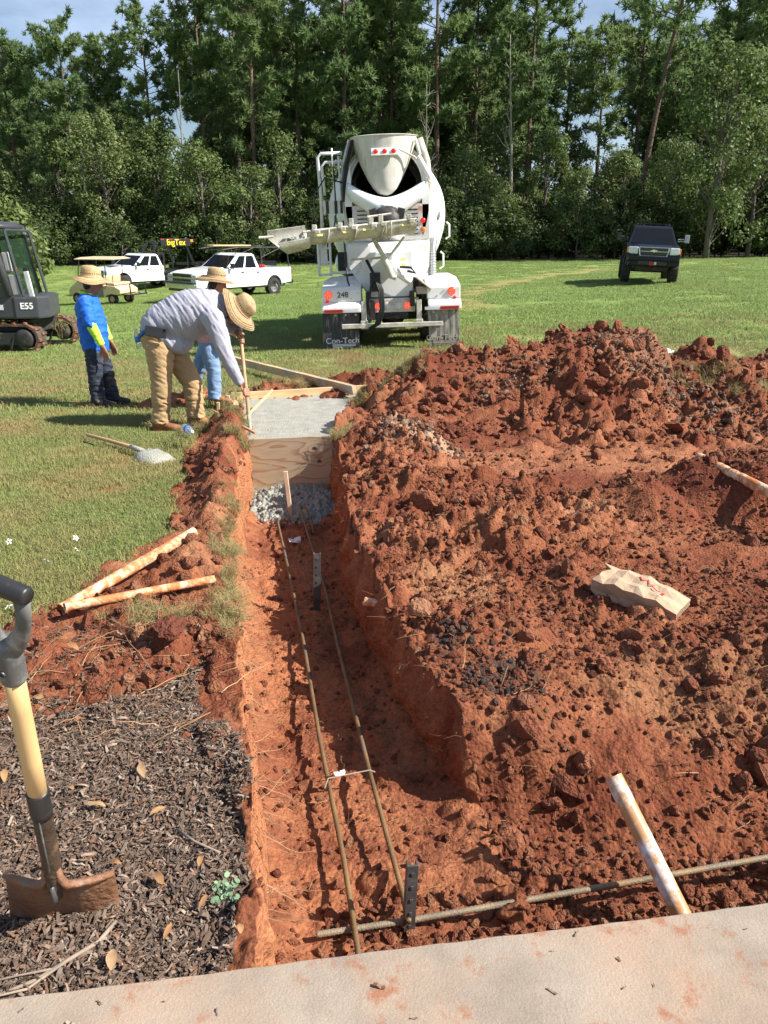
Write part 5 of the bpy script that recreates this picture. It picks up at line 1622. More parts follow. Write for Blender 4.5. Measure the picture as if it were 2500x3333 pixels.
MAT_PETAL = M('white_petal', (.86, .84, .86), .6, var=.05)
for i, (x, y, h, rz, lab) in enumerate(((-2.14, 4.05, .10, 0, 'white star flower by the left border of the lawn'), (-1.745, 4.10, .11, 1, 'white star flower, the farthest of those in the lawn'),
                                       (-1.70, 4.02, .08, 2, 'drooping white flower beside the farthest one'), (-1.815, 3.85, .09, 3, 'small white star flower in the middle of the lawn patch'), (-1.70, 3.12, .10, 4, 'white flower just behind the shovel grip'))):
    e = empty('flower', (x, y, surf(x, y)), lab, 'flower', (0, 0, rz), 'white flowers in the lawn')
    bm = BM(); tube(bm, [(0, 0, 0), (.01, .02, h * .6), (0, .03, h)], .002, 5); build('stem', bm, M('flower_stem', (.12, .2, .05), .7), e)
    bm = BM(); c = Vector((0, .03, h)); nn = Vector((.1, -.75, .6)).normalized(); p, q = frame(nn)
    for k in range(5):
        a = 6.283 * k / 5; d = p * math.cos(a) + q * math.sin(a); f = d.cross(nn)
        bm.faces.new([bm.verts.new(c + v) for v in (d * .002, d * .011 + f * .0055 + nn * .002, d * .021 - nn * .003, d * .011 - f * .0055 + nn * .002)])
    build('petal', bm, MAT_PETAL, e)
    bm = BM(); bmesh.ops.create_icosphere(bm, subdivisions=1, radius=.005, matrix=Matrix.Translation(c + nn * .003)); build('centre', bm, M('flower_centre', (.3, .12, .06), .7), e)

def twig():
    bm = BM()
    def G(x, y, dz=.018): return (x, y, max(surf(x, y), .062 if y < 1.417 + .142 * x else -1) + dz)
    tube(bm, [G(-.695, 1.53), G(-.72, 1.47), G(-.77, 1.405, .03), G(-.83, 1.36), G(-.90, 1.325, .012), G(-1.0, 1.30, .012)], [.006, .0055, .005, .005, .004, .003], 7)
    tube(bm, [G(-.77, 1.405, .03), G(-.84, 1.335, .02), G(-.91, 1.27, .008)], [.004, .0035, .002], 6)
    tube(bm, [G(-.80, 1.38, .03), G(-.88, 1.37, .02), G(-.97, 1.345, .015)], [.003, .0025, .0015], 6)
    tag(build('twig', bm, MAT_TWIG, smooth=True), 'forked grey twig reaching from the mulch onto the slab', 'twig')
    bm = BM(); tube(bm, [G(-.62, 1.86, .02), G(-.55, 1.80, .025), G(-.47, 1.76, .02)], [.004, .004, .0025], 6)
    tag(build('twig', bm, MAT_TWIG, smooth=True), 'short thin twig on the mulch between shovel and trench', 'twig')
twig()

# ---- single clods one can pick out
for i, (x, y, s, lab) in enumerate(((-.92, 2.98, .075, 'big red clod on the soil band in front of the pipes'), (-.71, 2.34, .024, 'small red lump alone on the dark mulch'),
                                   (1.10, 2.93, .045, 'red clod below the paper bag'), (.62, 2.31, .040, 'red clod at the foot of the trench corner'), (.70, 2.27, .030, 'smaller red clod beside the one at the corner foot'),
                                   (.62, 4.75, .09, 'rounded clod near the trench rim half way along'), (.28, 4.85, .10, 'flat topped clod on the trench rim'))):
    bm = clod_mesh(70 + i, 3)
    o = build('dirt_clod', bm, MAT_CLOD, smooth=False); o.scale = (s, s, s * .8); o.location = (x, y, surf(x, y) + s * .3); o.rotation_euler = (.3 * i, .2, i)
    tag(o, lab, 'clod', 'single clods of clay')
# ================================================================ VEHICLES
MAT_WHITE = M('white_paint', (0.80, 0.81, 0.82), .25, var=.02, coat=.5)
MAT_WHITE_D = M('dusty_white_paint', (0.78, 0.78, 0.77), .42, var=.04, scale=3, dirt=(0.50, 0.42, 0.34), damt=.30, dscale=3)
MAT_CREAM_D = M('mortar_stained_white', (0.58, 0.55, 0.48), .7, var=.12, scale=5, dirt=(0.40, 0.36, 0.29), damt=.5, dscale=7, bump=.3, bscale=40)
MAT_HOPPER = M('dusty_hopper', (0.58, 0.56, 0.51), .7, var=.12, scale=2, dirt=(0.40, 0.38, 0.33), damt=.45, dscale=3, stretch=(3, 3, .6))
MAT_DARKSTEEL = M('grimy_steel', (0.035, 0.034, 0.033), .6, .2, var=.3, scale=8, dirt=(0.14, 0.12, 0.10), damt=.35, dscale=6)
MAT_BLACK = M('black_paint', (0.012, 0.013, 0.015), .3, var=.2, coat=.3)
MAT_RUBBER = M('tyre_rubber', (0.022, 0.021, 0.020), .85, var=.3, scale=9, dirt=(0.13, 0.095, 0.07), damt=.3, dscale=6, bump=.3, bscale=60)
MAT_FLAP = M('muddy_flap', (0.035, 0.036, 0.040), .6, var=.3, scale=4, dirt=(0.27, 0.25, 0.22), damt=.42, dscale=3, stretch=(5, 1, .8))
MAT_FLAP_D = M('chalky_flap', (0.10, 0.10, 0.10), .7, var=.3, scale=4, dirt=(0.36, 0.33, 0.28), damt=.68, dscale=3, stretch=(5, 1, .7))
MAT_GLASS = M('tinted_glass', (0.008, 0.010, 0.013), .1, var=.1, spec=.10)
MAT_CHROME = M('chrome', (0.62, 0.62, 0.63), .18, .95, var=.06)
MAT_ALU = M('brushed_alloy', (0.50, 0.50, 0.50), .35, .8, var=.1)
MAT_LAMP = M('lamp_lens', (0.62, 0.64, 0.66), .12, var=.15, scale=30, spec=.8)
MAT_RED = M('red_lens', (0.50, 0.012, 0.008), .25, var=.2, scale=60, emit=(1.0, .03, .015), es=.25)
MAT_REDDOT = M('red_diode', (0.9, 0.06, 0.03), .25, emit=(1.0, .10, .05), es=2.2)
MAT_REDTAPE = M('red_reflector', (0.40, 0.015, 0.015), .4, var=.15)
MAT_AMBER = M('amber_lens', (0.80, 0.22, 0.03), .3, var=.15)
MAT_HOSE = M('black_hose', (0.014, 0.014, 0.015), .45)
MAT_YEL = M('yellow_lettering', (0.85, 0.62, 0.02), .5)
MAT_WLET = M('white_lettering', (0.72, 0.74, 0.76), .6, dirt=(.3, .3, .3), damt=.35, dscale=12)
MAT_STICK = M('warning_sticker', (0.80, 0.70, 0.20), .5, var=.2, scale=40, dirt=(.75, .25, .12), damt=.4, dscale=14)
MAT_BLK = M('black_lettering', (0.015, 0.015, 0.015), .6)

def box_part(name, mat, parent, items, bevel=.008):
    bm = BM()
    for it in items: bx(bm, *it)
    return build(name, bm, mat, parent, bevel=bevel)

def wheel(parent, loc, r, w_, rim_r, mat_rim, side=1, name='wheel', lugs=True, seg=28):
    """wheel with its axle along x; side = +1 outer face at +x"""
    e = bpy.data.objects.new(name, None); link(e, parent); e.location = loc
    bm = BM(); h = w_ / 2
    lathe(bm, [(rim_r, -h * .8), (rim_r + .03, -h), (r - .06, -h), (r - .015, -h * .85), (r, -h * .6), (r, h * .6), (r - .015, h * .85), (r - .06, h), (rim_r + .03, h), (rim_r, h * .8)], axis=(1, 0, 0), seg=seg, closed=True)
    if lugs:
        for k in range(seg):
            a = 2 * math.pi * k / seg; s = (-1 if k % 2 else 1) * h * .42
            bx(bm, (s, math.cos(a) * (r + .004), math.sin(a) * (r + .004)), (h * .9, .05 * r / .4, .016), Matrix.Rotation(a - math.pi / 2, 3, 'X'))
    build('tyre', bm, MAT_RUBBER, e, auto=40)
    bm = BM(); s = side
    lathe(bm, [(0, s * h * .25), (rim_r * .28, s * h * .28), (rim_r * .30, s * h * .12), (rim_r * .82, s * h * .05), (rim_r * .9, s * h * .55), (rim_r, s * h * .82), (rim_r * 1.01, s * h * .5), (rim_r, -s * h * .8), (0, -s * h * .7)], axis=(1, 0, 0), seg=20)
    for k in range(8):
        a = 2 * math.pi * k / 8
        bx(bm, (s * h * .16, math.cos(a) * rim_r * .6, math.sin(a) * rim_r * .6), (h * .25, rim_r * .42, rim_r * .14), Matrix.Rotation(a, 3, 'X'))
    build('rim', bm, mat_rim, e, auto=40)
    return e

def lamp(name, parent, loc, r, mat, dots=False, axis=(0, -1, 0), bezel=True):
    bm = BM(); lathe(bm, [(0, .014), (r * .6, .012), (r * .92, .004), (r, -.012)], loc, axis, 20)
    o = build(name, bm, mat, parent, smooth=True)
    if dots:
        b = BM()
        n = 0
        for rr, k in ((0, 1), (r * .38, 6), (r * .72, 10)):
            for i in range(k):
                a = 6.283 * i / k; lathe(b, [(0, .018), (r * .12, .016), (r * .13, .009)], (loc[0] + rr * math.cos(a), loc[1], loc[2] + rr * math.sin(a)), axis, 6)
        build('diode', b, MAT_REDDOT, o)
        o.children[0]['kind'] = 'stuff'
    return o

# ---------------------------------------------------------------- concrete mixer
def mixer():
    y0 = 15.5
    e = empty('mixer_truck', (.15, y0, gzf(.15, y0)), 'white concrete mixer truck seen from behind with its chute swung out', 'mixer truck', (0, -R(1.9), 0))
    # chassis
    box_part('chassis', MAT_DARKSTEEL, e, [((-.43, 4.2, .92), (.09, 8.4, .28)), ((.43, 4.2, .92), (.09, 8.4, .28)), ((0, .35, .92), (.86, .12, .25)), ((0, 2.0, .92), (.8, .2, .2)), ((0, 4.5, .92), (.8, .2, .2)),
                                          ((0, 6.6, 1.0), (.9, .25, .25)), ((-.28, .25, 1.25), (.2, .5, .35)), ((-.45, .9, 1.35), (.35, .5, .25)), ((.42, .75, 1.20), (.3, .6, .2)), ((-.95, 3.9, .95), (.55, 1.2, .55)), ((.95, 3.9, .95), (.55, 1.2, .55))])
    for y in (1.25, 2.62):
        bm = BM(); tube(bm, [(-1.0, y, .52), (-.3, y, .54), (.3, y, .54), (1.0, y, .52)], [.10, .12, .12, .10], 12)
        lathe(bm, [(0, -.26), (.16, -.22), (.26, -.05), (.26, .1), (.16, .24), (0, .26)], (.05, y - .02, .52), (0, 1, 0), 18)
        build('axle', bm, MAT_DARKSTEEL, e, smooth=True)
        for s in (-1, 1):
            for k, x in enumerate((.76, 1.10)):
                wheel(e, (s * x, y, .52), .52, .27, .29, MAT_ALU, s)
    for s in (-1, 1): wheel(e, (s * 1.05, 7.0, .53), .53, .32, .29, MAT_ALU, s)
    # cab
    bm = BM()
    loft(bm, [[(x, y, z) for x, y in ((-1.12, 5.9), (1.12, 5.9), (1.12, 7.4), (-1.12, 7.4))] for z in (.9, 1.7)] + [[(x, y, 2.75) for x, y in ((-1.0, 6.0), (1.0, 6.0), (1.0, 7.0), (-1.0, 7.0))]])
    bx(bm, (0, 8.1, 1.25), (1.5, 1.5, .9), None, (.85, .8))
    cab = build('cab', bm, MAT_WHITE, e, bevel=.05)
    bm = BM(); slab_quad(bm, [(-1.0, 5.92, 1.75), (1.0, 5.92, 1.75), (.95, 5.99, 2.7), (-.95, 5.99, 2.7)][::1], .08, .92, .1, .85, .03); build('window', bm, MAT_GLASS, cab)
    # drum with its mouth
    A0, A1 = Vector((0, .95, 3.06)), Vector((0, 5.7, 1.98)); ax = (A1 - A0).normalized()
    bm = BM()
    lathe(bm, [(.70, .02), (.74, 0), (.78, .03), (.80, .25), (1.02, .95), (1.22, 1.62), (1.30, 2.0), (1.325, 2.35), (1.325, 3.1), (1.28, 3.4), (1.05, 4.1), (.72, 4.75), (.25, 4.85), (0, 4.86)], A0, ax, 48)
    drum = build('drum', bm, MAT_WHITE_D, e, smooth=True)
    bm = BM(); lathe(bm, [(.70, .02), (.72, .3), (.95, 1.0), (1.1, 1.8), (.8, 3.5), (0, 3.6)], A0, ax, 32)
    for k in range(3):      # mixing blades inside the mouth
        pts = [A0 + ax * (.15 + .5 * t) + (Vector((1, 0, 0)) * math.cos(k * 2.1 + t * 3) + ax.cross(Vector((1, 0, 0))) * math.sin(k * 2.1 + t * 3)) * (.66 + .1 * t) for t in (i / 7 for i in range(8))]
        tube(bm, pts, .05, 6, flat=(.3, 2))
    build('drum_mouth', bm, M('crusted_steel', (.055, .05, .045), .9, var=.4, scale=5, dirt=(.30, .27, .22), damt=.3, dscale=4), drum, smooth=True)
    bm = BM(); lathe(bm, [(.795, -.03), (.83, -.03), (.84, .1), (.81, .12)], A0, ax, 40, closed=True); build('roller_ring', bm, MAT_CREAM_D, drum, smooth=True)
    for a in (-.25, 3.4):
        c = A0 + ax * 1.35 + (Vector((1, 0, 0)) * math.cos(a) + Vector((0, .2, 1)) * math.sin(a)) * 1.13
        nrm = Vector((math.cos(a), -.42, math.sin(a) * .9)); bm = BM(); lathe(bm, [(0, .02), (.09, .018), (.10, -.02)], c, nrm, 18); build('hatch', bm, M('hatch_grey', (.16, .17, .18), .6), drum, smooth=True)
    # hopper
    bm = BM()
    prof = [(3.885, .645, .46, .98), (3.84, .635, .45, .97), (3.60, .545, .42, .93), (3.35, .445, .37, .88), (3.12, .33, .30, .82), (2.96, .23, .22, .76), (2.87, .14, .14, .72), (2.84, .05, .05, .70)]
    def ring(z, rx, ry, yc, k=1): return [(-.03 + rx * k * math.cos(a), yc + ry * k * math.sin(a), z) for a in (2 * math.pi * i / 36 for i in range(36))]
    loft(bm, [ring(*p) for p in prof[::-1]] + [ring(3.895, .665, .48, .98), ring(3.905, .655, .47, .98), ring(3.88, .62, .44, .98), ring(3.5, .48, .38, .9), ring(3.2, .3, .3, .84)])
    hop = build('hopper', bm, MAT_HOPPER, e, auto=50)
    mp_ = box_part('marker_plate', MAT_WHITE_D, hop, [((-.02, .475, 3.595), (.52, .025, .135), (R(-12), 0, 0))])
    for x in (-.19, -.02, .15): lamp('marker_light', hop, (x, .455, 3.595), .046, MAT_RED, axis=(0, -1, -.2))
    bm = BM(); tube(bm, [(.24, .5, 3.64), (.55, .62, 3.50), (.60, .7, 3.46)], .018, 8); build('bracket', bm, MAT_CREAM_D, hop)
    # hopper frame: side legs, cylinder, black curtain
    bm = BM()
    for s in (-1, 1):
        tube(bm, [(s * .66, 1.0, 3.86), (s * .80, .98, 3.45), (s * .84, .95, 3.0), (s * .78, .95, 2.45), (s * .74, .9, 2.0)], .055, 8, flat=(.7, 1.3))
    frm = build('hopper_frame', bm, MAT_CREAM_D, e, smooth=True)
    bm = BM(); tube(bm, [(.58, .78, 3.82), (.66, .74, 3.55)], .03, 8); tube(bm, [(.62, .72, 3.52), (.85, .72, 3.12)], .055, 12); build('lift_cylinder', bm, MAT_WHITE_D, e, auto=40)
    bm = BM(); loft(bm, [[(-.66, .72, 3.84), (-.60, .80, 3.86), (-.62, 1.0, 3.86), (-.70, .9, 3.84)], [(-.80, .7, 3.4), (-.72, .78, 3.42), (-.74, 1.0, 3.42), (-.84, .9, 3.4)], [(-.86, .72, 3.0), (-.80, .78, 3.0), (-.80, 1.0, 3.0), (-.90, .9, 3.0)], [(-.86, .74, 2.75), (-.83, .78, 2.75), (-.83, .9, 2.75), (-.88, .86, 2.75)]])
    build('rubber_curtain', bm, MAT_HOSE, e)
    for s in (-1, 1):     # round collector cheeks
        bm = BM(); pts = []
        prism(bm, [(s * (.70 + .14 * math.sin(t) - .0), 2.05 + 1.35 * i / 12) for i, t in enumerate(math.pi * k / 12 for k in range(13))] + [(s * .70, 3.40), (s * .68, 2.05)], .78, .84, 'xz')
        build('cheek_plate', bm, MAT_WHITE_D, e, bevel=.01)
    # collector chute: the smiling white tube
    bm = BM(); rings = []
    for i in range(25):
        x = -.76 + 1.5 * i / 24; k = abs((x + .01) / .75)
        up = 2.80 + .30 * k ** 1.6; lo = 2.36 + .50 * max(0, (k - .14)) ** 1.0
        if k > .93: lo = lo + (up - lo) * (k - .93) * 2
        cz, hz_ = (up + lo) / 2, (up - lo) / 2; yc = .62 + .18 * k * k
        rings.append([(x, yc - (.17 + .05 * (1 - k)) * math.cos(a), cz + hz_ * math.sin(a)) for a in (2 * math.pi * j / 20 for j in range(20))])
    loft(bm, rings); colr = build('collector', bm, MAT_WHITE, e, smooth=True)
    box_part('seam', M('seam_grey', (.4, .4, .42), .5), colr, [((-.01, .397, 2.60), (.008, .012, .30))], 0)
    bm = BM(); tube(bm, [(0, .50, 2.52), (0, .36, 2.42), (0, .25, 2.25)], [.25, .24, .2], 16, flat=(1, .6)); build('spout', bm, MAT_DARKSTEEL, e, smooth=True)
    for s in (-1, 1): box_part('spout_guard', MAT_DARKSTEEL, e, [((s * .25 - .01, .34, 2.44), (.14, .03, .30), (0, s * .25, 0))], .004)
    # pedestal, perforated panels and the big rear box
    bm = BM()
    loft(bm, [[(-.83, .75, 1.98), (.82, .75, 1.98), (.82, 1.5, 1.98), (-.83, 1.5, 1.98)], [(-.83, .62, 1.93), (.82, .62, 1.93), (.82, 1.5, 1.93), (-.83, 1.5, 1.93)], [(-.80, .60, 1.5), (.80, .60, 1.5), (.80, 1.5, 1.5), (-.80, 1.5, 1.5)], [(-.45, .55, 1.0), (.55, .55, 1.0), (.55, 1.5, 1.0), (-.45, 1.5, 1.0)]])
    build('pedestal', bm, MAT_WHITE_D, e, bevel=.02)
    for s in (-1, 1):
        pp = box_part('slotted_panel', M('overspray_white', (.62, .60, .57), .6, dirt=(.42, .12, .06), damt=.28, dscale=2.5), e, [((s * .58, .80, 2.34), (.50, .04, .66))], .01)
        box_part('slot', MAT_BLK, pp, [((s * .50, .776, 2.12 + i * .075), (.2, .008, .022)) for i in range(7)], 0)
    for z, m_ in ((2.36, MAT_RED), (2.19, MAT_AMBER)): lamp('side_lamp', e, (.70, .772, z), .052, m_)
    bm = BM()
    prism(bm, [(-.37, 1.80), (.46, 1.80), (.46, 1.06), (.37, .95), (-.39, .95)], .22, .75, 'xz')
    rp = build('rear_box', bm, MAT_WHITE, e, bevel=.02)
    box_part('rivet', MAT_ALU, rp, [((-.28, .215, 1.05 + i * .1), (.015, .02, .015)) for i in range(6)] + [((-.18, .215, 1.0 + i * .13), (.015, .02, .015)) for i in range(5)], 0)
    rp.children[0]['kind'] = 'stuff'
    box_part('warning_sticker', MAT_STICK, rp, [((.27, .216, 1.66), (.08, .006, .04)), ((.27, .216, 1.55), (.08, .006, .04))], 0)
    # chute pivot and strut
    bm = BM(); lathe(bm, [(0, -.14), (.16, -.12), (.16, .0), (.11, .02), (.11, .16), (0, .17)], (.06, .12, 1.62), (0, 0, 1), 20); tube(bm, [(.06, .1, 1.62), (.12, .05, 1.45), (.40, .1, 1.22)], [.10, .09, .055], 10); build('chute_pivot', bm, MAT_WHITE_D, e, auto=40)
    bm = BM(); tube(bm, [(-.27, -.15, 2.02), (-.10, -.10, 1.72)], .042, 10); tube(bm, [(-.12, -.1, 1.74), (.06, -.06, 1.33)], .062, 12); tube(bm, [(.03, -.06, 1.36), (.13, -.06, 1.32)], .05, 10); build('strut', bm, MAT_CREAM_D, e, auto=40)
    bm = BM(); tube(bm, [(.3, -.05, 2.06), (.02, 0, 1.72)], .025, 8); tube(bm, [(-.75, .1, 1.68), (-.35, .1, 1.69), (-.1, .1, 1.70)], .022, 8); build('brace', bm, MAT_CREAM_D, e)
    # main chute: half pipe hung to the left
    P0, P1 = Vector((.47, -.16, 2.36)), Vector((-1.52, -.62, 2.20)); d = (P1 - P0).normalized(); up = Vector((0, 0, 1)); up = (up - d * up.dot(d)).normalized(); sd = d.cross(up).normalized()
    def upipe(bm, a, b, r0, r1, t0, t1, roll=0, n=18, th=.012, cut=0):
        rings = []
        for c, r in ((a, r0), (b, r1)):
            ro = []
            for q, k in ((1, 1), (0, -1)):
                rr = r if q else r - th
                seq = range(n + 1) if q else range(n, -1, -1)
                for i in seq:
                    an = t0 + (t1 - t0) * i / n + roll
                    ro.append(c + sd * rr * math.cos(an) + up * rr * math.sin(an) + (d * cut * min(0, math.sin(an)) if c is b else Vector()))
            rings.append(ro)
        loft(bm, rings)
    bm = BM(); upipe(bm, P0, P1, .25, .235, math.pi, 2 * math.pi)
    for s in (-1, 1): tube(bm, [P0 + sd * s * .25, P1 + sd * s * .235], .022, 8)
    ch = build('chute', bm, MAT_CREAM_D, e, auto=40)
    for t in (.30, .55, .80):
        bm = BM(); tube(bm, [P0.lerp(P1, t + .05 * math.sin(a * .5)) + sd * .258 * math.cos(math.pi + a) + up * .258 * math.sin(math.pi + a) for a in (math.pi * i / 12 for i in range(13))], .016, 6, flat=(2.2, .7)); build('band', bm, MAT_CREAM_D, ch, smooth=True)
    for t, hh in ((.07, .12), (.33, .17), (.42, .13), (.60, .16), (.70, .1), (.93, .12)):
        c = P0.lerp(P1, t) - sd * .25
        if c.y > P0.lerp(P1, t).y: c = P0.lerp(P1, t) + sd * .25
        box_part('hinge', MAT_CREAM_D, ch, [((c.x, c.y, c.z + hh * .35), (.085, .06, hh)), ((c.x + .05, c.y - .02, c.z - .02), (.10, .05, .07))], .012)
    bm = BM(); tube(bm, [P0.lerp(P1, .22) + up * .14 - sd * .2, P0.lerp(P1, .44) + up * .13 - sd * .2], .018, 8); build('latch_rod', bm, MAT_CREAM_D, ch)
    for t in (.10, .46, .66, .9):
        c = P0.lerp(P1, t); f = sd if (c + sd).y < c.y else -sd
        box_part('warning_sticker', MAT_STICK, ch, [((c + f * .243 - up * .085)[:], (.16, .008, .032), Matrix.Rotation(math.atan2(d.y, d.x) + math.pi, 3, 'Z') @ Matrix.Rotation(R(-20), 3, 'X'))], 0)
    for k in range(2):
        bm = BM(); c = P0.lerp(P1, .24 + k * .05); tube(bm, [c + sd * .27 * math.cos(a) + up * .29 * math.sin(a) for a in (math.pi * (.98 + i / 11) for i in range(12))], .012, 6); build('loop_hose', bm, MAT_CREAM_D, ch, smooth=True)
    # end chute rolled towards the camera, crusted with concrete
    Q0, Q1 = P1 + d * -.05 - up * .02, P1 + d * .66 - up * .05
    f = -1 if (sd.y > 0) else 1
    bm = BM(); upipe(bm, Q0, Q1, .27, .30, math.pi * .97, 2.03 * math.pi, roll=f * R(-24), cut=.30)
    ec = build('end_chute', bm, MAT_CREAM_D, e, auto=40)
    bm = BM(); rings = []
    for i in range(9):
        c = Q0.lerp(Q1, .05 + .58 * i / 8); rr = .262 + .028 * i / 8
        ro = [c + (sd * math.cos(a) + up * math.sin(a)) * rr for a in (math.pi * (1.2 + .62 * j / 12) + f * R(-24) for j in range(13))]
        ri = [c + (sd * math.cos(a) + up * math.sin(a)) * (rr - .03 - .05 * random.random()) for a in (math.pi * (1.2 + .62 * j / 12) + f * R(-24) for j in range(12, -1, -1))]
        rings.append(ro + ri)
    loft(bm, rings); build('concrete_crust', bm, MAT_CONC_W, ec)
    bm = BM(); c = Q1 + up * .12 - sd * .0; tube(bm, [Q1 + d * -.05 + up * .03 + sd * .22 * f, Q1 + d * .20 + up * .04 + sd * .24 * f], .022, 8); build('handle', bm, MAT_CREAM_D, ec)
    # fenders with lamps
    for s in (-1, 1):
        x0, x1 = (.56, 1.33) if s < 0 else (.72, 1.37)
        prof = [(-.02, .92), (0, 1.16), (.06, 1.20), (.95, 1.30), (2.9, 1.30), (3.3, .95), (3.28, .93), (2.88, 1.26), (.95, 1.26), (.08, 1.1), (.04, .92)]
        zz = 1.16
        bm = BM()
        prism(bm, [(.02, .90), (.02, 1.12), (.10, 1.17), (.95, 1.27), (3.0, 1.27), (3.3, 1.0), (3.26, .97), (2.95, 1.2), (.3, 1.12), (.3, .88)], s * x0, s * x1, 'yz')
        prism(bm, [(-.10, .70), (-.10, .80), (.02, .90), (.3, .88), (.1, .70)], s * (x0 + .02), s * (x1 + .01), 'yz')
        fe = build('fender', bm, MAT_WHITE_D, e, bevel=.018)
        lx = -1.20 if s < 0 else 1.20
        lamp('tail_light', fe, (lx, .008, 1.04), .078, MAT_RED, True)
        lamp('tail_light', fe, (lx - .03 if s < 0 else lx + .06, .012, .915), .036, MAT_RED)
        box_part('reflector_tape', MAT_REDTAPE, fe, [((s * (x1 - .22), -.104, .738), (.36, .008, .058))], 0)
        box_part('reflector_tape', M('white_tape', (.62, .62, .68), .5), fe, [((s * (x1 - .56), -.104, .738), (.28, .008, .058))], 0)
        box_part('bolt', MAT_ALU, fe, [((s * (x0 + .06 + .14 * i), .012, 1.06 - .1 * (i % 2)), (.02, .02, .02)) for i in range(4)], 0)
        fe.children[-1]['kind'] = 'stuff'
        if s < 0: text_ob('fleet_number', '248', .15, MAT_BLK, fe, (-.92, .012, 1.03), (R(90), 0, 0))
        fl = box_part('mud_flap', MAT_FLAP if s < 0 else MAT_FLAP_D, e, [((s * (x0 + x1) / 2 + (-.04 if s < 0 else 0), .0, .345), (x1 - x0 - .05, .018, .70), (R(-3), R(-2 * s), 0))], .004)
        box_part('bolt', MAT_ALU, fl, [((s * (x0 + .12 + .2 * i), -.035, .655), (.035, .015, .035)) for i in range(3)], .004)
        fl.children[-1]['kind'] = 'stuff'
        mt = MAT_WLET if s < 0 else M('worn_lettering', (.42, .37, .30), .8)
        cx = s * (x0 + x1) / 2 - .02
        text_ob('lettering', 'Con-Tech', .155, mt, fl, (cx, -.026, .16), (R(87), 0, 0), sx=1.05, off=.001)
        box_part('lettering_rule', mt, fl, [((cx + .03, -.027, .068), (.46, .008, .018)), ((cx + .03, -.026, .092), (.46, .008, .012))], 0)
        text_ob('small_lettering', 'MANUFACTURING', .045, mt, fl, (cx, -.030, .035), (R(87), 0, 0))
    box_part('splash_box', M('tan_dusty_paint', (.50, .42, .34), .7, var=.15), e, [((.66, .35, 1.20), (.36, .9, .03), (0, R(38), 0)), ((.62, .3, 1.06), (.2, .5, .12))], .008)
    # lamp bar, hangers and bar bumper
    lb = box_part('lamp_bar', MAT_CREAM_D, e, [((.06, .12, .79), (.86, .03, .24)), ((.06, .16, .92), (1.0, .1, .03)), ((.54, .15, .74), (.04, .12, .36)), ((-.42, .15, .74), (.04, .12, .36))], .006)
    for x, m_, dd in ((-.24, MAT_RED, True), (-.06, MAT_LAMP, False), (.16, MAT_LAMP, False), (.34, MAT_RED, True)): lamp('lamp', lb, (x, .102, .79), .072, m_, dd)
    bm = BM(); bx(bm, (.03, -.08, .44), (1.98, .09, .085)); build('bumper_bar', bm, MAT_CREAM_D, e, bevel=.01)
    for x in (-.52, .56): box_part('hanger', MAT_CREAM_D, e, [((x, -.02, .66), (.10, .06, .48), (0, 0, 0)), ((x, -.06, .46), (.14, .1, .16))], .012)
    bm = BM(); tube(bm, [(-.30, .2, .60), (0, .1, .56), (.3, .2, .62)], .03, 8); bx(bm, (-.38, .1, .72), (.16, .12, .36)); bx(bm, (.0, .3, .62), (.7, .3, .16)); build('hitch', bm, MAT_DARKSTEEL, e)
    # hoses
    for k in range(4):
        bm = BM(); o_ = k * .026 - .07
        tube(bm, [(-.42 + o_ * .4, .1, 1.66), (-.30 + o_ * .4, .02, 1.42), (-.24 + o_, -.04, 1.38), (-.14 + o_, -.10, 1.1), (-.13 + o_, -.16, .75), (-.22 + o_ * 1.2, -.17, .48), (-.36 + o_, -.14, .40)], .016, 8)
        build('hose', bm, MAT_HOSE, e, smooth=True)
    bm = BM(); tube(bm, [(-.24, -.03, 1.38), (-.36, -.02, 1.2), (-.42, .0, .85), (-.40, -.04, .62)], .022, 8); build('hose', bm, MAT_HOSE, e, smooth=True)
    bm = BM(); tube(bm, [(-.87, .6, 2.4), (-.86, .5, 1.9), (-.83, .3, 1.3), (-.70, .1, .9), (-.60, .05, .7)], .018, 8); build('hose', bm, MAT_HOSE, e, smooth=True)
    bm = BM(); tube(bm, [(.2, -.02, 1.52), (.42, -.06, 1.5), (.50, -.06, 1.40), (.35, -.02, 1.44)], .022, 8); build('hose', bm, MAT_HOSE, e, smooth=True)
    bm = BM(); tube(bm, [(-.86, .8, 3.1), (-1.2, .8, 3.2), (-1.42, .8, 2.9), (-1.46, .8, 2.5), (-1.32, .75, 2.1), (-1.1, .75, 2.12), (-1.0, .75, 2.6), (-1.03, .8, 3.4)], .014, 8); build('hose', bm, MAT_HOSE, e, smooth=True)
    # ladder and platform on the left
    bm = BM()
    tube(bm, [(-.86, 1.2, 3.67), (-1.28, 1.2, 3.67), (-1.35, 1.2, 3.60), (-1.33, 1.25, 2.9), (-1.36, 1.4, 1.9)], .032, 8)
    tube(bm, [(-.86, 1.1, 3.50), (-1.20, 1.1, 3.50), (-1.27, 1.1, 3.43), (-1.24, 1.15, 2.9)], .028, 8)
    tube(bm, [(-1.05, 1.0, 3.74), (-1.03, .9, 2.6)], .018, 6); tube(bm, [(-.93, 1.0, 3.6), (-.90, .9, 2.6)], .02, 6)
    build('handrail', bm, MAT_WHITE_D, e, smooth=True)
    pl_ = box_part('platform_panel', M('striped_panel_white', (.66, .63, .57), .7), e, [((-1.06, .82, 2.66), (.40, .03, .24))], .006)
    box_part('stripe', MAT_DARKSTEEL, pl_, [((-1.18, .80, 2.66), (.06, .01, .235)), ((-1.01, .80, 2.66), (.06, .01, .235)), ((-.90, .80, 2.66), (.05, .01, .235))], 0)
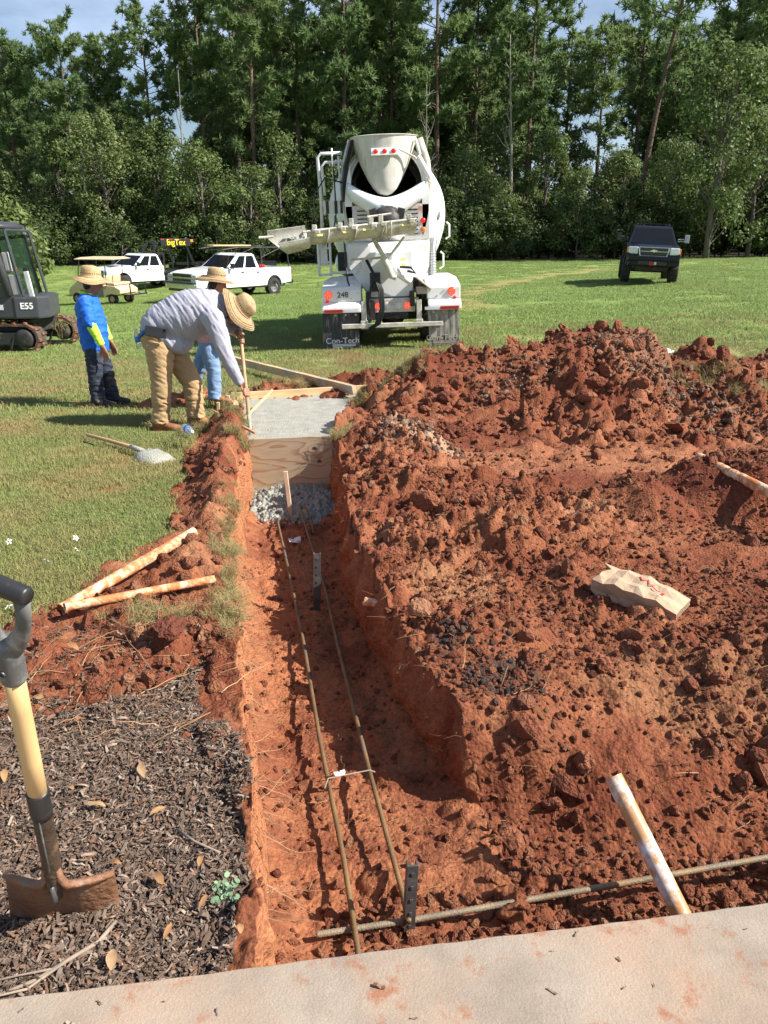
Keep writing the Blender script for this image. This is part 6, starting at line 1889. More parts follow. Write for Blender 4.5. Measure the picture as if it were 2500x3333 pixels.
    box_part('ladder', MAT_WHITE_D, e, [((-1.47, 1.5, 1.75), (.05, .07, .82)), ((-1.22, 1.5, 1.75), (.05, .07, .82)), ((-1.345, 1.5, 1.37), (.26, .07, .05)), ((-1.345, 1.5, 1.62), (.24, .05, .04)), ((-1.345, 1.5, 1.9), (.24, .05, .04)), ((-.98, 1.5, 1.40), (.55, .06, .05)), ((-1.36, 1.52, 1.9), (.16, .02, .7))], .008)
    box_part('mirror_box', MAT_DARKSTEEL, e, [((-.98, 1.7, 1.62), (.20, .1, .38))], .01)
    # water tank and exhaust
    bm = BM(); tube(bm, [(-.95, 3.8, 1.55), (-.95, 5.4, 1.55)], .32, 20, dome=True); build('water_tank', bm, MAT_WHITE, e, smooth=True)
    bm = BM(); tube(bm, [(.93, 1.8, 1.2), (.93, 1.8, 1.8), (.97, 1.9, 2.0)], .085, 12)
    for i in range(10): lathe(bm, [(.085, 0), (.098, .015), (.085, .03)], (.93, 1.8, 1.22 + i * .055), (0, 0, 1), 14)
    build('exhaust_stack', bm, MAT_ALU, e, auto=40)
    bm = BM(); tube(bm, [(1.12, 1.9, 1.75), (1.18, 1.9, 1.7), (1.18, 1.9, 1.45), (1.1, 1.9, 1.4)], .02, 8); tube(bm, [(1.30, 2.5, 2.35), (1.36, 2.5, 2.3), (1.36, 2.5, 2.05), (1.28, 2.5, 2.0)], .02, 8); build('grab_handle', bm, MAT_WHITE_D, e)
mixer()

# ---------------------------------------------------------------- pickups, SUV
def arch(yc, zc, r, a0=0, a1=math.pi, n=10):
    return [(yc + r * math.cos(a0 + (a1 - a0) * i / n), zc + r * math.sin(a0 + (a1 - a0) * i / n)) for i in range(n + 1)]

def greenhouse(parent, mat, base, top, zb, zt, hwb, hwt, splits, name='cab'):
    """base/top: (y rear, y front); splits: side glass spans (u0,u1) from rear to front"""
    bm = BM()
    def rr(y0, y1, hw, z): return [(-hw, y0, z), (hw, y0, z), (hw, y1, z), (-hw, y1, z)]
    loft(bm, [rr(base[0], base[1], hwb, zb), rr(top[0], top[1], hwt, zt - .06), rr(top[0] + .06, top[1] - .10, hwt - .08, zt)])
    cab = build(name, bm, mat, parent, bevel=.03)
    A = rr(base[0], base[1], hwb, zb); B = rr(top[0], top[1], hwt, zt - .06)
    faces = {'windshield': ([A[2], A[3], B[3], B[2]], [(.05, .95)]), 'rear_window': ([A[0], A[1], B[1], B[0]], [(.1, .9)])}
    for nm, (q, sp) in faces.items():
        bm = BM(); slab_quad(bm, q, sp[0][0], sp[0][1], .06, .93, .012, .02); build(nm, bm, MAT_GLASS, cab, bevel=.006)
    for s in (0, 1):
        q = [A[1], A[2], B[2], B[1]] if s == 0 else [A[3], A[0], B[0], B[3]]
        for u0, u1 in splits:
            if s: u0, u1 = 1 - u1, 1 - u0
            bm = BM(); slab_quad(bm, q, u0, u1, .08, .92, .012, .02); build('side_window', bm, MAT_GLASS, cab, bevel=.006)
    return cab

def bowtie(parent, mat, loc, s, axis_y=1):
    bm = BM()
    prism(bm, [(-1, -.22), (-.42, -.22), (-.30, -.42), (.30, -.42), (.42, -.22), (1.0, -.22), (1.1, .22), (.42, .22), (.30, .42), (-.30, .42), (-.42, .22), (-1.1, .22)], -.01, .015, 'xz')
    o = build('emblem', bm, mat, parent); o.location = loc; o.scale = (s, 1, s)
    return o

def pickup(loc, rz, label, flat=False, group='white pickups in the field'):
    e = empty('pickup_truck', loc, label, 'pickup truck', (0, R(-1.5), rz), group)
    fr = 1.85; rr_ = -1.80; wz = .42
    bm = BM()
    prof = [(-.95, .50), (-.95, 1.28), (1.0, 1.30), (1.15, 1.29), (2.35, 1.19), (2.72, 1.10), (2.86, .95), (2.90, .55), (fr + .52, .52)] + arch(fr, wz + .06, .50, 0.12, math.pi - .12) + [(fr - .52, .48)]
    prism(bm, prof[::-1], -.99, .99, 'yz')
    body = build('body', bm, MAT_WHITE, e, bevel=.045)
    bm = BM(); bx(bm, (0, fr, .6), (1.96, .98, .5)); bx(bm, (0, 0, .5), (1.8, 5.2, .16)); build('underbody', bm, MAT_DARKSTEEL, e)
    cab = greenhouse(e, MAT_WHITE, (-.92, 1.10), (-.72, .30), 1.27, 1.94, .94, .76, [(.10, .46), (.52, .86)])
    # hood crown
    bm = BM(); loft(bm, [[(-.82, 1.1, 1.28), (.82, 1.1, 1.28), (.70, 1.1, 1.345), (-.70, 1.1, 1.345)], [(-.80, 2.4, 1.18), (.80, 2.4, 1.18), (.68, 2.35, 1.23), (-.68, 2.35, 1.23)], [(-.78, 2.72, 1.08), (.78, 2.72, 1.08), (.66, 2.66, 1.13), (-.66, 2.66, 1.13)]])
    hood = build('hood', bm, MAT_WHITE, e, bevel=.02)
    if flat: box_part('hood_scoop', MAT_BLACK, hood, [((0, 1.8, 1.30), (.5, .5, .03))], .01)
    for s in (-1, 1):
        for y0, y1 in ((.06, .98), (-.90, .02)):
            dr = box_part('door', MAT_WHITE, e, [((s * .992, (y0 + y1) / 2, .92), (.02, y1 - y0, .70))], .008)
            box_part('handle', MAT_BLACK, dr, [((s * 1.012, y0 + .16, 1.12), (.02, .16, .05))], .005)
        box_part('side_mirror', MAT_BLACK, e, [((s * 1.12, .92, 1.42), (.20, .10, .24)), ((s * 1.02, .95, 1.36), (.12, .05, .05))], .02)
        bm = BM(); tube(bm, [(s * .985, fr + .50 * math.cos(a), wz + .06 + .50 * math.sin(a)) for a in (math.pi * i / 12 for i in range(13))], .022, 6); build('wheel_arch', bm, MAT_WHITE if not flat else MAT_BLACK, e, smooth=True)
        wheel(e, (s * .86, fr, wz), .42, .28, .23, MAT_ALU, s)
        wheel(e, (s * .86, rr_, wz), .42, .28, .23, MAT_ALU, s)
        hl = box_part('headlight', MAT_LAMP, e, [((s * .80, 2.82, .98 if not flat else 1.0), (.34, .13, .17)), ((s * .80, 2.84, .82), (.34, .12, .11))], .02)
    # grille split by a chrome bar, emblem, bumper
    gr = box_part('grille', MAT_BLACK, e, [((0, 2.855, .93), (1.22, .09, .36))], .02)
    box_part('grille_bar', MAT_CHROME if not flat else M('blue_grey_chrome', (.35, .42, .52), .3, .6), gr, [((0, 2.90, .93), (1.9 if not flat else 1.25, .04, .075)), ((0, 2.905, 1.10), (1.25, .03, .03)), ((0, 2.905, .76), (1.25, .03, .03))], .008)
    if flat: box_part('grille_slat', MAT_ALU, gr, [((-.56 + .08 * i, 2.905, .93), (.02, .02, .3)) for i in range(15)], 0); gr.children[-1]['kind'] = 'stuff'
    bowtie(gr, MAT_CHROME, (0, 2.93, .93), .13)
    bp = box_part('front_bumper', MAT_CHROME if not flat else MAT_BLACK, e, [((0, 2.93, .58), (1.98, .20, .24))], .05)
    box_part('bumper_top', MAT_BLACK, bp, [((0, 2.92, .715), (1.94, .19, .06)), ((0, 2.9, .42), (1.7, .15, .14))], .02)
    if not flat:
        ins = box_part('bed_floor', MAT_DARKSTEEL, e, [((0, -1.95, .80), (1.84, 1.98, .10))], 0)
        for s in (-1, 1):
            bm = BM(); prof = [(-2.94, .62), (-2.94, 1.30), (-.98, 1.30), (-.98, .50), (rr_ + .52, .52)] + arch(rr_, wz + .06, .50, .12, math.pi - .12) + [(rr_ - .52, .56)]
            prism(bm, prof, s * .90, s * .99, 'yz'); bs = build('bed_side', bm, MAT_WHITE, e, bevel=.02)
            bm = BM(); tube(bm, [(s * .985, rr_ + .50 * math.cos(a), wz + .06 + .50 * math.sin(a)) for a in (math.pi * i / 12 for i in range(13))], .022, 6); build('wheel_arch', bm, MAT_WHITE, e, smooth=True)
            box_part('tail_light', MAT_REDTAPE, e, [((s * .94, -2.945, 1.08), (.10, .03, .38))], .008)
        box_part('tailgate', MAT_WHITE, e, [((0, -2.90, .96), (1.76, .08, .66))], .02)
        box_part('rear_bumper', MAT_BLACK, e, [((0, -3.02, .62), (1.9, .18, .18))], .03)
        # ladder rack with lumber on it
        bm = BM(); t = .026
        for s in (-1, 1):
            tube(bm, [(s * .93, -2.85, 1.3), (s * .84, -2.80, 2.20)], t, 6); tube(bm, [(s * .93, -1.05, 1.3), (s * .84, -1.10, 2.20)], t, 6)
            tube(bm, [(s * .84, -2.95, 2.20), (s * .84, .3, 2.20), (s * .80, 1.2, 2.10)], t, 6); tube(bm, [(s * .88, -1.05, 1.75), (s * .84, -2.4, 2.18)], t * .7, 6)
        for y in (-2.8, -1.9, -1.1, 0.0, 1.15): tube(bm, [(-.84, y, 2.20 - (.1 if y > 1 else 0)), (.84, y, 2.20 - (.1 if y > 1 else 0))], t, 6)
        build('ladder_rack', bm, MAT_DARKSTEEL, e)
        lm = empty('lumber', (0, 0, 0), 'pale planks lying on the ladder rack of the white pickup', 'lumber')
        lm.matrix_world = Matrix.LocRotScale(Vector(loc), Euler((0, R(-1.5), rz)), None)
        for i in range(3):
            box_part('plank', MAT_PINE, lm, [((.25 + .16 * i, -.3, 2.255), (.14, 2.3, .05))], .004)
        tb = empty('tool_box', (0, 0, 0), 'red tool case standing in the bed of the white pickup', 'tool case')
        tb.matrix_world = Matrix.LocRotScale(Vector(loc), Euler((0, R(-1.5), rz)), None)
        box_part('case', MAT_REDTAPE, tb, [((-.6, -1.25, 1.14), (.35, .3, .58))], .02); box_part('latch', MAT_ALU, tb, [((-.6, -1.41, 1.26), (.08, .02, .06))], .003)
    else:
        fb = box_part('flatbed', MAT_BLACK, e, [((0, -2.4, .98), (2.3, 2.9, .14)), ((-1.0, -2.4, .78), (.1, 2.8, .3)), ((1.0, -2.4, .78), (.1, 2.8, .3))], .01)
        box_part('headache_rack', MAT_BLACK, e, [((s * .95, -1.02, 1.5), (.07, .07, .95)) for s in (-1, 1)] + [((0, -1.02, 1.97), (2.0, .07, .07)), ((0, -1.02, 1.5), (1.9, .05, .05))] + [((x, -1.02, 1.5), (.04, .04, .9)) for x in (-.6, -.2, .2, .6)], .006)
        box_part('fender', MAT_BLACK, e, [((s * 1.02, rr_, .92), (.25, 1.1, .05)) for s in (-1, 1)], .01)
    return e

pickup((-7.15, 37.6, gzf(-7.15, 37.6) + .03), math.pi - R(38), 'white crew cab pickup carrying a black ladder rack', False)
pickup((-14.1, 46.4, gzf(-14.1, 46.4) + .02), math.pi - R(36), 'white crew cab pickup with black flatbed, hitched to the black trailer', True)

def trailer():
    e = empty('gooseneck_trailer', (-12.2, 49.6, gzf(-12.2, 49.6) + .15), 'black gooseneck trailer with yellow lettering behind the flatbed pickup', 'trailer', (0, 0, R(-36) + math.pi))
    x = 0
    bm = BM()
    for s in (-1, 1): tube(bm, [(s * .5, 2.9, 1.15), (s * .5, 2.6, 1.85), (s * .5, 2.2, 2.05), (s * .8, .6, 2.05), (s * .9, .2, 1.0)], .09, 6, flat=(1.2, .7))
    for y in (2.2, 1.4, .6): bx(bm, (0, y, 2.05), (1.2, .12, .2))
    nk = build('neck', bm, MAT_BLACK, e)
    text_plate = box_part('name_plate', MAT_BLACK, e, [((-.80, 1.3, 2.10), (.06, 2.0, .42), (0, 0, R(-7)))], .01)
    box_part('reflector_tape', MAT_REDTAPE, nk, [((-.86, .5 + .6 * i, 2.27), (.02, .22, .05), (0, 0, R(-7))) for i in range(4)], 0); nk.children[-1]['kind'] = 'stuff'
    text_ob('lettering', 'BigTex', .46, MAT_YEL, text_plate, (-.845, 1.3, 2.10), (R(90), 0, R(-97)), ext=.01, off=.003)
    box_part('deck', MAT_BLACK, e, [((0, -3.2, .88), (2.5, 7.0, .14)), ((-1.2, -3.2, .75), (.1, 7.0, .3)), ((1.2, -3.2, .75), (.1, 7.0, .3))], .01)
    box_part('marker_lamp', MAT_AMBER, e, [((-.80, .12, 2.20), (.16, .2, .16))], .02)
    for y in (-3.6, -4.6):
        for s in (-1, 1): wheel(e, (s * 1.05, y, .4), .40, .24, .21, MAT_ALU, s)
    box_part('jack_leg', MAT_BLACK, e, [((-.7, .35, .65), (.12, .12, 1.3)), ((.7, .35, .65), (.12, .12, 1.3))], .01)
    bm = BM(); tube(bm, [(0, .9, 2.27), (0, .9, 2.38)], .36, 18); build('spare_tyre', bm, MAT_RUBBER, e, auto=40)
trailer()

def suv():
    MATB = M('navy_black_paint', (.006, .008, .016), .2, var=.1, spec=.25, coat=.2)
    x, y = 10.75, 33.0
    e = empty('suv', (x, y, gzf(x, y) + .02), 'lifted black SUV with big mirrors parked facing the camera', 'SUV', (0, R(-2.5), math.pi - R(14.5))); e.scale = (.98,) * 3
    up = .24; wz = .44
    fr, rr_ = 1.62, -1.55
    bm = BM()
    prof = [(-2.5, .62), (-2.5, 1.22), (1.0, 1.24), (1.15, 1.23), (2.25, 1.12), (2.50, 1.02), (2.58, .86), (2.58, .45), (fr + .55, .48)] + arch(fr, .40, .52, .1, math.pi - .1) + [(fr - .55, .42), (rr_ + .55, .42)] + arch(rr_, .40, .52, .1, math.pi - .1) + [(rr_ - .55, .5)]
    prism(bm, [(a, b + up) for a, b in prof][::-1], -.99, .99, 'yz')
    body = build('body', bm, MATB, e, bevel=.06)
    greenhouse(e, MATB, (-2.45, 1.10), (-2.25, .42), 1.21 + up, 1.92 + up, .95, .74, [(.06, .30), (.34, .60), (.64, .93)], 'cabin')
    bm = BM(); loft(bm, [[(-.84, 1.1, 1.22 + up), (.84, 1.1, 1.22 + up), (.62, 1.1, 1.30 + up), (-.62, 1.1, 1.30 + up)], [(-.82, 2.2, 1.11 + up), (.82, 2.2, 1.11 + up), (.58, 2.15, 1.19 + up), (-.58, 2.15, 1.19 + up)], [(-.78, 2.5, 1.0 + up), (.78, 2.5, 1.0 + up), (.52, 2.44, 1.07 + up), (-.52, 2.44, 1.07 + up)]]); build('hood', bm, MATB, e, bevel=.03)
    gr = box_part('grille', MAT_BLACK, e, [((0, 2.555, .93 + up), (1.10, .08, .32))], .02)
    bm = BM(); z = .93 + up
    for q in (.16, .015, -.16): tube(bm, [(-.54 + (.05 if q < 0 else 0), 2.60, z + q), (.54 - (.05 if q < 0 else 0), 2.60, z + q)], .020, 6)
    for s in (-1, 1): tube(bm, [(s * .54, 2.60, z + .16), (s * .54, 2.60, z + .02), (s * .49, 2.60, z - .16)], .020, 6)
    build('grille_bar', bm, MAT_CHROME, gr); bowtie(gr, M('gold_white_emblem', (.85, .78, .6), .25, .4), (0, 2.62, z + .04), .115)
    for s in (-1, 1):
        hl = box_part('headlight', MAT_LAMP, e, [((s * .76, 2.53, .97 + up), (.36, .13, .26), (0, 0, -s * .12))], .03)
        box_part('turn_signal', MAT_AMBER, hl, [((s * .955, 2.50, .95 + up), (.05, .13, .24), (0, 0, -s * .3))], .01)
        lamp('fog_light', e, (s * .70, 2.60, .52 + up), .06, MAT_LAMP, axis=(0, 1, 0))
        bm = BM(); tube(bm, [(s * .96, .85, 1.42 + up), (s * 1.22, .88, 1.45 + up)], .022, 6); tube(bm, [(s * .96, .85, 1.35 + up), (s * 1.22, .88, 1.37 + up)], .022, 6); bx(bm, (s * 1.30, .88, 1.46 + up), (.17, .12, .30))
        build('tow_mirror', bm, M('silver_mirror', (.45, .46, .47), .4, var=.05) if s < 0 else MAT_BLACK, e, bevel=.015)
        for yy in (fr, rr_): wheel(e, (s * .90, yy, .46), .46, .33, .24, MAT_ALU, s)
        bm = BM(); tube(bm, [(s * .62, -2.0, 1.93 + up), (s * .62, -1.8, 1.99 + up), (s * .62, .0, 2.0 + up), (s * .62, .25, 1.93 + up)], .02, 6); build('roof_rail', bm, MAT_BLACK, e)
    bm = BM(); tube(bm, [(-.62, -.3, 2.0 + up), (.62, -.3, 2.0 + up)], .02, 6); build('roof_bar', bm, MAT_BLACK, e)
    bp = box_part('front_bumper', MATB, e, [((0, 2.58, .68 + up), (1.92, .16, .2)), ((0, 2.55, .50 + up), (1.86, .14, .2))], .05)
    box_part('air_intake', MAT_BLACK, bp, [((0, 2.635, .52 + up), (1.05, .03, .14))], .01)
    box_part('plate', MAT_REDTAPE, bp, [((.04, 2.66, .50 + up), (.16, .02, .13))], .004); box_part('tow_hook', MAT_ALU, bp, [((-.10, 2.67, .51 + up), (.09, .05, .12))], .02)
    box_part('underbody', MAT_DARKSTEEL, e, [((0, 0, .58), (1.2, 4.6, .2)), ((0, fr, .46), (1.5, .12, .12)), ((0, rr_, .46), (1.5, .14, .14))], .01)
    box_part('wiper', MAT_BLK, e, [((-.35, 1.06, 1.27 + up), (.6, .02, .02), (0, .06, 0)), ((.35, 1.06, 1.27 + up), (.6, .02, .02), (0, .06, 0))], 0)
suv()

# ---------------------------------------------------------------- golf cart
def cart():
    MATC = M('cream_body', (.66, .52, .32), .35, var=.05)
    MATS = M('tan_vinyl', (.58, .44, .27), .6, var=.08)
    x, y = -13.1, 37.6
    e = empty('golf_cart', (x, y, gzf(x, y) + .02), 'cream golf cart with canopy standing behind the man in blue', 'golf cart', (0, R(-2), R(68))); e.scale = (1.08,) * 3
    # y forward
    bm = BM()
    prism(bm, [(-1.25, .42), (-1.28, .62), (-1.0, .76), (-.55, .80), (-.50, .66), (.35, .66), (.40, .28), (-.45, .28), (-.52, .40)] [::-1], -.58, .58, 'yz')
    prism(bm, [(.40, .28), (.40, .40), (.85, .42), (.95, .90), (1.05, .92), (1.45, .66), (1.55, .48), (1.52, .36), (1.25, .34)][::-1], -.55, .55, 'yz')
    build('body', bm, MATC, e, bevel=.04)
    box_part('side_panel', M('grey_panel', (.20, .20, .19), .6), e, [((s * .588, -.12, .47), (.02, .5, .34)) for s in (-1, 1)], .01)
    box_part('seat', MATS, e, [((0, -.15, .74), (1.1, .55, .14))], .05)
    for s in (-1, 1): box_part('seat_back', MATS, e, [((s * .27, -.42, 1.02), (.50, .12, .34), (R(8), 0, 0))], .06)
    box_part('rear_seat', MATS, e, [((0, -.75, .84), (1.05, .42, .10))], .04)
    box_part('foot_plate', MAT_BLACK, e, [((0, -1.55, .42), (1.1, .45, .05)), ((-.5, -1.75, .62), (.04, .04, .5)), ((.5, -1.75, .62), (.04, .04, .5)), ((0, -1.75, .87), (1.04, .04, .04))], .006)
    bm = BM(); loft(bm, [[(-.58, -1.05, 1.82), (.58, -1.05, 1.82), (.58, .95, 1.82), (-.58, .95, 1.82)], [(-.60, -1.08, 1.85), (.60, -1.08, 1.85), (.60, .98, 1.85), (-.60, .98, 1.85)], [(-.45, -.85, 1.92), (.45, -.85, 1.92), (.45, .75, 1.92), (-.45, .75, 1.92)]]); build('canopy', bm, MATC, e, bevel=.015)
    for s in (-1, 1):
        bm = BM(); tube(bm, [(s * .52, 1.0, .85), (s * .54, .75, 1.83)], .02, 6); build('post', bm, MAT_BLACK, e)
        bm = BM(); tube(bm, [(s * .54, -.55, .75), (s * .54, -.62, 1.83)], .02, 6); build('post', bm, MAT_BLACK, e)
        bm = BM(); tube(bm, [(s * .56, -.35, .72), (s * .56, -.30, .95), (s * .56, .02, .95), (s * .56, .10, .72)], .018, 6); build('arm_rest', bm, MAT_BLACK, e)
        for yy in (-.80, 1.12): wheel(e, (s * .50, yy, .23), .23, .20, .12, MATS, s, lugs=False, seg=20)
    bm = BM(); lathe(bm, [(.16, -.012), (.18, 0), (.16, .012), (.14, 0)], (-.25, .62, 1.05), (0, -.7, .7), 18, closed=True); tube(bm, [(-.25, .62, 1.05), (-.25, .9, .8)], .02, 6); build('steering_wheel', bm, MAT_BLACK, e)
cart()

# ---------------------------------------------------------------- mini excavator, cut by the left border
def excavator():
    MATG = M('charcoal_paint', (.052, .056, .064), .42, var=.12, scale=3, dirt=(.16, .14, .12), damt=.25, dscale=4)
    MATT = M('muddy_track', (.075, .055, .043), .85, var=.3, scale=6, dirt=(.30, .11, .045), damt=.48, dscale=4, bump=.4, bscale=30)
    x, y = -9.36, 18.3
    e = empty('mini_excavator', (x, y, gzf(x, y) + .02), 'charcoal mini excavator with muddy tracks at the left border', 'excavator'); e.scale = (1.11,) * 3
    def track(yc, x1, name='track'):
        # running direction along x: half-round at x1
        bm = BM(); x0 = x1 - 2.1; r = .30; w_ = .40; pts = []
        n = 13
        outer = [(x1 - r + r * math.cos(a), r + r * math.sin(a)) for a in (-math.pi / 2 + math.pi * i / n for i in range(n + 1))] + [(x0 + r + r * math.cos(a), r + r * math.sin(a)) for a in (math.pi / 2 + math.pi * i / n for i in range(n + 1))]
        inner = [(x1 - r + (r - .05) * math.cos(a), r + (r - .05) * math.sin(a)) for a in (-math.pi / 2 + math.pi * i / n for i in range(n + 1))] + [(x0 + r + (r - .05) * math.cos(a), r + (r - .05) * math.sin(a)) for a in (math.pi / 2 + math.pi * i / n for i in range(n + 1))]
        N_ = len(outer)
        V = [[bm.verts.new((p[0], yc + s * w_ / 2, p[1])) for p in q] for s in (-1, 1) for q in (outer, inner)]
        for i in range(N_):
            j = (i + 1) % N_
            bm.faces.new((V[0][i], V[0][j], V[2][j], V[2][i])); bm.faces.new((V[1][j], V[1][i], V[3][i], V[3][j]))
            bm.faces.new((V[0][j], V[0][i], V[1][i], V[1][j])); bm.faces.new((V[2][i], V[2][j], V[3][j], V[3][i]))
        tr = build(name, bm, MATT, e)
        # lugs: one object each along the visible half
        L = 2 * (2.1 - 2 * r) + 2 * math.pi * r; nl = 44
        def on(s):
            s %= L; st = 2.1 - 2 * r
            if s < math.pi * r: a = -math.pi / 2 + s / r; return (x1 - r + (r + .012) * math.cos(a), r + (r + .012) * math.sin(a), a)
            s -= math.pi * r
            if s < st: return (x1 - r - s, 2 * r + .012, math.pi / 2)
            s -= st
            if s < math.pi * r: a = math.pi / 2 + s / r; return (x0 + r + (r + .012) * math.cos(a), r + (r + .012) * math.sin(a), a)
            s -= math.pi * r; return (x0 + r + s, -.012, -math.pi / 2)
        me = None
        for i in range(nl):
            px, pz, a = on(L * i / nl)
            if me is None:
                b = BM(); bx(b, (0, 0, 0), (.075, w_ * .52, .05), None, (.7, .95)); bmesh.ops.bevel(b, geom=b.edges[:], offset=.006, segments=1, affect='EDGES'); me = bpy.data.meshes.new('lug'); b.to_mesh(me); b.free(); me.materials.append(MATT)
            o = bpy.data.objects.new('lug', me); link(o, tr); o.location = (px, yc + (w_ * .24 if i % 2 else -w_ * .24), pz); o.rotation_euler = (0, math.pi / 2 - a, 0)
        for cx in (x1 - r, x0 + r):
            b = BM(); lathe(b, [(0, .16), (.10, .17), (.19, .15), (.205, .10), (.205, -.1), (0, -.1)], (cx, yc - .04, r), (0, -1, 0), 22); build('idler', b, MAT_DARKSTEEL, tr, smooth=True)
        b = BM(); bx(b, ((x0 + x1) / 2, yc - .05, r), (1.5, .24, .26)); bx(b, (x1 - .55, yc - .17, .22), (.05, .04, .3), (0, .4, 0)); build('track_frame', b, MAT_DARKSTEEL, tr, bevel=.02)
    track(-.28, 1.36); track(1.32, 1.50)
    box_part('undercarriage', MAT_DARKSTEEL, e, [((.55, .55, .52), (1.1, 1.5, .3))], .03)
    st = BM()
    for i in range(160):
        a = Vector((random.uniform(-.5, 1.0), random.uniform(-.45, -.1), .61 + random.uniform(0, .05))); tube(st, [a, a + Vector((random.gauss(0, .12), random.gauss(0, .06), random.gauss(.01, .04)))], .004, 3)
    for i in range(40):
        a = Vector((random.uniform(1.0, 1.5), random.uniform(1.0, 1.1), .45 + random.uniform(0, .12))); tube(st, [a, a + Vector((random.gauss(.05, .12), -.1, random.gauss(-.15, .1)))], .004, 3)
    so_ = build('straw', st, MAT_STRAW, e); so_['kind'] = 'stuff'
    # upper structure: counterweight and deck
    bm = BM(); prism(bm, [(-.9, -.50), (1.0, -.50), (1.42, -.41), (1.52, -.1), (1.32, .9), (1.1, 1.2), (-.9, 1.2)], .70, 1.14, 'xy')
    deck = build('deck', bm, MATG, e, bevel=.04)
    box_part('panel_gap', MAT_BLK, deck, [((.98, -.503, .92), (.015, .012, .42))], 0)
    text_ob('model_number', 'E55', .17, M('white_decal', (.8, .8, .8), .5), deck, (1.21, -.463, .95), (R(90), 0, R(12)), off=.004)
    box_part('decal', M('white_decal_plate', (.7, .7, .72), .5), deck, [((.66, -.506, .93), (.18, .01, .10)), ((.34, -.506, .77), (.16, .01, .03))], 0)
    box_part('vent_panel', MAT_BLK, deck, [((.34, -.506, .90), (.16, .01, .15))], .003)
    # cab: posts, roof, glass
    root_ = e; e = bpy.data.objects.new('cab', None); link(e, root_); e.location = (.50, 0, 0)
    roof = box_part('roof', MATG, e, [((-.32, .15, 2.52), (1.15, 1.25, .10))], .045)
    bm = BM()
    def post(a, b, w_): tube(bm, [a, b], w_, 4, flat=(1, 1))
    tube(bm, [(.24, -.46, 2.50), (.20, -.47, 2.42), (.27, -.47, 1.9), (.40, -.48, 1.15)], .075, 8)
    tube(bm, [(-.95, -.46, 2.48), (-.95, -.47, 1.15)], .07, 8)
    tube(bm, [(.30, .75, 2.50), (.36, .76, 1.9), (.50, .76, 1.15)], .05, 8)
    tube(bm, [(.24, -.40, 2.47), (.30, .75, 2.47)], .05, 8)
    tube(bm, [(-.32, -.46, 2.46), (.22, -.46, 2.46)], .06, 8)
    build('cab_frame', bm, MATG, e, smooth=True)
    box_part('door_sill', MATG, e, [((-.2, -.47, 1.24), (1.25, .08, .26))], .02)
    box_part('decal_stripe', M('orange_decal', (.75, .22, .08), .5), e, [((-.12, -.514, 1.30), (.55, .01, .05))], 0); box_part('decal_stripe', M('white_decal_stripe', (.8, .8, .78), .5), e, [((-.12, -.514, 1.245), (.55, .01, .05))], 0)
    bm = BM(); slab_quad(bm, [(-.9, -.45, 1.4), (.28, -.45, 1.4), (.17, -.44, 2.42), (-.9, -.44, 2.42)], 0, 1, 0, 1, .0, .01); build('side_window', bm, M('cab_glass', (.015, .022, .02), .05, alpha=.6, spec=.4), e)
    bm = BM(); slab_quad(bm, [(.42, -.42, 1.15), (.52, .72, 1.15), (.33, .72, 2.42), (.25, -.38, 2.42)], .04, .96, .02, .98, .0, .01); build('rear_window', bm, M('green_glass', (.02, .045, .025), .06, alpha=.55, spec=.4), e)
    box_part('seat', M('grey_seat', (.16, .15, .15), .8), e, [((-.25, .1, 1.62), (.35, .5, .62), (0, .15, 0)), ((-.4, .1, 1.38), (.55, .5, .15))], .06)
    box_part('head_rest', M('dark_seat', (.03, .03, .03), .8), e, [((-.18, .1, 2.05), (.16, .36, .3))], .05)
    box_part('control_box', M('grey_console', (.36, .36, .35), .6), e, [((.50, -.36, 1.36), (.17, .14, .42), (0, -.12, 0)), ((.40, -.36, 1.80), (.12, .12, .38), (0, -.1, 0))], .03)
    bm = BM(); tube(bm, [(.46, -.40, 2.40), (.66, -.42, 1.15)], .03, 6); tube(bm, [(.46, .7, 2.40), (.66, .72, 1.15)], .03, 6); tube(bm, [(.46, -.4, 2.4), (.46, .7, 2.4)], .03, 6); build('side_rail', bm, MATG, e); box_part('reflector', M('pale_panel', (.62, .63, .62), .4), e, [((.78, -.36, 1.35), (.10, .05, .55), (0, -.12, 0))], .015)
    box_part('work_lamp', MAT_BLACK, e, [((.74, -.3, 1.62), (.10, .16, .16))], .03)
    lamp('tail_light', e, (.58, -.42, 1.68), .025, MAT_RED)
    e = root_
    bm = BM(); bx(bm, (-1.9, .4, 1.3), (.5, .4, .5)); tube(bm, [(-2.0, .4, 1.3), (-2.8, .4, 2.6), (-3.6, .4, 2.8)], .14, 8); tube(bm, [(-3.6, .4, 2.8), (-3.9, .4, 1.2)], .11, 8); build('boom', bm, MATG, e)
    box_part('bucket', MAT_DARKSTEEL, e, [((-3.9, .4, .9), (.5, .6, .5))], .06)
excavator()
# ================================================================ PEOPLE
MAT_SKIN = M('skin', (0.30, 0.145, 0.085), .55, var=.10, scale=12)
MAT_HAIR = M('dark_hair', (0.012, 0.010, 0.009), .6, var=.3, scale=40)
MAT_EYE = M('eye', (0.03, 0.02, 0.018), .2)
MAT_STRAW_HAT = M('woven_straw', (0.50, 0.345, 0.175), .8, var=.16, scale=30, dirt=(.40, .24, .10), damt=.3, dscale=9, bump=.6, bscale=120)
MAT_STRAW_HAT2 = M('woven_straw_tan', (0.41, 0.28, 0.15), .8, var=.16, scale=30, dirt=(.34, .20, .085), damt=.3, dscale=9, bump=.6, bscale=120)
MAT_BLUE = M('blue_jersey', (0.008, 0.125, 0.60), .75, var=.10, scale=4, bump=.12, bscale=90)
MAT_NEON = M('neon_sleeve', (0.48, 0.85, 0.06), .7, var=.05, bump=.15, bscale=60)
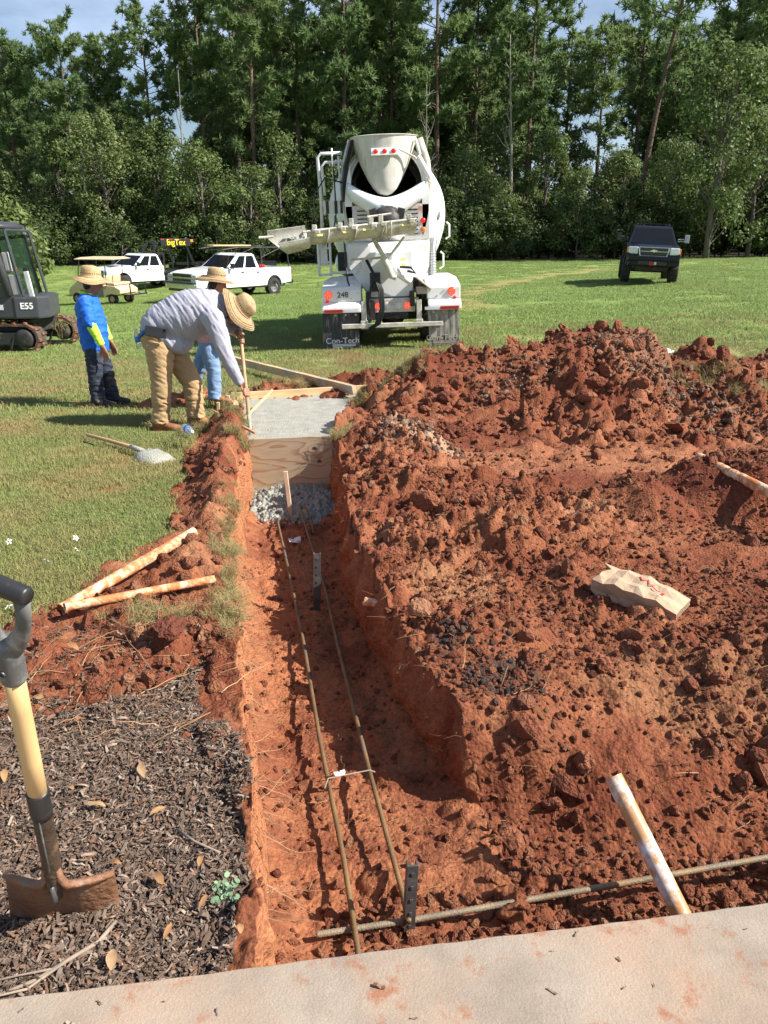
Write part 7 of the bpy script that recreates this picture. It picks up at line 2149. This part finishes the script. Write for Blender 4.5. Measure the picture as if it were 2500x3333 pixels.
MAT_DENIM_D = M('muddy_dark_denim', (0.022, 0.030, 0.052), .85, var=.3, scale=5, dirt=(.19, .15, .12), damt=.46, dscale=3.2, bump=.2, bscale=90)
MAT_DENIM_L = M('light_denim', (0.17, 0.27, 0.44), .85, var=.14, scale=5, dirt=(.36, .44, .55), damt=.4, dscale=5, bump=.2, bscale=90)
MAT_KHAKI = M('khaki_twill', (0.41, 0.27, 0.135), .85, var=.10, scale=5, dirt=(.30, .155, .07), damt=.34, dscale=3.0, bump=.2, bscale=90)
MAT_GREYTEE = M('heather_grey', (0.36, 0.36, 0.43), .9, var=.05, scale=60, dirt=(.42, .36, .32), damt=.2, dscale=2.5, bump=.15, bscale=110)
MAT_PLAID = M('pink_plaid', (0.58, 0.32, 0.32), .85, var=.25, scale=50, bump=.15, bscale=90)
MAT_BOOT = M('dusty_boot', (0.24, 0.095, 0.045), .75, var=.2, scale=10, dirt=(.34, .16, .08), damt=.4, dscale=6, bump=.2, bscale=50)
MAT_SHOE = M('black_shoe', (0.018, 0.018, 0.02), .6, var=.3, scale=10, dirt=(.12, .08, .06), damt=.3, dscale=8)
MAT_BELT = M('blue_belt', (0.03, 0.12, 0.55), .6)

def limb(bm, pts, rs, seg=14): tube(bm, pts, rs, seg, dome=True)

def torso(bm, sections, L, seg=26):
    """sections: (centre, lateral radius, front radius); L lateral direction; domed ends"""
    L = Vector(L).normalized(); P_ = [Vector(s[0]) for s in sections]
    rings = []
    n = len(P_)
    for i, (c, a, b) in enumerate(sections):
        d = (P_[min(i + 1, n - 1)] - P_[max(i - 1, 0)]).normalized(); F = d.cross(L).normalized()
        rings.append([P_[i] + L * a * math.cos(t) + F * b * math.sin(t) for t in (2 * math.pi * k / seg for k in range(seg))])
    for end in (0, -1):
        c = P_[end]; d = ((P_[0] - P_[1]) if end == 0 else (P_[-1] - P_[-2])).normalized(); m_ = min(sections[end][1:]) * .45
        capr = [[c + d * m_ * s + (p - c) * k for p in rings[end]] for s, k in ((.5, .85), (.85, .5), (1.0, .12))]
        rings = (capr[::-1] + rings) if end == 0 else (rings + capr)
    loft(bm, rings)

def ellipsoid(bm, c, ax, r, sub=3):
    """ax: 3 orthonormal vectors, r: radii"""
    m = Matrix((Vector(ax[0]) * r[0], Vector(ax[1]) * r[1], Vector(ax[2]) * r[2])).transposed().to_4x4()
    bmesh.ops.create_icosphere(bm, subdivisions=sub, radius=1, matrix=Matrix.Translation(Vector(c)) @ m)

def crease(me, amp, su, sv, seed, f=lambda c: (c[:, 0], c[:, 2]), w=None):
    n = len(me.vertices)
    co = np.empty(n * 3); me.vertices.foreach_get('co', co); co = co.reshape(-1, 3)
    no = np.empty(n * 3); me.vertices.foreach_get('normal', no); no = no.reshape(-1, 3)
    u, v = f(co)
    q = fbm(u / su + 0.35 * co[:, 1] / su, v / sv + .3 * co[:, 1] / sv, 1.0, 3, seed)
    d = amp * (0.55 - 1.6 * np.abs(q))
    if w is not None: d = d * w(co)
    co = co + no * d[:, None]
    me.vertices.foreach_set('co', co.ravel()); me.update()

def head_into(bm, c, fwd, up, s=1.0):
    f = Vector(fwd).normalized(); u = Vector(up); u = (u - f * u.dot(f)).normalized(); l = u.cross(f)
    c = Vector(c)
    ellipsoid(bm, c + u * .015 * s, (l, f, u), (.077 * s, .098 * s, .112 * s))
    ellipsoid(bm, c + f * .030 * s - u * .060 * s, (l, f, u), (.055 * s, .062 * s, .060 * s))
    ellipsoid(bm, c + f * .062 * s - u * .098 * s, (l, f, u), (.026 * s, .024 * s, .020 * s), 2)      # chin
    ellipsoid(bm, c + f * .098 * s - u * .018 * s, (l, f, u), (.013 * s, .020 * s, .026 * s), 2)      # nose
    ellipsoid(bm, c + f * .105 * s - u * .032 * s, (l, f, u), (.017 * s, .014 * s, .011 * s), 2)
    ellipsoid(bm, c + f * .084 * s + u * .022 * s, (l, f, u), (.058 * s, .018 * s, .012 * s), 2)      # brow
    ellipsoid(bm, c + f * .082 * s - u * .062 * s, (l, f, u), (.026 * s, .016 * s, .012 * s), 2)      # lips
    for k in (-1, 1):
        ellipsoid(bm, c + l * k * .078 * s - f * .004 * s - u * .005 * s, ((l * .5 + f * .8).normalized(), (f * .5 - l * .8).normalized(), u), (.008 * s, .020 * s, .032 * s), 2)
    return f, u, l

def relaxed_hand(bm, w, tip, back, s=1.0):
    """hanging hand: w wrist, tip middle fingertip, back = direction the back of the hand faces"""
    w, tip = Vector(w), Vector(tip); d = (tip - w).normalized(); b = Vector(back); b = (b - d * b.dot(d)).normalized(); a = d.cross(b)
    Lh = .185 * s
    torso(bm, [(w - d * .01, .026 * s, .022 * s), (w + d * .03 * s, .036 * s, .019 * s), (w + d * .075 * s, .042 * s, .017 * s), (w + d * .098 * s, .041 * s, .014 * s)], a, 14)
    for k, (o, l_) in enumerate(((-.031, .072), (-.010, .083), (.011, .078), (.031, .060))):
        p = w + d * .098 * s + a * o * s; dd = (d + a * o * 2.2).normalized(); pts = [p - dd * .02, p]
        for j, (q, cu) in enumerate(((.45, .12), (.32, .35), (.23, .5))):
            pts.append(pts[-1] + (dd - b * cu).normalized() * l_ * q * s)
        limb(bm, pts, [.0100 * s, .0098 * s, .0092 * s, .0085 * s, .0072 * s], 8)
    t0 = w + d * .035 * s - a * .03 * s
    limb(bm, [t0, t0 - a * .018 * s + d * .025 * s - b * .010 * s, t0 - a * .026 * s + d * .055 * s - b * .018 * s, t0 - a * .026 * s + d * .080 * s - b * .022 * s], [.015 * s, .0125 * s, .0105 * s, .0085 * s], 8)

def grip_hand(bm, w, c, axis, r=.019, s=1.0, flip=1):
    """hand closed round a pole through c along axis"""
    w, c, ax = Vector(w), Vector(c), Vector(axis).normalized()
    n = w - c; n = (n - ax * n.dot(ax)).normalized(); t = ax.cross(n) * flip
    R_ = r + .010
    palm = c + n * (R_ + .006) + t * .012
    torso(bm, [(w, .026 * s, .022 * s), (w.lerp(palm, .5), .034 * s, .022 * s), (palm, .040 * s, .019 * s), (palm - n * .012 + t * .018, .040 * s, .015 * s)], ax, 14)
    for k, (o, e) in enumerate(((.031, 205), (.010, 225), (-.011, 222), (-.031, 200))):
        pts = []
        for j in range(6):
            an = R(22 + (e - 22) * j / 5); pts.append(c + ax * o * s + n * math.cos(an) * R_ + t * math.sin(an) * R_)
        limb(bm, pts, [.0105, .0105, .0100, .0095, .0088, .0075], 8)
    pts = []
    for j in range(5):
        an = R(-10 - 130 * j / 4); pts.append(c + ax * (.024 + .014 * j / 4) * s + n * math.cos(an) * (R_ + .003) + t * math.sin(an) * (R_ + .003))
    limb(bm, pts, [.015, .013, .012, .0105, .0085], 8)

def shoe(bm, ankle, toe, s=1.0, h=.10):
    a, t = Vector(ankle), Vector(toe); f = t - a; f.z = 0; f.normalize(); l = Vector((f.y, -f.x, 0)); z0 = min(a.z, t.z) if False else 0
    g = lambda k, z: Vector((a.x, a.y, 0)) + f * k + Vector((0, 0, z))
    torso(bm, [(g(-.075, .045), .034 * s, .045), (g(-.03, .058), .042 * s, .058), (g(.05, .052), .044 * s, .052), (g(.11, .040), .050 * s, .040), (g(.165, .034), .048 * s, .033), (g(.20, .028), .034 * s, .026)], l, 18)
    limb(bm, [g(-.02, .07), Vector((a.x, a.y, h + .06))], [.052 * s, .050 * s], 14)
    bx(bm, tuple(g(.06, .010)), (.27, .088, .022), Matrix.Rotation(math.atan2(f.y, f.x), 3, 'Z'))

def part(name, bm, mat, parent, voxel=.012, smooth=3, cr=None):
    me = remeshed(bm, voxel, smooth)
    for c in (cr or []): crease(me, **c)
    return mesh_ob(name, me, mat, parent)

def hat(parent, c, axis, fwd, rb, rc, h, mat, name='straw_hat', band=True, droop=.03, seed=1):
    ax = Vector(axis).normalized(); f = Vector(fwd); f = (f - ax * f.dot(ax)).normalized(); l = ax.cross(f); c = Vector(c); g = random.Random(seed)
    bm = BM(); seg = 48
    ph = g.uniform(0, 6)
    def P(r, z, a, wob):
        ell = 1 + .08 * math.cos(2 * a)
        zz = z + wob * (math.sin(2 * a + ph) * .6 + math.sin(3 * a + ph * 2) * .25)
        return c + (f * math.cos(a) * ell + l * math.sin(a)) * r + ax * zz
    prof = [(rb, -droop - .004, .028), (rb * 1.0, -droop + .002, .028), (rb * .82, -droop * .35, .016), (rc * 1.18, .002, .004), (rc * 1.03, .015, 0), (rc, .035, 0), (rc * .97, h * .7, 0), (rc * .90, h * .92, 0), (rc * .74, h * 1.0, 0), (rc * .40, h * .93, 0), (0.001, h * .86, 0)]
    under = [(rc * .30, h * .82, 0), (rc * .9, h * .6, 0), (rc * .94, .02, 0), (rc * 1.05, -.004, .004), (rb * .82, -droop * .35 - .008, .016)]
    rings = []
    for r, z, w_ in prof:
        ring = []
        for k in range(seg):
            a = 2 * math.pi * k / seg; p = P(r, z, a, w_)
            if z > h * .5: p += ax * (-.018 * abs(math.cos(a)) ** 3 * (1 if math.cos(a) > 0 else .4)) + l * (-.010 * math.sin(a) * (1 if math.cos(a) > .3 else 0))
            ring.append(p)
        rings.append(ring)
    ur = [[P(r, z, 2 * math.pi * k / seg, w_) for k in range(seg)] for r, z, w_ in under]
    loft(bm, [ur[0]] + ur[1:] + rings)
    o = build(name, bm, mat, parent, auto=60)
    if band:
        bm = BM()
        for k in range(30):
            a = 2 * math.pi * k / 30; p = P(rc * .985, .052, a, 0)
            ellipsoid(bm, p, (l * math.cos(a) - f * math.sin(a), ax, f * math.cos(a) + l * math.sin(a)), (.006, .009, .004), 1)
        b = build('open_weave', bm, M('weave_hole', (.10, .055, .02), .9), o); b['kind'] = 'stuff'
        bm = BM(); tube(bm, [P(rc * 1.06, .012, 2 * math.pi * k / 24, 0) for k in range(25)], .007, 6, caps=False); build('hat_band', bm, mat, o, smooth=True)
        bm = BM()
        for q, w_ in ((.80, .018), (.88, .021), (.95, .024)):
            tube(bm, [P(rb * q, -droop * (.35 + (q - .82) * 3.4) + .003, 2 * math.pi * k / 40, w_) for k in range(41)], .0035, 4, caps=False)
        build('brim_braid', bm, mat, o)
    return o

def eyes(parent, c, f, u, l, s=1.0):
    for k in (-1, 1):
        bm = BM(); ellipsoid(bm, Vector(c) + f * .088 * s + u * .004 * s + l * k * .030 * s, (l, f, u), (.012, .008, .007), 2); build('eye', bm, MAT_EYE, parent, smooth=True)

def hair(parent, c, f, u, l, s=1.0):
    bm = BM(); ellipsoid(bm, Vector(c) + u * .022 * s - f * .014 * s, (l, f, u), (.083 * s, .096 * s, .108 * s))
    ellipsoid(bm, Vector(c) - u * .03 * s - f * .045 * s, (l, f, u), (.074 * s, .058 * s, .070 * s))
    for v in bm.verts:      # cut clear of the face
        d = (v.co - Vector(c)); k = d.dot(f)
        if d.dot(u) < .055 * s and k > .02 * s: v.co -= f * (k - .02 * s) * .95; 
    return build('hair', bm, MAT_HAIR, parent, smooth=True)

# ---------------------------------------------------------------- the watcher in blue
def man_blue():
    e = empty('person', (-3.40, 9.20, surf(-3.40, 9.2)), 'person in a bright blue tee and straw hat standing with lowered arms', 'person')
    hd, fw, up = Vector((.050, .0, 1.425)), Vector((.93, .25, -.28)), Vector((.2, .0, 1))
    bm = BM()
    f, u, l = head_into(bm, hd, fw, up, .98)
    limb(bm, [(-.005, 0, 1.25), (.005, 0, 1.31), (.03, .0, 1.38)], [.072, .060, .055])
    torso(bm, [((-.012, 0, .70), .145, .11), ((-.015, 0, .90), .15, .125), ((-.03, 0, 1.10), .165, .125), ((-.02, 0, 1.26), .14, .08)], (0, 1, 0))
    for s, S_, E_, W_ in ((-1, (.01, -.175, 1.235), (.050, -.235, .985), (.150, -.215, .735)), (1, (-.05, .175, 1.225), (-.01, .255, .975), (.09, .245, .74))):
        limb(bm, [S_, Vector(S_).lerp(Vector(E_), .5), E_, Vector(E_).lerp(Vector(W_), .45), W_], [.060, .052, .044, .042, .030])
        relaxed_hand(bm, W_, Vector(W_) + Vector((.045, .02, -.16)), (.25, -.95 * -s * -1, .1) if s < 0 else (.2, .95, 0), 1.0)
    for H_, K_, A_ in (((0, -.09, .70), (-.008, -.10, .37), (-.018, -.10, .08)), ((.005, .09, .70), (.058, .10, .36), (.080, .12, .08))):
        limb(bm, [H_, K_, A_], [.075, .05, .038])
        shoe(bm, A_, Vector(A_) + Vector((.2, .03, 0)), .8)
    b = part('body', bm, MAT_SKIN, e, .0062, 2)
    hair(b, hd, f, u, l, .98); eyes(b, hd, f, u, l, .98)
    bm = BM()
    torso(bm, [((-.005, 0, .655), .172, .135), ((-.008, 0, .74), .182, .150), ((-.010, 0, .88), .190, .162), ((-.022, 0, 1.02), .190, .150), ((-.035, 0, 1.13), .190, .142), ((-.032, 0, 1.22), .175, .115), ((-.015, 0, 1.29), .10, .078)], (0, 1, 0), 32)
    for s, S_, E_ in ((-1, (-.005, -.165, 1.225), (.045, -.232, 1.0)), (1, (-.05, .165, 1.215), (-.01, .252, .99))):
        limb(bm, [Vector(S_) + Vector((0, -s * .05, .01)), S_, Vector(S_).lerp(Vector(E_), .55), E_], [.075, .082, .078, .074])
    sh = part('shirt', bm, MAT_BLUE, e, .010, 2, [dict(amp=.016, su=.16, sv=.10, seed=5, f=lambda c: (c[:, 0] + c[:, 2] * .6, c[:, 2] - c[:, 0] * .8)), dict(amp=.005, su=.05, sv=.16, seed=6)])
    bm = BM(); tube(bm, [(-.03 + .074 * math.cos(a), .078 * math.sin(a), 1.315 - .020 * math.cos(a)) for a in (2 * math.pi * k / 20 for k in range(21))], .016, 8, caps=False); build('collar', bm, MAT_NEON, sh, smooth=True)
    for s, E_, W_ in ((-1, (.047, -.234, 1.01), (.150, -.216, .745)), (1, (-.01, .254, 1.0), (.088, .246, .75))):
        bm = BM(); E_, W_ = Vector(E_), Vector(W_)
        tube(bm, [E_ + (E_ - W_) * .15, E_, E_.lerp(W_, .3), E_.lerp(W_, .65), W_ - (W_ - E_) * .02, W_], [.060, .060, .056, .047, .041, .038], 16)
        part('sleeve', bm, MAT_NEON, e, .010, 2, [dict(amp=.004, su=.12, sv=.035, seed=9)])
    bm = BM()
    torso(bm, [((0, 0, .58), .165, .115), ((-.004, 0, .66), .170, .128), ((-.004, 0, .74), .165, .128)], (0, 1, 0))
    for H_, K_, A_ in (((-.006, -.085, .64), (-.010, -.105, .37), (-.020, -.105, .055)), ((.010, .085, .64), (.060, .10, .355), (.085, .12, .055))):
        H_, K_, A_ = Vector(H_), Vector(K_), Vector(A_)
        tube(bm, [H_ + Vector((0, 0, .06)), H_, H_.lerp(K_, .5), K_, K_.lerp(A_, .5), K_.lerp(A_, .9), A_], [.095, .102, .094, .080, .074, .074, .080], 18)
    part('jeans', bm, MAT_DENIM_D, e, .010, 2, [dict(amp=.018, su=.14, sv=.05, seed=15), dict(amp=.016, su=.08, sv=.03, seed=16, w=lambda c: ss(.4, .25, c[:, 2]))])
    for A_, T_ in (((-.018, -.10, .06), (.2, -.13, 0)), ((.080, .12, .06), (.30, .14, 0))):
        bm = BM(); shoe(bm, A_, T_, 1.0, .04); part('shoe', bm, MAT_SHOE, e, .010, 2)
    hat(e, hd + Vector((-.012, 0, .055)), Vector((.10, 0, 1)), fw, .222, .105, .135, MAT_STRAW_HAT, droop=.03, seed=3)
man_blue()

# ---------------------------------------------------------------- the man bent over the concrete
def man_grey():
    e = empty('person', (-2.15, 7.85, surf(-2.15, 7.85)), 'heavy person in grey shirt and khaki trousers bending over the wet concrete', 'person')
    hd, fw, up = Vector((.690, .0, 1.175)), Vector((.50, .10, -.86)), Vector((.86, 0, .5))
    T0, T1 = Vector((.712, 0, .954)), Vector((.818, -.35, -.012)); tax = (T0 - T1).normalized()
    pr = T0.lerp(T1, .575); pl = T0.lerp(T1, .06)
    bm = BM()
    f, u, l = head_into(bm, hd, fw, up, 1.05)
    limb(bm, [(.50, 0, 1.21), (.58, 0, 1.215), (.65, 0, 1.20)], [.085, .070, .062])
    torso(bm, [((-.10, 0, .90), .17, .15), ((.05, 0, 1.02), .18, .16), ((.30, 0, 1.12), .19, .16), ((.50, 0, 1.17), .15, .11)], (0, 1, 0))
    RS, RE, RW = Vector((.49, -.21, 1.13)), Vector((.600, -.25, .79)), Vector((.715, -.195, .485))
    LS, LE, LW = Vector((.49, .20, 1.16)), Vector((.60, .27, .99)), Vector((.660, .10, .955))
    limb(bm, [RS, RS.lerp(RE, .5), RE, RE.lerp(RW, .4), RW], [.070, .062, .052, .048, .033]); grip_hand(bm, RW, pr, tax, .0175, 1.05, 1)
    limb(bm, [LS, LS.lerp(LE, .5), LE, LE.lerp(LW, .4), LW], [.070, .062, .052, .048, .033]); grip_hand(bm, LW, pl, tax, .0175, 1.05, -1)
    RL = ((-.09, -.11, .85), (-.09, -.14, .46), (-.130, -.13, .10)); LL = ((-.05, .11, .84), (.165, .10, .44), (.178, .08, .10))
    for H_, K_, A_ in (RL, LL):
        limb(bm, [H_, K_, A_], [.10, .065, .045]); shoe(bm, A_, Vector(A_) + Vector((.2, -.02, 0)), .8)
    b = part('body', bm, MAT_SKIN, e, .0062, 2)
    hair(b, hd, f, u, l, 1.05); eyes(b, hd, f, u, l, 1.05)
    bm = BM()
    torso(bm, [((-.19, 0, 1.00), .200, .135), ((-.11, 0, 1.03), .225, .185), ((.02, 0, 1.065), .240, .220), ((.15, 0, 1.11), .245, .240), ((.28, 0, 1.155), .245, .235), ((.40, 0, 1.195), .232, .205), ((.50, 0, 1.215), .190, .155), ((.57, 0, 1.215), .10, .10)], (0, 1, 0), 36)
    # tail of the shirt hanging towards the thighs
    torso(bm, [((-.02, 0, .93), .215, .13), ((.08, 0, .88), .215, .135), ((.165, 0, .835), .19, .10)], (0, 1, 0), 28)
    tube(bm, [RS + Vector((-.05, .07, .02)), RS, RS.lerp(RE, .5), RE, RE.lerp(RW, .35), RE.lerp(RW, .7), RW - (RW - RE) * .05, RW], [.10, .108, .092, .078, .068, .057, .047, .044], 18)
    tube(bm, [LS + Vector((-.05, -.07, .02)), LS, LS.lerp(LE, .5), LE, LE.lerp(LW, .5), LW], [.10, .105, .090, .076, .062, .045], 18)
    sh = part('shirt', bm, MAT_GREYTEE, e, .0095, 2, [dict(amp=.010, su=.055, sv=.34, seed=25, f=lambda c: (c[:, 0] * .85 + c[:, 2] * .5, c[:, 2] * .85 - c[:, 0] * .5)), dict(amp=.007, su=.025, sv=.14, seed=26, f=lambda c: (c[:, 0] + c[:, 2] * .5, c[:, 2]))])
    bm = BM(); tube(bm, [Vector((.555, 0, 1.185)) + Vector((.02, 0, -.09)).normalized() * .088 * math.cos(a) + Vector((0, 1, 0)) * .098 * math.sin(a) for a in (2 * math.pi * k / 20 for k in range(21))], .014, 8, caps=False); build('collar', bm, MAT_GREYTEE, sh, smooth=True)
    bm = BM()
    torso(bm, [((-.185, 0, 1.035), .185, .105), ((-.150, 0, .97), .205, .150), ((-.105, 0, .90), .215, .175), ((-.06, 0, .82), .205, .165)], (0, 1, 0), 30)
    for H_, K_, A_ in (((-.075, -.11, .80), (-.088, -.145, .46), (-.130, -.13, .085)), ((-.03, .11, .80), (.165, .10, .44), (.180, .08, .085))):
        H_, K_, A_ = Vector(H_), Vector(K_), Vector(A_)
        tube(bm, [H_ + Vector((-.02, 0, .08)), H_, H_.lerp(K_, .45), K_, K_.lerp(A_, .4), K_.lerp(A_, .85), A_], [.135, .142, .122, .100, .092, .088, .094], 20)
    part('trousers', bm, MAT_KHAKI, e, .0095, 2, [dict(amp=.011, su=.22, sv=.05, seed=35, f=lambda c: (c[:, 0] - c[:, 2] * .3, c[:, 2] + c[:, 0] * .5)), dict(amp=.012, su=.12, sv=.034, seed=36, w=lambda c: ss(.5, .3, c[:, 2]))])
    bm = BM(); L_ = Vector((0, 1, 0)); F_ = Vector((.80, 0, .58)); cc = Vector((-.170, 0, 1.01))
    tube(bm, [cc + L_ * .207 * math.cos(a) + F_ * .150 * math.sin(a) for a in (2 * math.pi * k / 28 for k in range(29))], .021, 6, caps=False, flat=(.35, 1)); build('belt', bm, MAT_BELT, e, smooth=True)
    for A_, T_ in (((-.130, -.13, .06), (.07, -.16, 0)), ((.180, .08, .06), (.38, .06, 0))):
        bm = BM(); shoe(bm, A_, T_, 1.25, .08); part('boot', bm, MAT_BOOT, e, .010, 2)
    hax = Vector((.80, -.12, .50))
    hat(e, hd + hax.normalized() * .052, hax, Vector((.55, .1, -.80)), .226, .108, .135, MAT_STRAW_HAT2, droop=.045, seed=8)
    base = Vector(e.location)
    # things he carries
    ph = empty('phone', base + Vector((-.055, -.268, 1.0)), 'large black phone tucked at the belt of the bending person', 'phone', (0, R(10), R(4)))
    bm = BM(); bx(bm, (0, 0, 0), (.205, .02, .10)); build('case', bm, M('phone_case', (.035, .035, .04), .5), ph, bevel=.006)
    bm = BM(); lathe(bm, [(0, .003), (.012, .003), (.013, 0)], (.080, -.010, .028), (0, -1, 0), 12); build('camera_lens', bm, MAT_GLASS, ph)
    bt = bottle(base + Vector((-.285, -.08, .815)), (R(4), R(-6), 0), 'clear bottle standing in the back pocket of the bending person', .95)
    # the long tool
    tl = empty('hoe', base + T1, 'long wooden handled tool held upright in the wet concrete', 'tool', tax.to_track_quat('Z', 'Y').to_euler())
    Ln = (T0 - T1).length
    bm = BM(); tube(bm, [(0, 0, .17), (0, 0, .6), (0, 0, Ln * .9), (0, 0, Ln + .02)], [.0185, .0175, .0175, .0165], 14, dome=True); build('handle', bm, MAT_HANDLE2, tl, smooth=True)
    bm = BM(); tube(bm, [(0, 0, -.02), (0, 0, .05), (0, 0, .22)], [.012, .017, .0215], 12); build('socket', bm, MAT_CONC, tl, smooth=True)
    bm = BM(); bx(bm, (.0, .03, -.05), (.15, .012, .10), (.3, 0, 0)); build('blade', bm, MAT_CONC, tl, bevel=.003)
man_grey()

# ---------------------------------------------------------------- third man, half hidden
def man_back():
    e = empty('person', (-1.93, 8.90, surf(-1.93, 8.9)), 'person in light jeans and straw hat half hidden behind the bending one', 'person'); e.scale = (.94, .94, .925)
    hd, fw, up = Vector((.085, 0, 1.435)), Vector((.85, .30, -.35)), Vector((.3, 0, 1))
    bm = BM()
    f, u, l = head_into(bm, hd, fw, up, 1.0)
    limb(bm, [(.0, 0, 1.27), (.03, 0, 1.33), (.06, .0, 1.39)], [.072, .060, .055])
    torso(bm, [((-.06, 0, .74), .15, .11), ((-.05, 0, .95), .155, .12), ((-.03, 0, 1.15), .17, .12), ((.0, 0, 1.29), .14, .08)], (0, 1, 0))
    for s in (-1, 1):
        S_, E_, W_ = Vector((-.0, s * .185, 1.26)), Vector((-.03, s * .24, 1.0)), Vector((.17, s * .19, .88))
        limb(bm, [S_, S_.lerp(E_, .5), E_, E_.lerp(W_, .4), W_], [.062, .054, .046, .042, .030]); relaxed_hand(bm, W_, W_ + Vector((.15, 0, -.05)), (0, 0, 1), 1.0)
    for H_, K_, A_ in (((-.068, -.10, .72), (-.012, -.10, .40), (-.025, -.10, .09)), ((-.10, .10, .72), (-.26, .12, .38), (-.42, .2, .09))):
        limb(bm, [H_, K_, A_], [.078, .054, .04]); shoe(bm, A_, Vector(A_) + Vector((.2, .03, 0)), .8)
    b = part('body', bm, MAT_SKIN, e, .0065, 2); hair(b, hd, f, u, l); eyes(b, hd, f, u, l)
    bm = BM()
    torso(bm, [((-.07, 0, .74), .178, .135), ((-.06, 0, .88), .185, .15), ((-.05, 0, 1.04), .19, .15), ((-.03, 0, 1.18), .195, .145), ((-.01, 0, 1.28), .165, .11), ((.015, 0, 1.34), .10, .08)], (0, 1, 0), 30)
    for s in (-1, 1):
        S_, E_, W_ = Vector((-.0, s * .18, 1.255)), Vector((-.03, s * .24, 1.0)), Vector((.15, s * .195, .89))
        tube(bm, [S_ + Vector((0, -s * .06, .01)), S_, S_.lerp(E_, .5), E_, E_.lerp(W_, .5), W_], [.08, .085, .075, .066, .056, .045], 16)
    part('shirt', bm, MAT_PLAID, e, .012, 3, [dict(amp=.008, su=.1, sv=.1, seed=45)])
    bm = BM()
    torso(bm, [((-.065, 0, .66), .165, .125), ((-.066, 0, .74), .17, .13), ((-.066, 0, .82), .165, .128)], (0, 1, 0))
    for H_, K_, A_ in (((-.062, -.09, .68), (-.012, -.105, .40), (-.025, -.105, .06)), ((-.10, .09, .68), (-.26, .12, .37), (-.42, .2, .06))):
        H_, K_, A_ = Vector(H_), Vector(K_), Vector(A_)
        tube(bm, [H_ + Vector((0, 0, .06)), H_, H_.lerp(K_, .5), K_, K_.lerp(A_, .5), K_.lerp(A_, .9), A_], [.10, .108, .100, .086, .080, .079, .086], 18)
    part('jeans', bm, MAT_DENIM_L, e, .010, 2, [dict(amp=.010, su=.14, sv=.05, seed=55), dict(amp=.010, su=.10, sv=.032, seed=56, w=lambda c: (c[:, 2] < .3) * 1.0)])
    for A_, T_ in (((-.025, -.105, .06), (.18, -.11, 0)), ((-.42, .2, .06), (-.24, .24, 0))):
        bm = BM(); shoe(bm, A_, T_, 1.0, .05); part('boot', bm, MAT_BOOT, e, .011, 2)
    hat(e, hd + Vector((-.015, 0, .055)), Vector((.20, 0, 1)), fw, .215, .103, .125, MAT_STRAW_HAT2, droop=.03, seed=5)
    pc = empty('tool_pouch', Vector(e.location) + Vector((.075, -.165, .70)), 'small greenish pouch hanging at the hip of the half hidden person', 'pouch')
    bm = BM(); bx(bm, (0, 0, -.02), (.075, .05, .13), None, (.8, .8)); build('pouch', bm, M('olive_canvas', (.16, .16, .10), .9), pc, bevel=.015)
    bm = BM(); tube(bm, [(-.02, 0, .04), (-.03, 0, .11)], .008, 6); tube(bm, [(.02, 0, .04), (.0, 0, .11)], .008, 6); build('strap', bm, MAT_BLACKPL, pc)
man_back()
